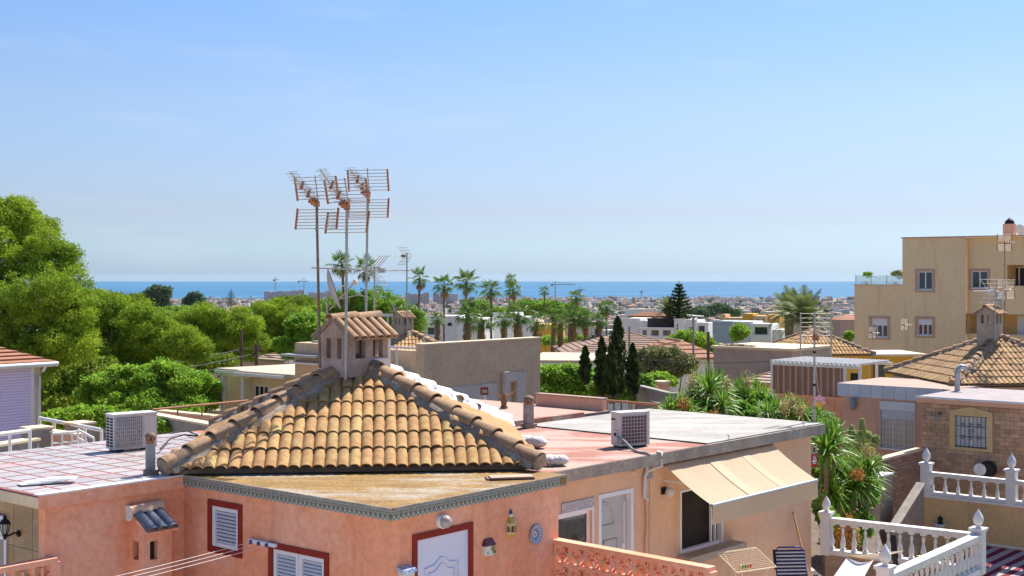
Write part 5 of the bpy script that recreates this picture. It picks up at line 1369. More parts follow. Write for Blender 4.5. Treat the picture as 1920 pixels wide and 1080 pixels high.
a_ = FS.X(1852, -.3); t = thing('barbecue_drum', 'black round drum with a pale ring hanging low on the stone brick wall', 'drum', FS.w(a_, -.3, FS.Z(a_, -.3, 880)), VA)
MB().lathe([(.21, -.1), (.24, -.08), (.24, .14), (.21, .17)], n=20, mtx=RX(90) @ RY(0)).build('drum', m_black, t); MB().lathe([(.17, 0), (.20, 0), (.20, .02), (.17, .02)], n=20, mtx=T(-.16, -.18, 0) @ RX(90) @ S(.9, .9, 1)).build('ring', m_lime, t)
# duct pipe with elbow
p = P(1795, 734, 40.2); t = thing('flue_pipe', 'grey metal flue pipe with a curved elbow on the stone house roof', 'flue', (p.x, p.y, FS.z + ST + .02), 0)
MB().path([(0, 0, 0), (0, 0, .55), (.03, 0, .68), (.12, 0, .76), (.22, 0, .74), (.27, 0, .66)], .085, 12).build('duct', m_galv, t)
# ---- upper balustrade, yellow wall, striped awning
FB = Fr(*on(1737, 36.0), CZ - 6.06, VA); L1 = FB.X(1897); fz = FB.Z(0, 0, 885)
balustrade('balustrade', 'upper white balustrade on top of the ochre wall in front of the stone house', FB.w(0, 0), FB.w(L1 + 3.0, 0), 15, 'white balustrades', posts=[(0, .82, 1.3), (L1 / (L1 + 3.0), .86, 1.3)], rail_h=fz, base_h=.09)
t = thing('ochre_wall', 'ochre rendered wall with dark run-off stains below the upper balustrade', 'wall', FB.w(-.08, .0, -5), VA)
MB().box(0, 6.5, -.1, .1, 0, 5 - .002).build('wall', m_ochre, t); MB().box(-.02, 6.5, -.13, .13, 4.93, 4.995).build('coping', m_white, t)
a_ = FB.X(1765, -.1)
t = thing('wall_fountain', 'small white wall basin with a dark figure on the ochre wall', 'wall ornament', FB.w(a_, -.1, FB.Z(a_, -.1, 984)), VA)
MB().lathe([(.03, -.12), (.09, -.05), (.17, 0), (.18, .04)], n=14, c=(0, -.12, 0)).build('basin', m_white, t); MB().lathe([(.09, .04), (.05, .12), (.08, .18), (.01, .26)], n=8, c=(0, -.08, 0), smooth=False).build('figure', m_black, t)
MB().box(-.01, .01, -.01, .0, -.3, -.1).build('drain', m_white, t)
a0_ = FB.X(1850, -.1); t = thing('striped_awning', 'maroon and pale striped awning sloping down below the ochre wall', 'awning', FB.w(a0_, -.1, FB.Z(a0_, -.1, 1024)), VA)
ns = 22; sw = .19
for nm, mt_, k0 in (('dark_stripe', m_maroon, 0), ('light_stripe', m_stripew, 1)):
    mb = MB()
    for k in range(k0, ns, 2): mb.add([(k * sw, 0, 0), ((k + 1) * sw, 0, 0), ((k + 1) * sw - .9, -2.9, -.55), (k * sw - .9, -2.9, -.55)], [(0, 1, 2, 3)])
    mb.build(nm, mt_, t)
mb = MB()
for k in range(1, ns, 2):
    for q in (.33, .66): mb.add([((k + q) * sw - .012, -.0, .004), ((k + q) * sw + .012, 0, .004), ((k + q) * sw + .012 - .9, -2.9, -.546), ((k + q) * sw - .012 - .9, -2.9, -.546)], [(0, 1, 2, 3)])
mb.build('pinstripe', m_bmort, t)
MB().tube((-.05, 0, .05), (4, 0, .05), .03, n=8).build('roller', m_white, t)
# ---- pink house right
FQ = Fr(*on(1572, 43.), CZ - 6.9, VA)
t = tframe('faded_pink_house', 'faded pink house with a white tiled fascia and a barred roller-shutter window', 'house', FQ)
QT = FQ.Z(0, 0, 718); QB = .42; x0, x1 = FQ.X(1645), FQ.X(1709); z1, z0 = FQ.Z(x0, 0, 751), FQ.Z(x0, 0, 838); QL = FQ.X(1768)
mb = MB(); wall_panel(mb, QL + 2, QT - QB, [(x0, x1, z0, z1)], .16, T(.12, 0, 0)); wall_panel(mb, 5, QT - QB, (), .1, T(.12, 5, 0) @ RZ(-90)); mb.build('wall', m_pink2, t)
x0 += .12; x1 += .12
wn = sash_window(t, x1 - x0, z1 - z0, (x0, 0, z0), 0., n=3, shutter=.38, shade=m_white, glass=m_cream)
mb = MB(); ww, hh = x1 - x0, z1 - z0
for k in range(12): mb.tube((ww * k / 11, -.06, 0), (ww * k / 11, -.06, hh * .80), .011, n=5)
for k in range(8): mb.tube((0, -.06, hh * .8 * k / 7), (ww, -.06, hh * .8 * k / 7), .009, n=5)
mb.build('window_grille', m_white, wn); MB().box(-.02, ww + .02, -.05, 0.05, hh * .82, hh).build('shutter_box', m_white, wn)
me = MB().box(.006, .39, -.03, .0, .0, QB).mesh('fascia_tile', mat('white_fascia_tile', (.60, .62, .66), (.54, .56, .60), sc=2, rough=.35, objvar=.06))
MB().prism([(-.0, -.0), (QL + .4, -.0), (QL + .4, 3.3), (-.0, 3.3)], QT - QB, QT - .01).build('roof_slab', m_pterr, t)
for i in range(int((QL + .3) / .395)): O('fascia_tile', me, t, (-.03 + i * .395, -.001, QT - QB))
for i in range(5): O('fascia_tile', me, t, (-.001, .39 * (i + 1), QT - QB), (0, 0, LEFT))
a_ = FQ.X(1602); tt = thing('wall_lantern', 'grey wall lantern on the faded pink wall left of the barred window', 'wall lamp', FQ.w(a_, 0, FQ.Z(a_, 0, 756)), VA)
MB().lathe([(.08, -.2), (.13, .12), (.05, .2)], c=(0, -.12, 0), n=6, smooth=False).build('lantern_body', m_grey, tt); MB().tube((0, 0, .1), (0, -.12, .16), .02, n=6).build('bracket', m_black, tt)
# ---- brick garden wall, stair parapets
FW = Fr(*on(1652, 36.3), CZ - 9.5, 50.2)
GWL = 2.9; GT = FW.Z(0, 0, 860)
t = tframe('garden_wall', 'mauve brick garden wall with pale coping beside the stairs', 'wall', FW)
MB().box(0, GWL, .0, .16, 0, GT - .06).build('wall', m_bmort, t); MB().box(-.06, GWL, -.05, .21, GT - .06, GT).build('coping', m_cream, t)
me = MB().box(.005, .235, -.018, 0, .005, .095).mesh('brick', m_brickm)
for j in range(24):
    for i in range(12):
        x = i * .24 + (j % 2) * .12
        if x + .24 <= GWL: O('brick', me, t, (x, random.uniform(-.004, .002), GT - .06 - (j + 1) * .1))
MB().box(-.36, -.01, -.02, .2, 0, GT - .55).build('pier', m_ochre, t)
def slope_wall(label, px0, py0, px1, py1, Y0, thick, mt, cop, drop=0.):
    A = P(px0, py0, Y0); r1 = (px1 - 960) / F; t_ = (A.x - r1 * Y0) / (.64 - .768 * r1); B_ = Vector((A.x - .64 * t_, Y0 - .768 * t_, 0)); zB = CZ - (py1 - HY) / F * B_.y
    t = thing('stair_parapet', label, 'parapet', (B_.x, B_.y, CZ - 9.5), 50.2); L = t_
    zb1, zt1 = zB - (CZ - 9.5), A.z - (CZ - 9.5)
    m = Matrix(((1, 0, 0, 0), (0, 0, 1, 0), (0, 1, 0, 0), (0, 0, 0, 1)))
    mb = MB(); mb.add([(0, -thick / 2, 0), (L, -thick / 2, 0), (L, -thick / 2, zt1), (0, -thick / 2, zb1), (0, thick / 2, 0), (L, thick / 2, 0), (L, thick / 2, zt1), (0, thick / 2, zb1)],
           [(0, 1, 2, 3), (7, 6, 5, 4), (3, 2, 6, 7), (1, 5, 6, 2), (0, 3, 7, 4)]); mb.build('wall', mt, t)
    q = thick / 2 + .05; mb = MB(); mb.add([(-.05, -q, zb1), (L, -q, zt1), (L, q, zt1), (-.05, q, zb1), (-.05, -q, zb1 + .05), (L, -q, zt1 + .05), (L, q, zt1 + .05), (-.05, q, zb1 + .05)],
           [(0, 3, 2, 1), (4, 5, 6, 7), (0, 1, 5, 4), (3, 7, 6, 2), (0, 4, 7, 3), (1, 2, 6, 5)]); mb.build('coping', cop, t)
    return t
slope_wall('sloping stair parapet with a broad pale coping against the ochre wall', 1727, 908, 1670, 1000, 35.3, .16, m_sandst, m_conc)
slope_wall('lower sloping stair parapet with bluish coping beside the spiky plants', 1640, 930, 1603, 976, 34.0, .30, m_sandst, m_grey)
wallseg('stair_wall', 'grey stone wall block between the stairs and the spiky plants', 'wall', (*on(1640, 34.6), 0), (*on(1664, 35.2), 0), CZ - 9.5, P(1650, 893, 34.8).z, .3, m_sandst, m_lime)
t = thing('stairs', 'narrow stairs between the two stair parapets', 'stairs', (*on(1668, 33.2), CZ - 9.5), 50.2)
for k in range(8): MB().box(.28 * k, .28 * (k + 1), -.5, .5, 0, .8 + .17 * k).build('step', m_ochre, t)
# ---- hip-roofed house, right
FR_ = Fr(*on(1787, 42.), CZ - 7.2, 5.2)
rh = tframe('tiled_roof_house', 'house under a sand-coloured pyramid tile roof with a vented chimney, behind the stone house', 'house', FR_)
ez = FR_.Z(0, 0, 722); RW2 = 5.7
house_box(rh, RW2 - .3, RW2 - .3, ez - .1, m_beige, x0=.15, y0=.15, z0=0)
hip_roof(rh, (0, 0, ez), 0., RW2, 1.42, 8, 33, part_faces=(0, 3), stuff_faces=(1, 2), tmat=mat('pale_sandy_roof_tile', (.52, .33, .16), (.40, .24, .12), sc=9, bump=.5, bsc=60, objvar=.22, fine=.3, huevar=.012), ridge_r=.14)
chimney(rh, (RW2 / 2 - .35, RW2 / 2 - .55, ez + .95), R(45), .80, .62, 1.30, m_pinkch2 := mat('grimy_cream_render', (.50, .42, .33), (.38, .31, .24), sc=4, bump=.5, bsc=30, streak=.5, fine=.2), ntile=6, pitch=33)
pz = lambda py, Y: CZ - (py - HY) / F * Y
def at_(px, py, Y): return P(px, py, Y)
b = at_(1866, 640, 44.4); small_yagi('yagi_antenna', 'pale long-boomed aerial on the pole just left of the right-hand chimney', b, pz(545, 44.4) - b.z + .15, -58, 1.55, 'aerials on the right-hand chimney', 42, m_lime, 2)
b = at_(1884, 645, 44.2); t = grid_antenna('grid_antenna', 'tall thin mast with two small white grids beside the right-hand chimney', b, pz(452, 44.2), 5, 8, .7, 'aerials on the right-hand chimney')
b = at_(1886, 560, 44.0); grid_antenna('grid_antenna', 'faint white grid aerial halfway up the tall thin mast on the right', b, pz(540, 44.0), -10, 10, .8, 'aerials on the right-hand chimney')
dish('satellite_dish', 'small grey dish behind the right-hand chimney mast', at_(1876, 560, 45.2), -150, .24, 10, .6)
# ---- far tiled roof Q with pergola
FQ2 = Fr(*on(1467, 67.), CZ - 9., 5.2)
qh = tframe('orange_walled_house', 'orange-walled house under a low sandy pyramid roof behind the striped curtain', 'house', FQ2)
ez = FQ2.Z(0, 0, 666)
house_box(qh, 4.5, 4.5, ez - .05, m_orange, x0=.2, y0=.2)
hip_roof(qh, (0, 0, ez), 0., 4.9, 1.15, 7, 26, part_faces=(), stuff_faces=(0, 1, 2, 3), ridge_r=.12)
MB().box(4.7, 8.2, 1.5, 5.0, 0, ez - .18).build('side_wing', m_orange, qh)
MB().box(4.6, 8.3, 1.3, 5.1, ez - .18, ez - .06).build('side_roof', m_cream, qh)
MB().box(5.4, 6.0, 1.44, 1.5, ez - 1.9, ez - .5).build('window', m_glass, qh); MB().box(5.0, 5.1, 1.2, 1.3, ez - 2, ez - .2).build('downpipe', m_white, qh)
FP2 = Fr(*on(1449, 55.), CZ - 8.6, VA)
pg = tframe('pergola', 'white pergola with a brown and tan striped curtain and slatted roof', 'pergola', FP2)
zt = FP2.Z(0, 0, 684); zb = FP2.Z(0, 0, 737); xr = FP2.X(1582); xr2 = FP2.X(1610)
n = 34
for nm, mt_, o_ in (('curtain_dark', mat('brown_curtain', (.32, .18, .13), (.28, .15, .11), sc=2), 0), ('curtain_light', mat('tan_curtain', (.50, .34, .25), (.45, .30, .22), sc=2), 1)):
    mb = MB()
    for k in range(n):
        if (k % 3 == 2) != bool(o_): continue
        x = xr * k / n; mb.box(x, x + xr / n - .004, -.02 * (k % 2), .01 + .015 * (k % 2), zb, zt)
    mb.build(nm, mt_, pg)
mb = MB()
for x in (-.08, xr, xr2): mb.box(x, x + .1, -.05, .05, 0, zt + .0)
for x in (-.08, xr): mb.box(x, x + .1, 3.0, 3.1, 0, zt)
mb.box(-.08, xr2 + .1, -.06, .04, zt, zt + .12); mb.box(-.08, .02, .04, 3.1, zt, zt + .12); mb.box(-.08, xr2 + .1, 3.0, 3.12, zt + .002, zt + .12); mb.build('frame', m_white, pg)
me = MB().box(0, .05, 0, 3.3, 0, .09).mesh('roof_slat', m_white)
for k in range(20): O('roof_slat', me, pg, (-.02 + k * (xr2 + .1) / 20, -.2, zt + .122))
mb = MB()
for k in range(16): x = xr2 * k / 15; mb.box(x, x + .035, -.25, -.2, 0, zb - .12)
mb.box(0, xr2, -.26, -.19, zb - .12, zb - .06); mb.build('fence_railing', m_pink2, pg)
MB().box(-1, xr2 + 1, .2, .35, 0, zb - .02).build('fence_wall', m_pink2, pg)
MB().box(xr + .15, xr2 - .05, .3, .4, zt - .9, zt - .2).build('window_box', m_dark, pg)
FG = Fr(*on(1338, 64.), CZ - 9., VA)
t = tframe('mauve_block', 'plain mauve-grey rendered block with a flat pale roof edge', 'building', FG); gx = FG.X(1449); gz = FG.Z(0, 0, 648)
house_box(t, gx + 1, 4.0, gz - .12, m_taupe); MB().box(-.1, gx + 1.1, -.1, 4.1, gz - .12, gz).build('roof_edge', m_cream, t)
mb = MB(); random.seed(3)
for k in range(26): x = random.uniform(.1, gx * .6); mb.box(x, x + .15, .2, .5, gz, gz + random.uniform(.05, .12), mtx=None)
mb.build('roof_rubble', m_cream, t)
# ---- apartment building
FT = Fr(*on(1602, 96.), CZ - 11., VA)
ap = tframe('apartment_building', 'large tan apartment building with pinkish window surrounds rising on the right', 'building', FT)
X = FT.X; xA, xB, xC = 0., X(1692), X(1811); xD = xC + 10.5
z = lambda px, py, b=0.: FT.Z(FT.X(px, b), b, py)
tA, tB = z(1602, 535), z(1700, 447)
def hole(p0, p1, q0, q1, b=0.): return (X(p0, b), X(p1, b), z(p0, q1, b), z(p0, q0, b))
w1 = hole(1721, 1748, 509, 543); w2 = hole(1634, 1664, 597, 631); w3 = hole(1720.5, 1748, 598, 628)
mb = MB()
wall_panel(mb, xB, tA, [w2], .2); wall_panel(mb, xC, tB, [w1, w3], .2, T(0, 0, 0)) if False else None
def sub(L0, L1, H, holes): wall_panel(mb, L1 - L0, H, [(a - L0, b - L0, c, d) for a, b, c, d in holes], .2, T(L0, 0, 0))
sub(xB, xC, tB, [w1, w3])
wall_panel(mb, 14., tA, (), .2, T(0, 14., 0) @ RZ(-90)); wall_panel(mb, 14., tB, (), .2, T(xB, 14., 0) @ RZ(-90))
mb.face([(0, 0, tA - .02), (xB, 0, tA - .02), (xB, 14, tA - .02), (0, 14, tA - .02)]); mb.face([(xB, 0, tB - .02), (xD, 0, tB - .02), (xD, 14, tB - .02), (xB, 14, tB - .02)])
mb.build('wall', m_apart, ap)
# right section, set back .35 m with loggias
rb = .35; mb = MB()
w4 = hole(1821, 1852, 508, 540, rb); e1 = (X(1888, rb), xD - .5, z(1888, 538, rb), z(1888, 497, rb)); e2 = (X(1814, rb), xD - .5, z(1814, 627, rb), z(1814, 588, rb))
wall_panel(mb, xD - xC, tB, [(a - xC, b - xC, c, d) for a, b, c, d in (w4,)] + [(e1[0] - xC, e1[1] - xC, e1[2], e1[3]), (e2[0] - xC, e2[1] - xC, e2[2], e2[3])], .2, T(xC, rb, 0))
mb.build('wall', mat('tan_apartment_render_warm', (.84, .60, .34), (.80, .57, .32), sc=.5, streak=.2, streakcol=(.33, .24, .17)), ap)
mb = MB(); mb.box(xC - .0, xD, 2.2, 2.4, 0, tB - .3)
for e in (e1, e2):
    mb.box(e[0] - .1, e[1], rb + .2, 2.2, e[2] - .2, e[2]); mb.box(e[0] - .1, e[1], rb + .2, 2.2, e[3], e[3] + .2); mb.box(e[0] - .2, e[0] - .0, rb + .2, 2.2, e[2], e[3])
mb.build('loggia', m_apart2, ap)
def apt_window(h, shutter, n, b=0., surr=.20):
    w_, hh_ = h[1] - h[0], h[3] - h[2]
    sash_window(ap, w_, hh_, (h[0], b, h[2]), 0., n=n, fr=.07, inset=.1, shutter=shutter, shade=m_dark)
    surround(ap, w_, hh_, surr, m_trimpink, (h[0], b, h[2]), 0., .03)
apt_window(w1, 0, 2); apt_window(w2, .38, 3); apt_window(w3, .36, 3); apt_window(w4, 0, 2, rb, .16)
for e, xs in ((e1, ((1893, 1930),)), (e2, ((1816, 1824), (1833, 1859), (1908, 1935)))):
    for q0, q1 in xs:
        x0, x1 = X(q0, 2.18), X(q1, 2.18); sash_window(ap, x1 - x0, e[3] - e[2] + .2, (x0, 2.14, e[2] - .3), 0., n=2, fr=.09, inset=-.02, shutter=.97 if e is e2 else 0, shade=m_dark, sill=False)
    MB().box(e[0] - .05, e[1], rb - .04, rb + .24, e[2] - .002, e[2] + .08).build('parapet_coping', m_cream, ap)
MB().box(xB - .08, xD, -.06, .1, tB - .0, tB + .09).build('parapet_coping', m_trimpink, ap); MB().box(-.06, xB, -.06, .3, tA, tA + .08).build('parapet_coping', m_cream, ap)
MB().box(xC - .22, xC + .0, -.03, -.001, 0, tB - .1).build('expansion_strip', m_apart, ap)
m_clear = bpy.data.materials.new('pale_glass_screen'); m_clear.use_nodes = True; q = m_clear.node_tree.nodes['Principled BSDF']; q.inputs['Base Color'].default_value = (.55, .75, .78, 1); q.inputs['Alpha'].default_value = .35; q.inputs['Roughness'].default_value = .1
for k in range(3):
    x = .05 + k * (xB - .1) / 3; MB().box(x + .04, x + (xB - .1) / 3 - .04, .08, .10, tA + .08, tA + .72).build('glass_screen', m_clear, ap)
    MB().box(x, x + .04, .06, .12, tA + .08, tA + .76).build('screen_post', m_galv, ap)
def roof_plant(label, px, py, r, mt, Y, nm='potted_plant'):
    p = P(px, py, Y); t = thing(nm, label, 'plant', p, 0); MB().lathe([(.13, 0), (.19, .3)], n=10).build('pot', m_trimpink, t)
    C, D = cloud(blob_lumps(5, r * .7, r * .5, r * .6, r * .6 + .3, r * .3, r * .5), 60, 14, r * .3, .1); V, Q = leaf_quads(C, .12, 1.8, dirs=D); O('foliage', np_mesh('foliage', V, Q, mt), t)
pzA = FT.z + tA + .0
def on_roof(px, b): a = FT.X(px, b); w_ = FT.w(a, b); return w_.x, w_.y
for label, px, b, r, mt in (('leafy potted plant behind the glass screen of the roof terrace', 1626, .8, .55, m_bush), ('sparse grey-green bush at the foot of the taller block', 1679, .9, .7, m_dull)):
    x, y = on_roof(px, b); t = thing('potted_plant', label, 'plant', (x, y, pzA - .02), 0); MB().lathe([(.13, 0), (.19, .3)], n=10).build('pot', m_trimpink, t)
    C, D = cloud(blob_lumps(6, r * .7, r * .5, r * .5, r * .5 + .3, r * .3, r * .5), 70, 12, r * .3, .1); V, Q = leaf_quads(C, .14, 1.8, dirs=D); O('foliage', np_mesh('foliage', V, Q, mt), t)
x, y = on_roof(1893, 2.); t = thing('roof_chimney', 'pinkish roof chimney with a dark domed cowl on the tall block', 'chimney', (x, y, FT.z + tB - .02), VA)
MB().box(-.35, .35, -.35, .35, 0, .95).build('stack', m_trimpink, t); MB().lathe([(.3, .95), (.34, 1.0), (.3, 1.15), (.12, 1.3), (.02, 1.4)], n=12).build('cowl', m_black, t)
x, y = on_roof(1912, 2.); dish('satellite_dish', 'round pale dish on the tall block roof beside the domed chimney', (x, y, FT.z + tB + .45), 20, .42, 15, .45, mt=m_pvcw)
for px, label in ((1636, 'faint thin aerial standing in front of the lower block window'), (1696, 'thin aerial with a boxy rod frame in front of the tan facade')):
    b = P(px, 668, 78); grid_antenna('grid_antenna', label, b, pz(607 if px > 1650 else 622, 78), 20, 4, .8, 'thin aerials before the apartment building', m_alu)
# ================================================================== MIDGROUND BUILDINGS
def stepped(mb, bl, br, tr, tl, rows, th=.05):
    bl, br, tr, tl = map(Vector, (bl, br, tr, tl)); nrm = (br - bl).cross(tl - bl).normalized()
    for k in range(rows):
        a, b = k / rows, (k + 1) / rows
        p, q, r, s_ = bl.lerp(tl, a), br.lerp(tr, a), br.lerp(tr, b), bl.lerp(tl, b)
        mb.face([p + nrm * th, q + nrm * th, r, s_]); mb.face([p, q, q + nrm * th, p + nrm * th])
def low_house(name, label, px, Y, ang, w, d, ptop, rise, mt, rmt, eave=.3, base=9., kind='hip', wins=(), group=None, cat='house', rows=None):
    """house whose eave shows at row ptop at its near left corner"""
    x, y = on(px, Y); z0 = CZ - base; ez = CZ - (ptop - HY) / F * Y - z0
    t = thing(name, label, cat, (x, y, z0), ang, group)
    house_box(t, w, d, ez, mt, front=wins)
    for a, b, c, e in wins: sash_window(t, b - a, e - c, (a, 0, c), 0., n=2, fr=.06, shade=m_dark)
    if kind == 'flat':
        MB().box(-.08, w + .08, -.08, d + .08, ez, ez + .15).build('roof_edge', rmt, t)
    else:
        e = eave; rows = rows or max(4, int(min(w, d) / 2 / .38)); A = [(-e, -e, ez), (w + e, -e, ez), (w + e, d + e, ez), (-e, d + e, ez)]
        if kind == 'hip': k = min(w, d) / 2 + e; r0, r1 = (-e + k, d / 2, ez + rise), (w + e - k, d / 2, ez + rise)
        else: r0, r1 = (-e, d / 2, ez + rise), (w + e, d / 2, ez + rise)
        if d > w and kind == 'hip': r0, r1 = (w / 2, -e + k, ez + rise), (w / 2, d + e - k, ez + rise)
        mb = MB()
        if d > w and kind == 'hip':
            stepped(mb, A[0], A[1], r0, r0, rows); stepped(mb, A[1], A[2], r1, r0, rows); stepped(mb, A[2], A[3], r1, r1, rows); stepped(mb, A[3], A[0], r0, r1, rows)
        else:
            stepped(mb, A[0], A[1], r1, r0, rows); stepped(mb, A[2], A[3], r0, r1, rows)
            stepped(mb, A[1], A[2], r1, r1, rows); stepped(mb, A[3], A[0], r0, r0, rows)
        mb.prism([a[:2] for a in A], ez - .08, ez - .002)
        rf = mb.build('roof', rmt, t)
        mb = MB(); mb.path([r0, r1], .09, 6)
        for i, r_ in ((0, r0), (1, r1), (2, r1), (3, r0)): mb.path([A[i], r_], .08, 6)
        mb.build('ridge_cap', m_ridge, rf)
    return t
m_broof = mat('brown_pantile_roof', (.34, .22, .17), (.27, .17, .13), sc=3, bump=.3, bsc=8, bdist=.03, fine=.3, stretch=(3, 3, 1))
m_rroof = mat('terracotta_pantile_roof', (.44, .20, .12), (.34, .155, .095), sc=3, bump=.3, bsc=8, fine=.3)
# terrace next to the red roof
NX = 7.05; NB = FM.B(1013, NX)
t = tframe('pink_terrace_block', 'neighbouring block with a plain pink terrace floor behind the red kerb', 'building', FM)
MB().prism([(.6, MD + .13), (NX, MD + .13), (NX, 8.6), (.6, 8.6)], 0, RZT + .06).build('wall', m_pterr, t)
MB().box(NX - .15, NX, MD + .2, NB, RZT + .06, RZT + .30).build('low_parapet', m_pink2, t)
MB().box(NX - .17, NX + .02, MD + .18, NB, RZT + .30, RZT + .335).build('parapet_coping', m_pterr, t)
# eagle statue
p = P(945, 765, YD(765, 2.93)); t = thing('eagle_statue', 'brown eagle statue with raised wings at the back of the pink terrace', 'statue', (p.x, p.y, CZ - 6.2 + RZT + .06), 5)
mb = MB(); mb.lathe([(.08, 0), (.09, .03), (.065, .06), (.06, .10), (.075, .16), (.055, .22), (.035, .26), (.04, .29), (.015, .33)], n=10); mb.lathe([(.015, 0), (.004, .05)], n=6, mtx=T(.03, -.02, .30) @ RY(100)); mb.build('body', mat('bronze_brown_paint', (.26, .13, .06), (.2, .1, .05), sc=20, rough=.5), t)
for s_ in (1, -1):
    mb = MB(); q = [(.02, 0, .16), (.10, .02, .24), (.20, .03, .33), (.27, .03, .42), (.20, .03, .36), (.13, .03, .32), (.06, .02, .28), (.02, .01, .25)]
    v = [(s_ * x, y + dy, z_) for dy in (-.012, .012) for x, y, z_ in q]; n = 8
    mb.add(v, [tuple(range(n)), tuple(range(2 * n - 1, n - 1, -1))] + [(i, (i + 1) % n, n + (i + 1) % n, n + i) for i in range(n)]); mb.build('wing', mat('tan_feather_paint', (.46, .27, .14), (.38, .2, .1), sc=20, rough=.5), t)
# railing beyond
def railing(name, label, A, B, h, mt, n, mid=False, rail=.022, group=None):
    A, B = Vector(A), Vector(B); L = math.hypot(B.x - A.x, B.y - A.y); t = thing(name, label, 'railing', A, math.degrees(math.atan2(B.y - A.y, B.x - A.x)), group); dz = B.z - A.z
    MB().tube((0, 0, h), (L, 0, h + dz), rail, n=8).build('top_rail', mt, t)
    if mid: MB().tube((0, 0, h * .5), (L, 0, h * .5 + dz), rail * .7, n=6).build('mid_rail', mt, t)
    for k in range(n): x = L * k / (n - 1); MB().tube((x, 0, 0), (x, 0, h + dz * x / L - .001), rail * .8, n=6).build('rail_post', mt, t)
    return t
A = P(1008, 764, 33.); B = P(1232, 782, 30.6)
railing('railing', 'rust-orange pipe railing behind the pink terrace', A, (B.x, B.y, A.z), P(1008, 741, 33).z - A.z, m_rust2 := mat('orange_rail_paint', (.45, .22, .12), (.38, .18, .10), sc=6), 6, rail=.03)
# beige free-standing gable wall
FBB = Fr(*on(795, 36.0), CZ - 8, 50.2)
t = tframe('beige_party_wall', 'broad blank beige rendered wall with a small glazed door in a pale surround', 'building', FBB)
bt = FBB.Z(0, 0, 648); bl_ = FBB.X(1013)
dx0, dx1 = FBB.X(951), FBB.X(966); dzt = FBB.Z(dx0, 0, 718)
mb = MB(); wall_panel(mb, bl_, bt, [(dx0, dx1, bt - 4.2, dzt)], .3); wall_panel(mb, .3, bt, (), .1, T(bl_, 0, 0) @ RZ(90)); wall_panel(mb, .3, bt, (), .1, T(0, .3, 0) @ RZ(-90)); wall_panel(mb, bl_, bt, (), .1, T(bl_, .3, 0) @ RZ(180))
mb.face([(0, 0, bt), (bl_, 0, bt), (bl_, .3, bt), (0, .3, bt)]); mb.box(.3, bl_ - .3, .302, 3., 0, bt - 1.6); mb.build('wall', m_beige, t)
MB().box(-.03, bl_ + .03, -.04, .34, bt, bt + .05).build('coping', m_cream, t)
sash_window(t, dx1 - dx0, 2.1, (dx0, 0, dzt - 2.1), 0., n=1, fr=.05, inset=.16, sill=False)
m_pale = mat('pale_grey_render', (.58, .51, .45), (.50, .44, .39), sc=3, fine=.1)
mb = MB(); k0, k1 = FBB.X(941), FBB.X(984); zt = FBB.Z(k0, 0, 699); mb.box(k0, dx0, -.05, -.001, 0, zt); mb.box(dx1 + .04, k1, -.05, -.001, 0, zt); mb.box(dx0, dx1 + .04, -.05, -.001, dzt + .05, zt); mb.build('door_surround', m_pale, t)
MB().box(k0 - .03, FBB.X(949), -.16, -.051, 0, zt + .03).build('surround_pilaster', m_pale, t)
k0, k1 = FBB.X(835), FBB.X(932); za, zb2 = FBB.Z(k0, 0, 727), FBB.Z(k1, 0, 718)
mb = MB(); mb.add([(k0, -.04, 0), (k1, -.04, 0), (k1, -.04, zb2), (k0, -.04, za), (k0, 0, 0), (k1, 0, 0), (k1, 0, zb2), (k0, 0, za)], [(0, 1, 2, 3), (3, 2, 6, 7), (1, 5, 6, 2), (0, 3, 7, 4)]); mb.build('lower_band', m_pale, t)
p = P(908, 740, 34.5); t = thing('red_box', 'small red and white box on a thin post before the beige wall', 'box', (p.x, p.y, p.z), 10)
MB().box(-.10, .10, -.06, .06, 0, .2).build('box_body', m_glaze_r, t); MB().tube((0.02, 0, -1.2), (.02, 0, 0), .03, n=6).build('post', m_white, t); MB().box(-.07, .07, -.064, -.06, .05, .14).build('white_mark', m_trimpink, t)
# small pyramid roof behind
apx = on(771, 63.); FZ = Fr(apx[0] - 2.45 * .905, apx[1] - 2.45 * 1.0865, CZ - 9, 5.2)
t = tframe('small_tiled_house', 'far pyramid-roofed house whose small vented chimney shows right of the big pink chimney', 'house', FZ)
ez = CZ - (678 - HY) / F * 60.4 - FZ.z; house_box(t, 4.6, 4.6, ez - .1, m_cream, x0=.15, y0=.15); hip_roof(t, (0, 0, ez), 0., 4.9, 1.22, 7, 28, part_faces=(), stuff_faces=(0, 1, 2, 3), ridge_r=.15)
chimney(t, (2.0, 1.95, ez + .75), R(45), .80, .60, 1.25, m_pinkch2, ntile=5, pitch=33)
b = P(763, 640, 62.5); small_yagi('yagi_antenna', 'orange-hubbed aerial on a thin pole above the small far chimney', b, P(763, 482, 62.5).z - b.z + .2, -52, 1.5, None, 38, None, 3, r=.022)
dish('satellite_dish', 'thin grey dish edge-on beside the small far chimney', P(737, 580, 58), 100, .30, 18, 1.2)
t = thing('street_lamp', 'grey flat street lamp head on a post between the two chimneys', 'street lamp', P(727, 640, 50), 0); MB().tube((0, 0, 0), (0, 0, .95), .04, n=7).build('pole', m_galv, t); MB().prism([(-.32, -.12), (.12, -.12), (.2, .0), (.12, .12), (-.32, .12)], .95, 1.05).build('lamp_head', m_galv, t)
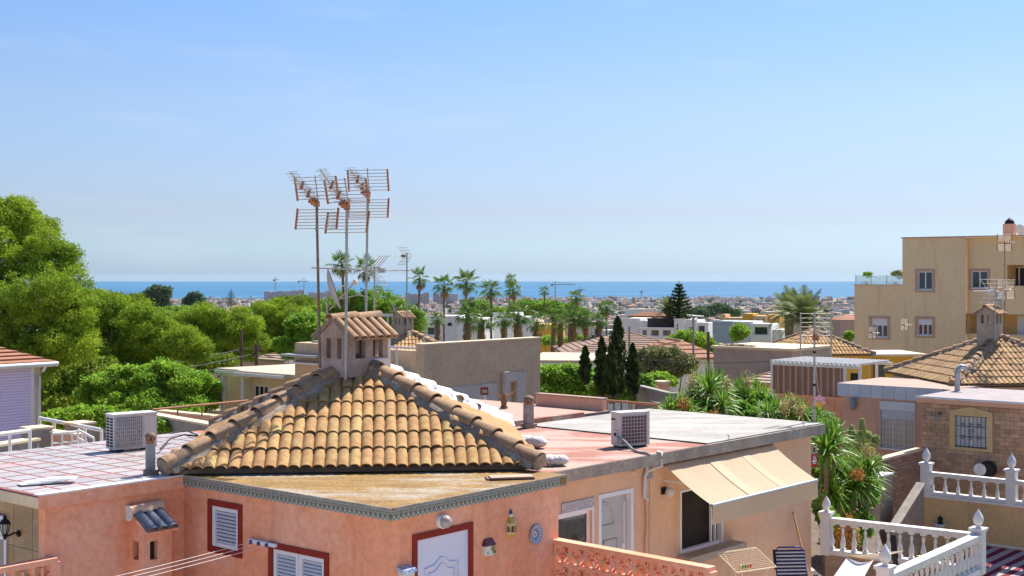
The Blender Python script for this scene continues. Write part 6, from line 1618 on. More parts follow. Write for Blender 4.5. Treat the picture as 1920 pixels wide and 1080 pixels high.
# terrace box between
Fk = Fr(*on(737, 43.), CZ - 8, VA); t = tframe('roof_terrace_block', 'low beige parapet block with a thin white frame between chimney and beige wall', 'building', Fk)
k1 = Fk.X(775); k2 = Fk.X(800); zt = Fk.Z(0, 0, 650); zl = Fk.Z(0, 0, 690)
MB().box(-1, k1, 0, .3, 0, zt - .1).build('parapet', m_beige, t); MB().box(-1, k2, .3, 4, 0, zl).build('wall', m_creamroof, t)
mb = MB(); mb.box(-.1, k2, -.3, -.24, zt - .02, zt + .04); mb.box(k1 * .45, k1 * .45 + .05, -.3, -.25, 0, zt - .02); mb.box(-.1, k2, -.5, -.1, zl - .2, zl - .12); mb.build('white_frame', m_white, t)
# ---- cream canopy house
FC = Fr(*on(405, 50.), CZ - 8.2, VA); t = tframe('cream_canopy_house', 'cream house with a flat pale canopy roof on white posts', 'house', FC)
ct = FC.Z(0, 0, 690); cx1 = FC.X(549); cx2 = cx1 + 1.5; cm = FC.X(456)
MB().prism([(0, 0), (cm, 0), (cm, .02), (cm, 6.5), (0.9, 6.5)], ct - .12, ct).build('canopy_roof', m_creamroof, t); MB().prism([(cm + .002, -.35), (cx2, -.35), (cx2, 6.5), (cm + .002, 6.5)], ct - .12, ct).build('canopy_roof', m_creamroof, t)
mb = MB(); mb.box(0, cm, -.08, -.001, ct - .17, ct - .06); mb.box(cm, cx1, -.45, -.36, ct - .17, ct - .06); mb.build('gutter', m_white, t)
mb = MB()
for px in (413.5, 452): x = FC.X(px); mb.box(x - .07, x + .07, .05, .19, 0, ct - .17)
mb.box(.0, cm + .4, .05, .17, ct - .28, ct - .17); mb.build('post', m_white, t)
wz = FC.Z(FC.X(476, .6), .6, 722); x0, x1 = FC.X(476, .6), FC.X(502, .6)
mb = MB(); x_ = FC.X(461, .6); wall_panel(mb, cx2 - x_, ct - .14, [(x0 - x_, x1 - x_, wz - .5, wz)], .15, T(x_, .6, 0)); wall_panel(mb, 5, ct - .14, (), .1, T(x_, 5.6, 0) @ RZ(-90)); mb.build('wall', m_cream, t)
sash_window(t, x1 - x0, .5, (x0, .6, wz - .5), 0., n=3, fr=.04, inset=.04)
mb = MB()
for k in range(9): x = FC.X(424, 1.) + .075 * k * 1.4; mb.box(x, x + .085, 1.0 + .03 * (k % 2), 1.04 + .03 * (k % 2), ct - 1.9, ct - .3)
mb.build('curtain', m_cream, t)
MB().box(.0, x_, .9, 1.0, 0, ct - 2.0).build('terrace_parapet', m_pink2, t)
Fx = Fr(*on(553, 45.), CZ - 8, VA); t = tframe('stair_tower', 'beige stair tower box with a bluish metal ledge behind the leftmost aerial pole', 'building', Fx)
xt, xz, xl = Fx.X(602), Fx.Z(0, 0, 642), Fx.Z(0, 0, 664)
MB().box(0, xt + .5, 0, 2.4, 0, xz).build('wall', m_beige, t); MB().box(-.25, xt + .2, -.45, -.01, xl - .06, xl + .02).build('metal_ledge', m_galv, t); MB().box(-.15, xt + .2, -.35, -.02, xl - .30, xl - .24).build('metal_ledge', m_white, t)
MB().box(.5, .95, .3, .8, xz, xz + .06).build('roof_hatch', m_grey, t); MB().box(-.05, xt + .5, -.05, 2.4, xz - .02, xz + .03).build('coping', m_cream, t) if False else None
# ---- lavender shutter house, far left
FL_ = Fr(*on(76, 37.), CZ - 7.4, 50.2)
t = tframe('shutter_house', 'cream house at the left edge with a huge closed lavender-white roller shutter', 'house', FL_)
lz = FL_.Z(0, 0, 681); sx = FL_.X(56); zb_ = FL_.Z(sx, 0, 838); zt_ = FL_.Z(sx, 0, 690)
MB().box(-7, 0, 0, 5, 0, lz).build('wall', m_cream, t)
mb = MB(); zz = zb_
while zz < zt_: mb.xprism([(-.03, zz), (-.045, zz + .02), (-.045, zz + .06), (-.03, zz + .075)], -7, sx); zz += .08
mb.build('roller_shutter', mat('sky_tinted_shutter', (.80, .66, .84), (.76, .62, .80), sc=1, rough=.4), t)  # lavender cast of shade and reflected sky put into the colour
mb = MB(); mb.box(sx, sx + .10, -.07, -.002, zb_, zt_ + .10); mb.box(-7, sx, -.07, -.002, zt_ + .0, zt_ + .10); mb.build('shutter_frame', m_white, t)
mb = MB(); mb.tube((-7, -.32, lz - .02), (.35, -.32, lz - .02), .07, n=8); mb.build('gutter', m_white, t)
MB().box(-7, .25, -.28, 5.2, lz - .03, lz + .03).build('eave', m_white, t)
mb = MB(); stepped(mb, (-7, -.3, lz + .03), (.3, -.3, lz + .03), (-1.2, 2.4, lz + .72), (-7, 2.4, lz + .72), 8); stepped(mb, (.3, -.3, lz + .03), (.3, 5.2, lz + .03), (-1.2, 2.4, lz + .72), (-1.2, 2.4, lz + .72), 8); mb.build('roof', m_rroof, t)
mb = MB(); mb.path([(-.02, -.32, lz - .06), (-.03, -.2, lz - .2), (-.08, -.07, lz - .35), (-.08, -.07, .6)], .045, 8); mb.build('downpipe', m_white, t)
# piers, rails left
def pier(label, px0, px1, py0, Y, mt=None, d=.5):
    x, y = on(px0, Y); ang = 50.2; fr = Fr(x, y, CZ - 8, ang); t = tframe('concrete_pier', label, 'pier', fr); w_ = fr.X(px1); z_ = fr.Z(0, 0, py0)
    MB().box(0, w_, 0, d, 0, z_ - .04).build('shaft', mt or m_greywall, t); MB().box(-.03, w_ + .03, -.03, d + .03, z_ - .04, z_).build('cap', m_cream, t); return fr
pier('grey cement pier right of the lavender shutter', 62, 99, 803, 29.)
pier('second grey cement pier nearer the white air conditioner', 144, 178, 794, 29.5)
A = P(0, 845, 26.); railing('railing', 'white tube railing in front of the lavender shutter', P(-60, 862, 25.5), (P(56, 846, 26.8).x, 26.8, P(-60, 862, 25.5).z), P(0, 819, 26.3).z - P(0, 862, 26).z, m_white, 4, rail=.045)
railing('railing', 'white handrail descending between the two grey piers', P(74, 830, 31.), (P(190, 838, 28.6).x, 28.6, P(74, 830, 31).z - .0), P(74, 784, 31).z - P(74, 830, 31).z, m_white, 5, rail=.045)
railing('railing', 'small white gate railing beside the second grey pier', P(98, 850, 27.5), (P(142, 850, 27.5).x, 27.9, P(98, 850, 27.5).z), .42, m_white, 4, True, .025)
railing('railing', 'short sloping white rail in front of the second grey pier', P(146, 836, 27.), (P(176, 836, 27.).x, 27., P(146, 836, 27).z - .18), .34, m_white, 3, True, .025)
wallseg('parapet_wall', 'low pinkish parapet between the grey piers', 'wall', (*on(56, 30.), 0), (*on(150, 28.8), 0), CZ - 8, P(100, 811, 29.4).z, .2, m_pink2, m_cream)
wallseg('parapet_wall', 'low beige parapet at the foot of the lavender shutter', 'wall', (*on(-80, 27.), 0), (*on(64, 29.), 0), CZ - 8, P(30, 836, 28).z, .3, m_greywall, m_cream)
wallseg('parapet_wall', 'cement parapet behind the tiled terrace, right of the air conditioner', 'wall', (*on(286, 34.), 0), (*on(430, 31.), 0), CZ - 8, P(340, 790, 32.5).z, .25, m_greywall, m_cream)
wallseg('parapet_wall', 'pinkish parapet below the rusty railing behind the left hip', 'wall', (*on(300, 39.), 0), (*on(440, 37.), 0), CZ - 8.4, P(350, 778, 38).z, .25, m_pink2, m_cream)
railing('railing', 'rust-red pipe railing running behind the left hip of the pyramid roof', P(286, 790, 36.), (P(432, 780, 36.2).x, 38.6, P(286, 790, 36).z), P(286, 768, 36).z - P(286, 790, 36).z, m_rust2, 5, rail=.03)
# ---- roofs amongst the trees, left
low_house('stone_cottage', 'low cottage with a rough pale rubble roof among the left bushes', 80, 58, 25, 8, 5, 785, .8, m_beige, mat('rubble_roof', (.50, .40, .30), (.36, .26, .19), sc=6, bump=.6, bsc=6, bdist=.1, fine=.3), kind='hip')
p = P(125, 775, 60); t = thing('cottage_chimney', 'small tiled-cap chimney standing among the left bushes', 'chimney', p, 30)
MB().box(-.3, .3, -.3, .3, -1, .35).build('stack', m_sandst, t); MB().box(-.42, .42, -.42, .42, .6, .68).build('cap', m_cream, t)
for x in (-.28, .2):
    for y in (-.28, .2): MB().box(x, x + .08, y, y + .08, .35, .6).build('cap_post', m_sandst, t)
MB().lathe([(.3, .68), (.1, .85), (.01, .9)], n=6).build('cap_top', m_cream, t)
low_house('brown_roof_house', 'low house with a faded pinkish-brown tiled roof beyond the canopy house', 395, 96, VA, 9, 7, 668, .9, m_beige, m_broof, base=10.5)
low_house('brown_roof_house', 'low house with a tan tiled roof just left of the stair tower', 470, 84, VA, 6.5, 7, 672, .8, m_beige, mat('tan_pantile_roof', (.42, .31, .22), (.35, .25, .18), sc=3, bump=.3, bsc=8, fine=.3), base=10.5)
for px, label in ((453, 'dark utility pole beyond the canopy house'), (481, 'stout dark pole with rusty brackets beside the canopy house roof')):
    t = thing('utility_pole', label, 'utility pole', P(px, 700, 66), 0); MB().tube((0, 0, -2), (0, 0, 2.2 if px < 460 else 1.5), .07 if px < 460 else .1, n=7).build('pole', m_bark, t)
    MB().box(-.3, .3, -.04, .04, 1.2, 1.28).build('crossarm', m_rustpole, t)
# ---- long low buildings, centre right
low_house('long_brown_roof_house', 'long low house with a wide mauve-brown tiled roof', 1066, 92, 3, 9.6, 9.5, 664, 1.35, m_cream, m_broof, base=10)
low_house('red_roof_house', 'small white house with a red tiled gable roof beside the pole', 1252, 78, 14, 3.2, 6, 672, .95, m_lime, m_rroof, base=10, kind='hip')
low_house('low_white_building', 'long low white building with a pale flat roof behind the hedge', 1000, 74, VA + 34, 7.6, 7.5, 680, 0, m_lime, m_creamroof, base=9.6, kind='flat', cat='building')
wallseg('hedge_wall', 'dark grey block wall at the end of the hedge', 'wall', (*on(1200, 44), 0), (*on(1262, 41.), 0), CZ - 8.2, P(1230, 732, 42).z, .25, m_greywall)
for i, (px, label) in enumerate(((1211, 'pink gate pillar nearest the cypresses'), (1240, 'pink gate pillar beside the big yucca'))):
    t = thing('gate_pillar', label, 'pillar', (*on(px, 52), CZ - 8.4), VA); MB().box(-.22, .22, -.22, .22, 0, P(0, 718, 52).z - CZ + 8.4).build('shaft', m_pink2, t); MB().box(-.27, .27, -.27, .27, P(0, 718, 52).z - CZ + 8.4, P(0, 714, 52).z - CZ + 8.4).build('cap', m_cream, t)
low_house('tiled_lean_to', 'tiny lean-to with a pale tile roof left of the striped curtain', 1405, 60, VA, 1.6, 3, 716, .45, m_orange, mat('pale_tile_roof', (.56, .42, .32), (.44, .32, .24), sc=4, fine=.3), base=9)
# ---- modern white houses
def modern(name, label, px, Y, ang, blocks, base, cat='house'):
    t = thing(name, label, cat, (*on(px, Y), CZ - base), ang); fr = Fr(*on(px, Y), CZ - base, ang)
    for bl in blocks:
        p0, p1, py, d0, dep, mt = bl[:6]; x0, x1 = fr.X(p0, d0), fr.X(p1, d0); z_ = fr.Z(x0, d0, py)
        holes = [(fr.X(a, d0) - x0, fr.X(b, d0) - x0, fr.Z(fr.X(a, d0), d0, e), fr.Z(fr.X(a, d0), d0, c)) for a, b, c, e in (bl[6] if len(bl) > 6 else ())]
        house_box(t, x1 - x0, dep, z_, mt, front=holes, x0=x0, y0=d0)
        for a, b, c, e in holes: sash_window(t, b - a, e - c, (x0 + a, d0, c), 0., n=max(1, int((b - a) / 1.)), fr=.06)
        MB().box(x0 - .05, x1 + .05, d0 - .05, d0 + .2, z_, z_ + .1).build('roof_edge', mt, t)
    return t
m_dbrown = mat('dark_brown_cladding', (.07, .05, .045), (.05, .04, .035), sc=2); m_bgrey = mat('blue_grey_render', (.36, .42, .48), (.33, .38, .44), sc=1)
modern('modern_white_house', 'modern white house with a dark brown upper block and open white frames', 1165, 150, VA + 20, [
    (1165, 1200, 598, 3, 6, m_white), (1196, 1216, 603, 1.5, 6, m_white, ((1199, 1212, 612, 622),)), (1214, 1264, 598, 1, 6, m_dbrown), (1264, 1284, 599, 0, 7, m_white, ((1268, 1272, 606, 622),)), (1284, 1306, 601, .5, 5, m_white, ((1291, 1300, 612, 626),)), (1305, 1328, 606, 1, 4, m_white, ((1309, 1322, 610, 628),)), (1200, 1266, 615, 0, 2, m_white, ((1204, 1212, 618, 630), (1220, 1236, 618, 630), (1242, 1258, 618, 630)))], 13)
modern('modern_pale_house', 'pale house with a blue-grey side wall and white terrace walls', 1336, 118, VA + 20, [
    (1336, 1373, 604, 0, 6, m_bgrey), (1373, 1412, 605, .6, 6, m_white), (1408, 1446, 609, -.4, 5, m_white, ((1414, 1440, 612, 628),)), (1444, 1466, 620, .6, 5, m_white)], 12)
modern('white_villa', 'white villa with dark windows behind the front palms', 795, 132, VA + 30, [
    (795, 860, 594, 1, 7, m_white, ((801, 816, 613, 628), (838, 848, 604, 612))), (856, 905, 598, 0, 6, m_white, ((870, 884, 606, 616),))], 12.5)
modern('white_villa', 'taller white villa with a brown roof line seen between the palm trunks', 925, 140, VA + 30, [
    (925, 962, 588, 0, 7, m_white, ((938, 944, 593, 599),)), (958, 1003, 596, 1.5, 7, m_white), (1000, 1046, 610, 2, 6, m_orange)], 12.5)
modern('ochre_townhouse', 'row of ochre flat blocks behind the modern pale house', 1350, 330, VA + 20, [
    (1350, 1360, 590, 0, 7, m_ochre), (1360, 1392, 596, 0, 7, m_ochre, ((1372, 1378, 599, 605),)), (1392, 1412, 589, 0, 9, m_orange), (1412, 1436, 593, -2, 9, m_ochre, ((1418, 1424, 598, 605), (1428, 1433, 598, 605))), (1436, 1462, 591, 1, 8, m_orange)], 27)
low_house('terracotta_townhouse', 'long terracotta-walled house with a red roof above the modern white house', 1178, 380, VA + 20, 11, 8, 592, 1.2, m_rroof, m_rroof, base=30)
low_house('dark_roof_house', 'brown-roofed house right of the date palm', 1640, 230, VA + 10, 12, 9, 650, 1.5, m_lime, m_broof, base=20)
low_house('white_bungalow', 'white bungalow with terracotta roof below the town, right of the big date palm', 1590, 300, VA + 5, 12, 9, 632, 1.6, m_lime, m_rroof, base=25)
# poles and cables
for px, y0, y1, Y, r_, label in ((1300, 596, 705, 62, .05, 'slim grey street pole left of the mauve block'), (1328, 622, 705, 60, .07, 'dark wooden pole beside the mauve block'), (1180, 612, 700, 58, .05, 'thin pole among the cypresses'), (1212, 618, 640, 100, .04, 'small thin pole above the brown roof')):
    b = P(px, y1, Y); t = thing('utility_pole', label, 'utility pole', b, 0); H_ = P(px, y0, Y).z - b.z; MB().tube((0, 0, -2), (0, 0, H_), r_, n=7).build('pole', m_bark if r_ == .07 else m_grey, t)
    if px == 1300: MB().path([(0, 0, H_), (-.3, 0, H_ + .12), (.5, 0, H_ + .06)], .04, 5).build('lamp_arm', m_white, t)
def cable(label, pts, r_=.02, sag=.3):
    A, B = P(*pts[0]), P(*pts[1]); tag(MB().path([A.lerp(B, k / 14) - Vector((0, 0, sag * 4 * (k / 14) * (1 - k / 14))) for k in range(15)], r_, 5).build('overhead_cable', m_black), label, 'cable', 'overhead cables')
cable('upper black cable crossing the pines towards the dark poles', ((120, 692, 55), (453, 655, 66)), .03, .25)
cable('second black cable just below the upper one before the pines', ((120, 700, 55), (481, 662, 66)), .03, .35)
cable('lowest sagging cable in front of the bright green bush top', ((90, 722, 52), (410, 690, 60)), .022, .3)
cable('cable running from the dark pole behind the stair tower', ((481, 662, 66), (600, 672, 70)), .022, .2)
cable('pale cable sagging across the cypresses', ((1010, 688, 50), (1330, 756, 47)), .016, .25)
cable('thin wire crossing high above the hedge and cypresses', ((1180, 672, 58), (1460, 676, 56)), .014, .15)
# ================================================================== VEGETATION
def GZ(Y):  # ground height below the camera
    pr = [(0, 6.6), (36, 6.6), (37, 8.4), (45, 8.1), (60, 8.6), (90, 10), (120, 11.5), (200, 17), (300, 24), (500, 36), (700, 46), (1000, 57), (1500, 72), (2000, 82), (2600, 90), (3300, 94), (5300, 99)]
    for (a, b), (c, d) in zip(pr, pr[1:]):
        if a <= Y <= c: return b + (d - b) * (Y - a) / (c - a)
    return 99
def base_at(px, Y): return (*on(px, Y), CZ - GZ(Y) - .1)
random.seed(11)
def px_lumps(Y, base, items):
    """lumps given by photo position and pixel radius at distance Y: (px,py,rpx,rypx,dY)"""
    bx, by, bz = base; out = []
    for px, py, r1, r2, dy in items:
        p = P(px, py, Y + dy); k = (Y + dy) / F; out.append((p.x - bx, p.y - by, p.z - bz, r1 * k, r1 * k, r2 * k))
    return out
def pine(label, px, Y, items, n, per, cr, leaf, mt=m_pine, group='pines on the left', tr=.22):
    b = base_at(px, Y); L = px_lumps(Y, b, items); h = max(l[2] for l in L) * .8
    return tree('pine_tree', label, 'tree', b, h, L, mt, n, per, cr, leaf, group, h, tr, 7, 1.8, 3.2, .1)
pine('huge yellow-green pine filling the left edge', 20, 46, [(20, 470, 95, 75, 0), (-50, 430, 70, 60, 0), (60, 440, 45, 40, 1), (105, 500, 45, 45, 0), (70, 560, 90, 70, -1.5), (-10, 600, 90, 90, -1), (125, 590, 55, 55, -1), (110, 650, 70, 60, -1), (50, 690, 80, 60, -1), (150, 560, 25, 40, 0), (20, 400, 40, 30, 0), (-70, 520, 90, 80, 1), (130, 480, 22, 20, 0)], 7200, 30, .28, .10, tr=.32)
pine('dark-shadowed pine right behind the huge left pine', 215, 60, [(205, 600, 60, 45, 0), (175, 570, 45, 30, 1), (235, 580, 45, 30, 0), (270, 610, 55, 38, -1), (200, 660, 70, 50, 0), (290, 650, 60, 45, 0), (330, 640, 45, 32, -1), (240, 700, 80, 45, 0), (360, 660, 35, 30, -.5)], 4600, 26, .34, .125)
pine('rounded pine between the left pines and the centre', 420, 78, [(400, 600, 50, 32, 0), (440, 610, 50, 32, 0), (370, 630, 45, 35, 0), (455, 650, 50, 35, 1), (400, 655, 50, 35, 0), (350, 600, 25, 20, 3)], 3200, 24, .38, .135)
pine('yellowish pine left of the aerial poles', 525, 88, [(510, 590, 36, 26, 0), (545, 600, 40, 28, 0), (500, 620, 36, 30, 0), (560, 640, 45, 35, 0), (520, 650, 45, 30, 0)], 2500, 24, .40, .15)
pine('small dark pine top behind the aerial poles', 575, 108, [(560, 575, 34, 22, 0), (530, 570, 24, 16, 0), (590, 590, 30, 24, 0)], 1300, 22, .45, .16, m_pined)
tr_ = lambda label, px, Y, items, n, mt, group='broadleaf trees in the middle', cr=.4, leaf=.2, name='broadleaf_tree': tree(name, label, 'tree', base_at(px, Y), 5, px_lumps(Y, base_at(px, Y), items), mt, n, 18, cr, leaf, group, None, .2, 5, 1.5, 1.9, .12)
tr_('bright green broad tree behind the big pink chimney', 640, 96, [(610, 600, 45, 35, 0), (650, 580, 45, 32, 0), (700, 575, 45, 34, 0), (740, 590, 40, 34, 0), (680, 620, 60, 35, 0), (590, 640, 45, 40, 0), (770, 610, 30, 30, 0)], 3400, m_tree, cr=.42, leaf=.16)
tr_('light green tree top just left of the pink chimney', 570, 80, [(575, 615, 40, 28, 0), (550, 650, 40, 30, 0), (600, 650, 40, 30, 0)], 1200, m_bush, cr=.36, leaf=.17)
tr_('tall bluish eucalyptus standing out left against the town', 285, 420, [(296, 548, 14, 9, 0), (284, 556, 14, 10, 0), (306, 555, 10, 9, 0), (268, 566, 14, 11, 0), (300, 572, 16, 12, 0), (250, 562, 9, 9, 0), (258, 575, 12, 9, 0), (285, 580, 18, 9, 0), (312, 545, 6, 5, 0)], 1100, m_blue_green, cr=1.8, leaf=.9, name='eucalyptus_tree')
tr_('round bluish tree right of the tall eucalyptus', 365, 520, [(364, 557, 9, 7, 0), (372, 566, 9, 8, 0), (352, 567, 9, 7, 0), (360, 576, 14, 7, 0)], 600, m_blue_green, cr=2., leaf=1., name='eucalyptus_tree')
tr_('mid green trees below the eucalyptus', 330, 170, [(320, 592, 30, 14, 0), (350, 590, 25, 12, 0), (290, 600, 22, 12, 0), (380, 585, 18, 10, 0)], 900, m_tree, cr=.8, leaf=.38)
tr_('dark green tree clump behind the tall centre palms', 1000, 210, [(985, 580, 28, 14, 0), (1020, 578, 25, 12, 0), (1050, 585, 25, 13, 0), (960, 590, 18, 10, 0), (1080, 590, 20, 12, 0)], 1300, m_tree, cr=1., leaf=.45)
tr_('round green tree left of the twin palms', 910, 190, [(905, 580, 16, 13, 0), (925, 590, 18, 12, 0), (885, 590, 16, 10, 0)], 600, m_tree, cr=.9, leaf=.4)
tr_('yellow-green garden trees beside the modern white house', 1300, 105, [(1285, 637, 22, 14, 0), (1310, 640, 22, 14, 0), (1330, 655, 15, 12, 0), (1262, 645, 15, 10, 0)], 800, m_bush, cr=.45, leaf=.22)
tr_('dark olive trees far behind the pale house', 1330, 600, [(1322, 585, 20, 9, 0), (1350, 580, 18, 8, 0), (1300, 590, 18, 8, 0), (1375, 588, 14, 7, 0)], 700, m_blue_green, cr=2.2, leaf=1.)
tr_('trimmed round bush top on the white terrace', 1390, 112, [(1388, 624, 14, 12, 0), (1382, 630, 10, 10, 0)], 260, m_bush, cr=.45, leaf=.22, name='potted_bush')
def bsh(label, px, Y, items, n, mt, per=18, cr=.3, leaf=.14, name='bush', group=None):
    b = base_at(px, Y); return bush(name, label, b, px_lumps(Y, b, items), mt, n, per, cr, leaf, group)
bsh('big bright green bush in front of the pines', 285, 50, [(200, 730, 40, 28, 0), (245, 720, 45, 34, -1), (300, 715, 50, 36, -1), (350, 725, 45, 32, -1), (385, 735, 30, 26, 0), (270, 760, 70, 30, -1.5), (170, 745, 25, 25, 0), (340, 765, 60, 28, -1.5), (400, 750, 14, 22, 0)], 4200, m_bush, 22, .26, .11)
bsh('lighter grass-green shrubs beside the grey piers', 170, 40, [(110, 790, 35, 18, 0), (150, 785, 30, 20, 0), (190, 785, 28, 22, 0), (230, 790, 30, 20, 0), (270, 795, 26, 16, 0)], 1100, m_bush, 16, .2, .12)
bsh('low grass tuft behind the tiled terrace', 300, 33, [(300, 800, 16, 10, 0), (318, 806, 10, 6, 0)], 140, m_bush, 14, .12, .1)
bsh('light green hedge right of the beige wall', 1060, 47, [(1030, 712, 28, 26, 0), (1065, 708, 28, 24, 0), (1095, 715, 22, 22, 0), (1045, 735, 40, 20, 0), (1090, 740, 35, 18, 0), (1120, 720, 20, 22, .5)], 1900, m_bush, 18, .26, .13)
bsh('mixed green shrubs around the cypress feet', 1160, 46, [(1135, 735, 24, 26, 0), (1165, 732, 24, 22, 0), (1195, 735, 22, 22, 0), (1210, 722, 14, 16, 0), (1150, 712, 14, 16, 1)], 1500, m_tree, 18, .24, .12)
bsh('dusty grey-green round bushes behind the cypresses', 1245, 62, [(1225, 672, 28, 20, 0), (1255, 675, 30, 22, 0), (1280, 685, 26, 22, 0), (1210, 690, 20, 20, 0), (1240, 700, 35, 20, 0)], 1700, m_dull, 18, .3, .14)
bsh('lime green low bush beside the pink gate pillars', 1238, 54, [(1232, 712, 22, 12, 0), (1250, 716, 18, 10, 0)], 500, m_bush, 16, .2, .11)
bsh('low garden shrubs in front of the villa', 1060, 118, [(1020, 640, 20, 8, 0), (1050, 642, 18, 8, 0), (1090, 640, 18, 9, 0)], 400, m_bush, 16, .4, .2)
bsh('shrub growing by the tan apartment building foot', 1592, 110, [(1592, 632, 8, 10, 0)], 120, m_bush, 16, .3, .18)
for i, (px, py, pb, Y, w_, label) in enumerate(((1158, 594, 745, 52, 13, 'tallest dark cypress of the five beyond the hedge'), (1128, 632, 745, 52, 9, 'cypress second from the left'), (1097, 650, 722, 50, 7, 'small cypress leftmost of the five'), (1146, 645, 745, 50, 9, 'short cypress just left of the tallest one'), (1186, 645, 745, 51, 9, 'cypress rightmost of the five, beside the thin pole'))):
    Y -= 8; b = P(px, pb, Y); cypress(label, b, P(px, py, Y).z - b.z, w_ * Y / F * 1.6, 3400, 'cypresses beyond the hedge', leaf=.13)
# palms: px, crown row, distance, scale
tall = [(650, 497, 92, .95, 'tall fan palm seen between the middle and right aerial poles'), (690, 505, 96, .95, 'tall fan palm directly behind the right aerial pole'), (783, 522, 118, 1.0, 'tall fan palm right of the orange-hubbed aerial'),
        (832, 536, 112, 1.0, 'tall fan palm with a long bare trunk in front of the white villa'), (875, 531, 116, 1.05, 'bushy-headed tall fan palm, third right of the orange-hubbed aerial'), (921, 544, 120, 1.0, 'tall fan palm just left of the thin twin palms'),
        (951, 525, 150, .78, 'thinnest and tallest of the twin palms'), (966, 543, 124, .95, 'right-hand one of the twin palms'), (1021, 547, 170, .75, 'small-headed solitary palm against the sea'), (1075, 558, 140, .8, 'fan palm with stacked heads left of the cypresses'), (1137, 577, 120, .9, 'fan palm right above the brown roof ridge')]
for px, py, Y, s_, label in tall:
    z_ = P(px, py, Y).z; b = base_at(px, Y); fan_palm(label, b, z_ - b[2], s_ * random.uniform(.95, 1.12), random.randint(20, 26), random.randint(5, 12), 'fan palms', random.uniform(.11, .16), lean=.45)
short = [(874, 590, 84, 1.0, 'stout fan palm behind the left end of the beige wall'), (905, 600, 88, 1.0, 'fan palm with hanging straw-coloured dead fronds above the beige wall'), (972, 590, 90, 1.05, 'broad fan palm with a swollen trunk above the beige wall'),
         (1001, 605, 92, .95, 'fan palm with a straw skirt right of the broad one'), (1035, 590, 108, .95, 'fan palm standing in front of the orange villa wall'), (1068, 585, 106, .9, 'fan palm behind the roof ridge, beside the white pole'), (1073, 600, 104, 1.0, 'dark-trunked fan palm above the brown roof left corner'),
         (1100, 597, 104, .95, 'fan palm left of the last palm above the brown roof'), (1125, 602, 100, .9, 'straw-skirted fan palm above the brown roof middle'), (820, 600, 100, .6, 'young small fan palm before the white villa'), (945, 600, 86, .8, 'half-dead fan palm left of the broad one'), (1050, 607, 100, .8, 'low fan palm at the edge of the villa garden')]
for px, py, Y, s_, label in short:
    z_ = P(px, py, Y).z; b = base_at(px, Y); fan_palm(label, b, z_ - b[2], s_ * random.uniform(.85, 1.1), random.randint(20, 28), random.randint(16, 28), 'fan palms', random.uniform(.18, .28), lean=.3, skirt=.9)
b = base_at(1508, 84); date_palm('big date palm with arching grey-green fronds right of centre', b, P(1508, 603, 84).z - b[2], 1.12, 60)
b = base_at(1480, 90); date_palm('date palm half hidden left behind the biggest one', b, P(1482, 590, 90).z - b[2], 1.0, 46)
b = base_at(1253, 150); date_palm('date palm beside the star-shaped pine', b, P(1253, 585, 150).z - b[2], 1.0, 46)
# Norfolk pine
def norfolk(label, px, py, Y, h, wr, cat='tree', group=None):
    p = P(px, py, Y); b = (p.x, p.y, p.z - h); t = thing('norfolk_pine', label, cat, b, 0, group); MB().path([(0, 0, 0), (0, 0, h * .6), (0, 0, h)], [.28, .16, .03], 8).build('trunk', m_bark, t)
    Cs, Ds = [], []
    n = 13
    for k in range(n):
        z_ = h * (.25 + .72 * k / n); r = wr * (1 - (k / n) ** 1.3) + .15; m = 6
        for j in range(m):
            a = 2 * math.pi * (j + .5 * (k % 2)) / m + random.uniform(-.1, .1); cnt = int(50 + 50 * r); s_ = rng.random(cnt)
            rr = s_ * r; lat = (rng.random(cnt) - .5) * .5 * (1 - s_ * .6)
            Cs.append(np.stack([rr * math.cos(a) - lat * math.sin(a), rr * math.sin(a) + lat * math.cos(a), z_ + .22 * rr + rng.normal(size=cnt) * .05], 1)); Ds.append(np.tile([math.cos(a) * .8, math.sin(a) * .8, .7], (cnt, 1)))
    C, D = np.concatenate(Cs), np.concatenate(Ds); V, Q = leaf_quads(C, .26, 2.5, dirs=D); O('crown', np_mesh('crown', V, Q, m_cyp), t)
norfolk('star-shaped Norfolk pine with separate branch tiers against the sea', 1273, 526, 150, 7.2, 2.1)
norfolk('small bluish tiered conifer in the town, upper left', 433, 540, 900, 16, 5)
# yuccas behind the felt roof
random.seed(5)
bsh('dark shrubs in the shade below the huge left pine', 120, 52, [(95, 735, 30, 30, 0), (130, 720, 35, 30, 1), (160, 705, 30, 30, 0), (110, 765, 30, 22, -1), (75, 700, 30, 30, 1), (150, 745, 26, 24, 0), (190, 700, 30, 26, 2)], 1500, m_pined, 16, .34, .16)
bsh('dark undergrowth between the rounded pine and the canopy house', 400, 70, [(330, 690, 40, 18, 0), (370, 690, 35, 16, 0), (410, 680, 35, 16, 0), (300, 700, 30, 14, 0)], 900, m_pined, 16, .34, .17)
def ypx(label, px, Y, heads, group=None, flowers=(), L=.72, n=84, mt=None):
    bx, by = on(px, Y); bz = CZ - GZ(Y) - .1; H_ = []; FWL = []
    for q, py, dy, s_ in heads: p = P(q, py, Y + dy); H_.append((p.x - bx, p.y - by, p.z - bz, s_))
    for q, py, dy, h, k in flowers: p = P(q, py, Y + dy); FWL.append((p.x - bx, p.y - by, p.z - bz, h, k))
    return yucca(label, (bx, by, bz), H_, None, group, L, n, FWL)
ypx('large dark-centred yucca behind the bleached roof', 1330, 33, [(1330, 740, 0, 1.25), (1300, 755, .4, .9), (1355, 765, -.6, .9), (1310, 725, .6, .8), (1345, 722, .8, .8)], 'yuccas', [(1298, 735, -.1, .5, 0), (1362, 740, -.2, .45, 0)])
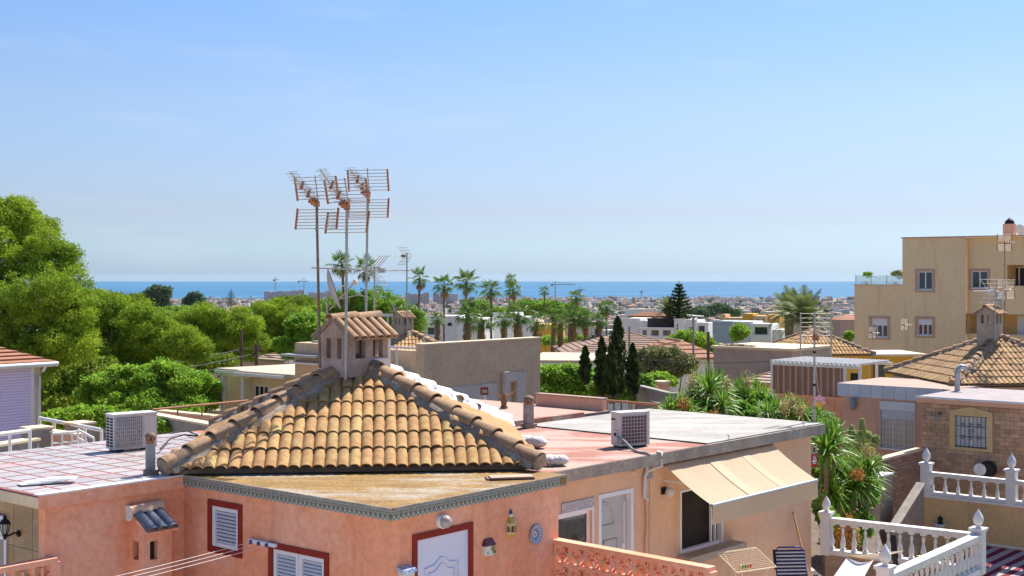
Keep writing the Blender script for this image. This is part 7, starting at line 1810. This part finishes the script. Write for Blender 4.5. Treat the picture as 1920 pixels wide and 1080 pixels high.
ypx('bright yucca clump right of the large dark one', 1405, 34, [(1400, 750, 0, 1.05), (1430, 760, -.3, .95), (1385, 735, .7, .8), (1420, 738, .5, .8), (1375, 775, -.8, .7)], 'yuccas', [(1368, 765, -.7, .35, 0), (1402, 735, -.2, .5, 0)])
ypx('left yucca rosettes rising beside the orange railing', 1262, 31.5, [(1255, 772, 0, .8), (1275, 768, .2, .85), (1295, 776, -.2, .7)], 'yuccas', [(1282, 772, -.3, .35, 1)])
ypx('yucca clump with cream blossoms near the mast', 1480, 32.5, [(1455, 775, 0, .85), (1480, 768, .2, .8), (1505, 780, -.2, .9), (1535, 782, 0, .75), (1440, 780, -.4, .7)], 'yuccas', [(1470, 780, -.5, .42, 0), (1500, 785, -.6, .40, 0), (1485, 765, -.2, .3, 0), (1340, 792, -.6, .3, 1)])
ypx('spiky yucca hugging the far corner of the peach house', 1548, 29.5, [(1550, 850, 0, 1.25), (1565, 825, .4, 1.0), (1540, 815, .8, .9)], 'yuccas', [])
ypx('big sword-leaved yucca below the cactus with a rusty blossom', 1600, 30., [(1602, 915, 0, 1.25), (1560, 925, -.3, 1.1), (1580, 890, .5, 1.1), (1630, 880, .4, 1.0), (1572, 945, -.4, .9), (1618, 900, .2, 1.0)], 'yuccas', [(1608, 900, -.7, .26, 1), (1628, 862, .0, .40, 0)])
bsh('yellow-green and orange succulent clump behind the balustrade', 1570, 27.6, [(1552, 968, 13, 16, 0), (1572, 985, 22, 18, 0), (1590, 1000, 20, 18, .2)], 420, m_bush, 14, .1, .08, 'succulent_clump')
p = P(1585, 990, 27.3); t = thing('flowering_succulent', 'rust-orange flower spikes beside the yellow-green succulents', 'plant', (p.x, p.y, CZ - 6.6), 0)
C = np.concatenate([rng.normal(size=(200, 3)) * [.06, .06, .13] + np.array([dx, dy, z_]) for dx, dy, z_ in ((0, 0, 1.25), (.14, .1, 1.3), (-.1, .05, 1.1), (.05, -.05, .95), (.2, 0, 1.05))]); V, Q = leaf_quads(C, .06, 1.6); O('blossom', np_mesh('blossom', V, Q, m_flower_o), t)
MB().tube((0, 0, 0), (0, 0, 1.2), .03, n=6).build('stem', m_cactus, t)
bsh('sword-leaved undergrowth filling in below the yuccas', 1400, 33, [(1300, 785, 40, 22, 0), (1360, 785, 45, 26, .5), (1420, 790, 45, 24, .3), (1480, 795, 45, 22, 0), (1530, 800, 30, 20, 0), (1260, 785, 20, 16, 0), (1400, 765, 40, 20, 1)], 1500, m_yucca, 14, .28, .26, 'undergrowth')
bsh('dark leafy undergrowth behind the lower balustrade', 1580, 30.5, [(1560, 960, 26, 34, 0), (1590, 950, 28, 36, .3), (1620, 925, 22, 30, .6), (1555, 900, 22, 36, .3), (1600, 985, 26, 26, -.3), (1575, 1010, 26, 22, -.6)], 1100, m_yucca, 12, .22, .22, 'undergrowth')
# candelabra cactus
p = P(1620, 862, 33.5); t = thing('candelabra_cactus', 'tall branching cactus in front of the faded pink wall', 'cactus', (p.x, p.y, CZ - 7.6), 0); z0 = p.z - (CZ - 7.6)
def cact(px, pts, r):
    mb = MB(); P3 = [P(a, b, 33.5 + c) - Vector((p.x, p.y, CZ - 7.6)) for a, b, c in pts]; rr = [r * (1 + .15 * math.sin(k * 2.3)) for k in range(len(P3))]; rr[-1] *= .5
    q = []; 
    for k in range(len(P3) - 1):
        for j in range(3): q.append(P3[k].lerp(P3[k + 1], j / 3))
    q.append(P3[-1]); rr = [r * (1 + .14 * math.sin(k * 1.9)) for k in range(len(q))]; rr[-1] = r * .4; rr[-2] = r * .8
    mb.path(q, rr, 7); return mb
for q in (((1618, 1000, 0), (1618, 900, 0), (1617, 840, 0), (1617, 785, 0)), ((1618, 880, 0), (1602, 860, 0), (1598, 830, 0), (1597, 797, 0)), ((1618, 860, 0), (1630, 845, .1), (1640, 830, .1), (1646, 815, .1)), ((1618, 845, 0), (1608, 830, -.1), (1606, 812, -.1)), ((1622, 885, 0), (1640, 870, 0), (1652, 852, 0)), ((1617, 830, 0), (1626, 820, 0), (1630, 808, 0)), ((1602, 855, 0), (1595, 845, .1), (1592, 835, .1))):
    cact(0, q, .12).build('cactus_stem', m_cactus, t)
# garden bits left and cottage shrubs
p = P(17, 850, 26.3); 
for px, label in ((46 * .41, 'small rusty weed on the terrace edge'), (19, 'second small weed beside the white railing')): pass

# ================================================================== TOWN, COAST, FAR TREES
def town():
    n = 5200; r = np.random.default_rng(3)
    Y = 900 + 4350 * r.random(n) ** .75; X = (r.random(n) - .5) * 2 * .46 * Y
    keep = ~((np.abs(X / Y + .05) < .5) & (Y < 1500) & (r.random(n) < .5)); X, Y = X[keep], Y[keep]
    V, Fc, RV, RF = [], [], [], []
    for x, y in zip(X, Y):
        w_, d_ = r.uniform(7, 20), r.uniform(7, 14); h = r.choice([3.5, 6.5, 6.5, 9.5, 12.5]) * r.uniform(.9, 1.1) * (1.25 if y > 4200 else 1.); z0 = CZ - GZ(y) - 1.5; a = r.uniform(0, 1.57); ca, sa = math.cos(a), math.sin(a)
        c = [(x + ca * u * w_ / 2 - sa * v_ * d_ / 2, y + sa * u * w_ / 2 + ca * v_ * d_ / 2) for u, v_ in ((-1, -1), (1, -1), (1, 1), (-1, 1))]
        k = len(V); V += [(p[0], p[1], z0) for p in c] + [(p[0], p[1], z0 + h + 1.5) for p in c]
        Fc += [(k, k + 1, k + 5, k + 4), (k + 1, k + 2, k + 6, k + 5), (k + 2, k + 3, k + 7, k + 6), (k + 3, k, k + 4, k + 7), (k + 4, k + 5, k + 6, k + 7)]
        if r.random() < .42:
            k = len(RV); e = 1.08; RV += [(x + (p[0] - x) * e, y + (p[1] - y) * e, z0 + h + 1.55) for p in c] + [(x, y, z0 + h + 1.55 + r.uniform(1, 2.2))]
            RF += [(k, k + 1, k + 4), (k + 1, k + 2, k + 4), (k + 2, k + 3, k + 4), (k + 3, k, k + 4)]
    mw = mat('town_wall_colours', (.50, .44, .40), (.40, .31, .27), sc=.01, island=.42, c3=(.62, .58, .56), sc3=.004, th3=.42, huevar=.03)
    mb = MB(); mb.add(V, Fc); stuff(mb.build('distant_town', mw)); mb = MB(); mb.add(RV, RF); stuff(mb.build('distant_town_roofs', mat('town_roof_colours', (.40, .20, .13), (.34, .17, .12), sc=.01, island=.3)))
    # windows as dark patches standing proud on the camera-side walls
    WV, WF = [], []
    for i in range(0, len(V), 8):
        y = V[i][1]
        if y > 3200: continue
        for a, b in ((0, 1), (3, 0), (1, 2)):
            p, q = Vector(V[i + a]), Vector(V[i + b]); e = (q - p); L_ = e.length; nrm = Vector((e.y, -e.x, 0)).normalized()
            if nrm.y > -.2: continue
            H_ = V[i + 4][2] - V[i][2] - 1.5; st = max(1, int(H_ / 3)); nw = max(1, int(L_ / 4))
            for s_ in range(st):
                for m in range(nw):
                    c = p + e * ((m + .5) / nw) + nrm * .06; z_ = V[i][2] + 1.5 + s_ * 3 + .9; u = e.normalized() * .7; k = len(WV)
                    WV += [tuple(c - u + Vector((0, 0, z_ - c.z))), tuple(c + u + Vector((0, 0, z_ - c.z))), tuple(c + u + Vector((0, 0, z_ + 1.3 - c.z))), tuple(c - u + Vector((0, 0, z_ + 1.3 - c.z)))]; WF.append((k, k + 1, k + 2, k + 3))
    mb = MB(); mb.add(WV, WF); stuff(mb.build('distant_town_windows', m_glass))
    # tree blobs among the houses
    n = 2600; Y = 380 + 4700 * r.random(n) ** 1.05; X = (r.random(n) - .5) * 2 * .46 * Y; Cs = []; sz = []
    for x, y in zip(X, Y):
        R_ = r.uniform(3, 7) * (1 if y < 2500 else 1.2); m = 26; d = r.normal(size=(m, 3)); d /= np.linalg.norm(d, axis=1)[:, None]; cnt = r.integers(1, 4)
        d *= np.array([R_ * cnt * .8, R_, R_ * .75]) * r.uniform(.6, 1, (m, 1)); Cs.append(d + np.array([x, y, CZ - GZ(y) + R_ * .45])); sz.append(np.full(m, R_ * .9))
    C = np.concatenate(Cs); s_ = np.concatenate(sz); V_, Q = leaf_quads(C, s_, 1.4); stuff(O('distant_trees', np_mesh('distant_trees', V_, Q, mat('distant_tree_leaves', (.055, .085, .04), (.04, .06, .03), sc=.01, island=.35, rough=.9))))
town()
# nearer slope: houses one can pick out
low_house('terracotta_house', 'terracotta-roofed house above the small far chimney roof', 700, 700, 20, 16, 10, 603, 2, m_trimpink, m_rroof, base=50)
lst = [(205, 597, 620, 'white cottage low between the pines and the eucalyptus', m_lime, m_rroof), (330, 583, 900, 'orange-roofed long house right under the town, left of centre', m_cream, m_rroof), (430, 578, 1000, 'row house with pale orange roof left of the rounded pine', m_cream, m_rroof),
       (880, 588, 560, 'pinkish block between the third and fourth tall palms', m_trimpink, m_rroof), (1050, 577, 1100, 'long pale warehouse roof behind the solitary palm', m_cream, m_creamroof), (1440, 585, 900, 'pale long warehouse right of the olive trees', m_cream, m_creamroof), (1575, 600, 620, 'reddish block left of the tan apartment building', m_trimpink, m_rroof), (1180, 580, 1200, 'white flat warehouse near the star-shaped pine', m_lime, m_creamroof)]
for px, py, Y, label, m1, m2 in lst:
    low_house('town_house', label, px, Y, 15, 26 if 'ware' in label or 'long' in label else 14, 12, py, 2.5, m1, m2, base=GZ(Y) + 1, kind='flat' if 'ware' in label else 'hip', rows=4)
# seaside slabs and cranes
m_slab2 = mat('seaside_balcony_band', (.40, .38, .43))
def slabs(label, px0, px1, pt, Y, nb, mt):
    x0, x1 = on(px0, Y)[0], on(px1, Y)[0]; t = thing('apartment_slabs', label, 'building', (x0, Y, CZ - GZ(Y) - 1), 0, 'seaside apartment blocks'); H_ = CZ - (pt - HY) / F * Y - (CZ - GZ(Y) - 1); w_ = (x1 - x0) / nb
    for k in range(nb):
        h = H_ * random.uniform(.66, .78); b_ = MB().box(k * w_, (k + .93) * w_, 0, 14, 0, h).build('block', mt, t); mb = MB()
        for s_ in range(int(h / 3.2)): mb.box(k * w_ + 1, (k + .93) * w_ - 1, -.4, -.05, 1.5 + s_ * 3.2, 2.9 + s_ * 3.2)
        mb.build('balcony_band', m_slab2, b_)
m_slab = mat('seaside_block_render', (.52, .48, .52), (.46, .43, .48), sc=.02)
slabs('mauve seaside apartment slabs left of the aerial poles', 495, 572, 535, 4300, 6, m_slab); slabs('mauve seaside slabs just right of the leftmost pole', 578, 650, 538, 4400, 5, m_slab); slabs('pale seaside towers behind the orange-hubbed aerial', 760, 806, 540, 4000, 4, mat('pale_block_render', (.44, .40, .40), (.38, .35, .36), sc=.02)); slabs('pale seaside towers between the second and third tall palms', 812, 860, 541, 4100, 4, mat('pale_block_render', (.4, .4, .4)))
slabs('faint tower blocks at the far left of the coast', 176, 188, 530, 5100, 2, m_slab); slabs('low coast buildings on the skyline right of centre', 1380, 1406, 558, 4800, 3, m_slab)
def crane(label, px, pt, jl, jr, Y):
    x = on(px, Y)[0]; t = thing('tower_crane', label, 'crane', (x, Y, CZ - GZ(Y)), 0, 'tower cranes on the coast'); H_ = CZ - (pt - HY) / F * Y - (CZ - GZ(Y)); k = Y / F
    mb = MB(); mb.box(-1.1, 1.1, -1, 1, 0, H_); mb.build('mast', m_grey, t); MB().box(-jl * k, jr * k, -.9, .9, H_, H_ + 1.8).build('jib', m_grey, t); MB().box(-jl * k, -jl * k + 6, -2, 2, H_ - 4, H_ - .01).build('counterweight', m_grey, t)
    mb = MB(); mb.tube((0, 0, H_ + 9), (jr * k * .7, 0, H_ + 2), .5, n=4); mb.tube((0, 0, H_ + 9), (-jl * k * .8, 0, H_ + 2), .5, n=4); mb.tube((0, 0, H_ + 1.8), (0, 0, H_ + 9), .8, n=4); mb.build('stay', m_grey, t)
for c in (('big tower crane standing out against the sea, right of the solitary palm', 1041, 534, 8, 38, 3600), ('smaller tower crane right of the big one', 1088, 544, 4, 10, 4000), ('thin crane left of the first aerial pole', 570, 528, 12, 8, 4300), ('thin crane above the mauve slabs', 516, 525, 4, 6, 4400), ('faint crane on the skyline right of centre', 1203, 548, 3, 4, 4800)): crane(*c)
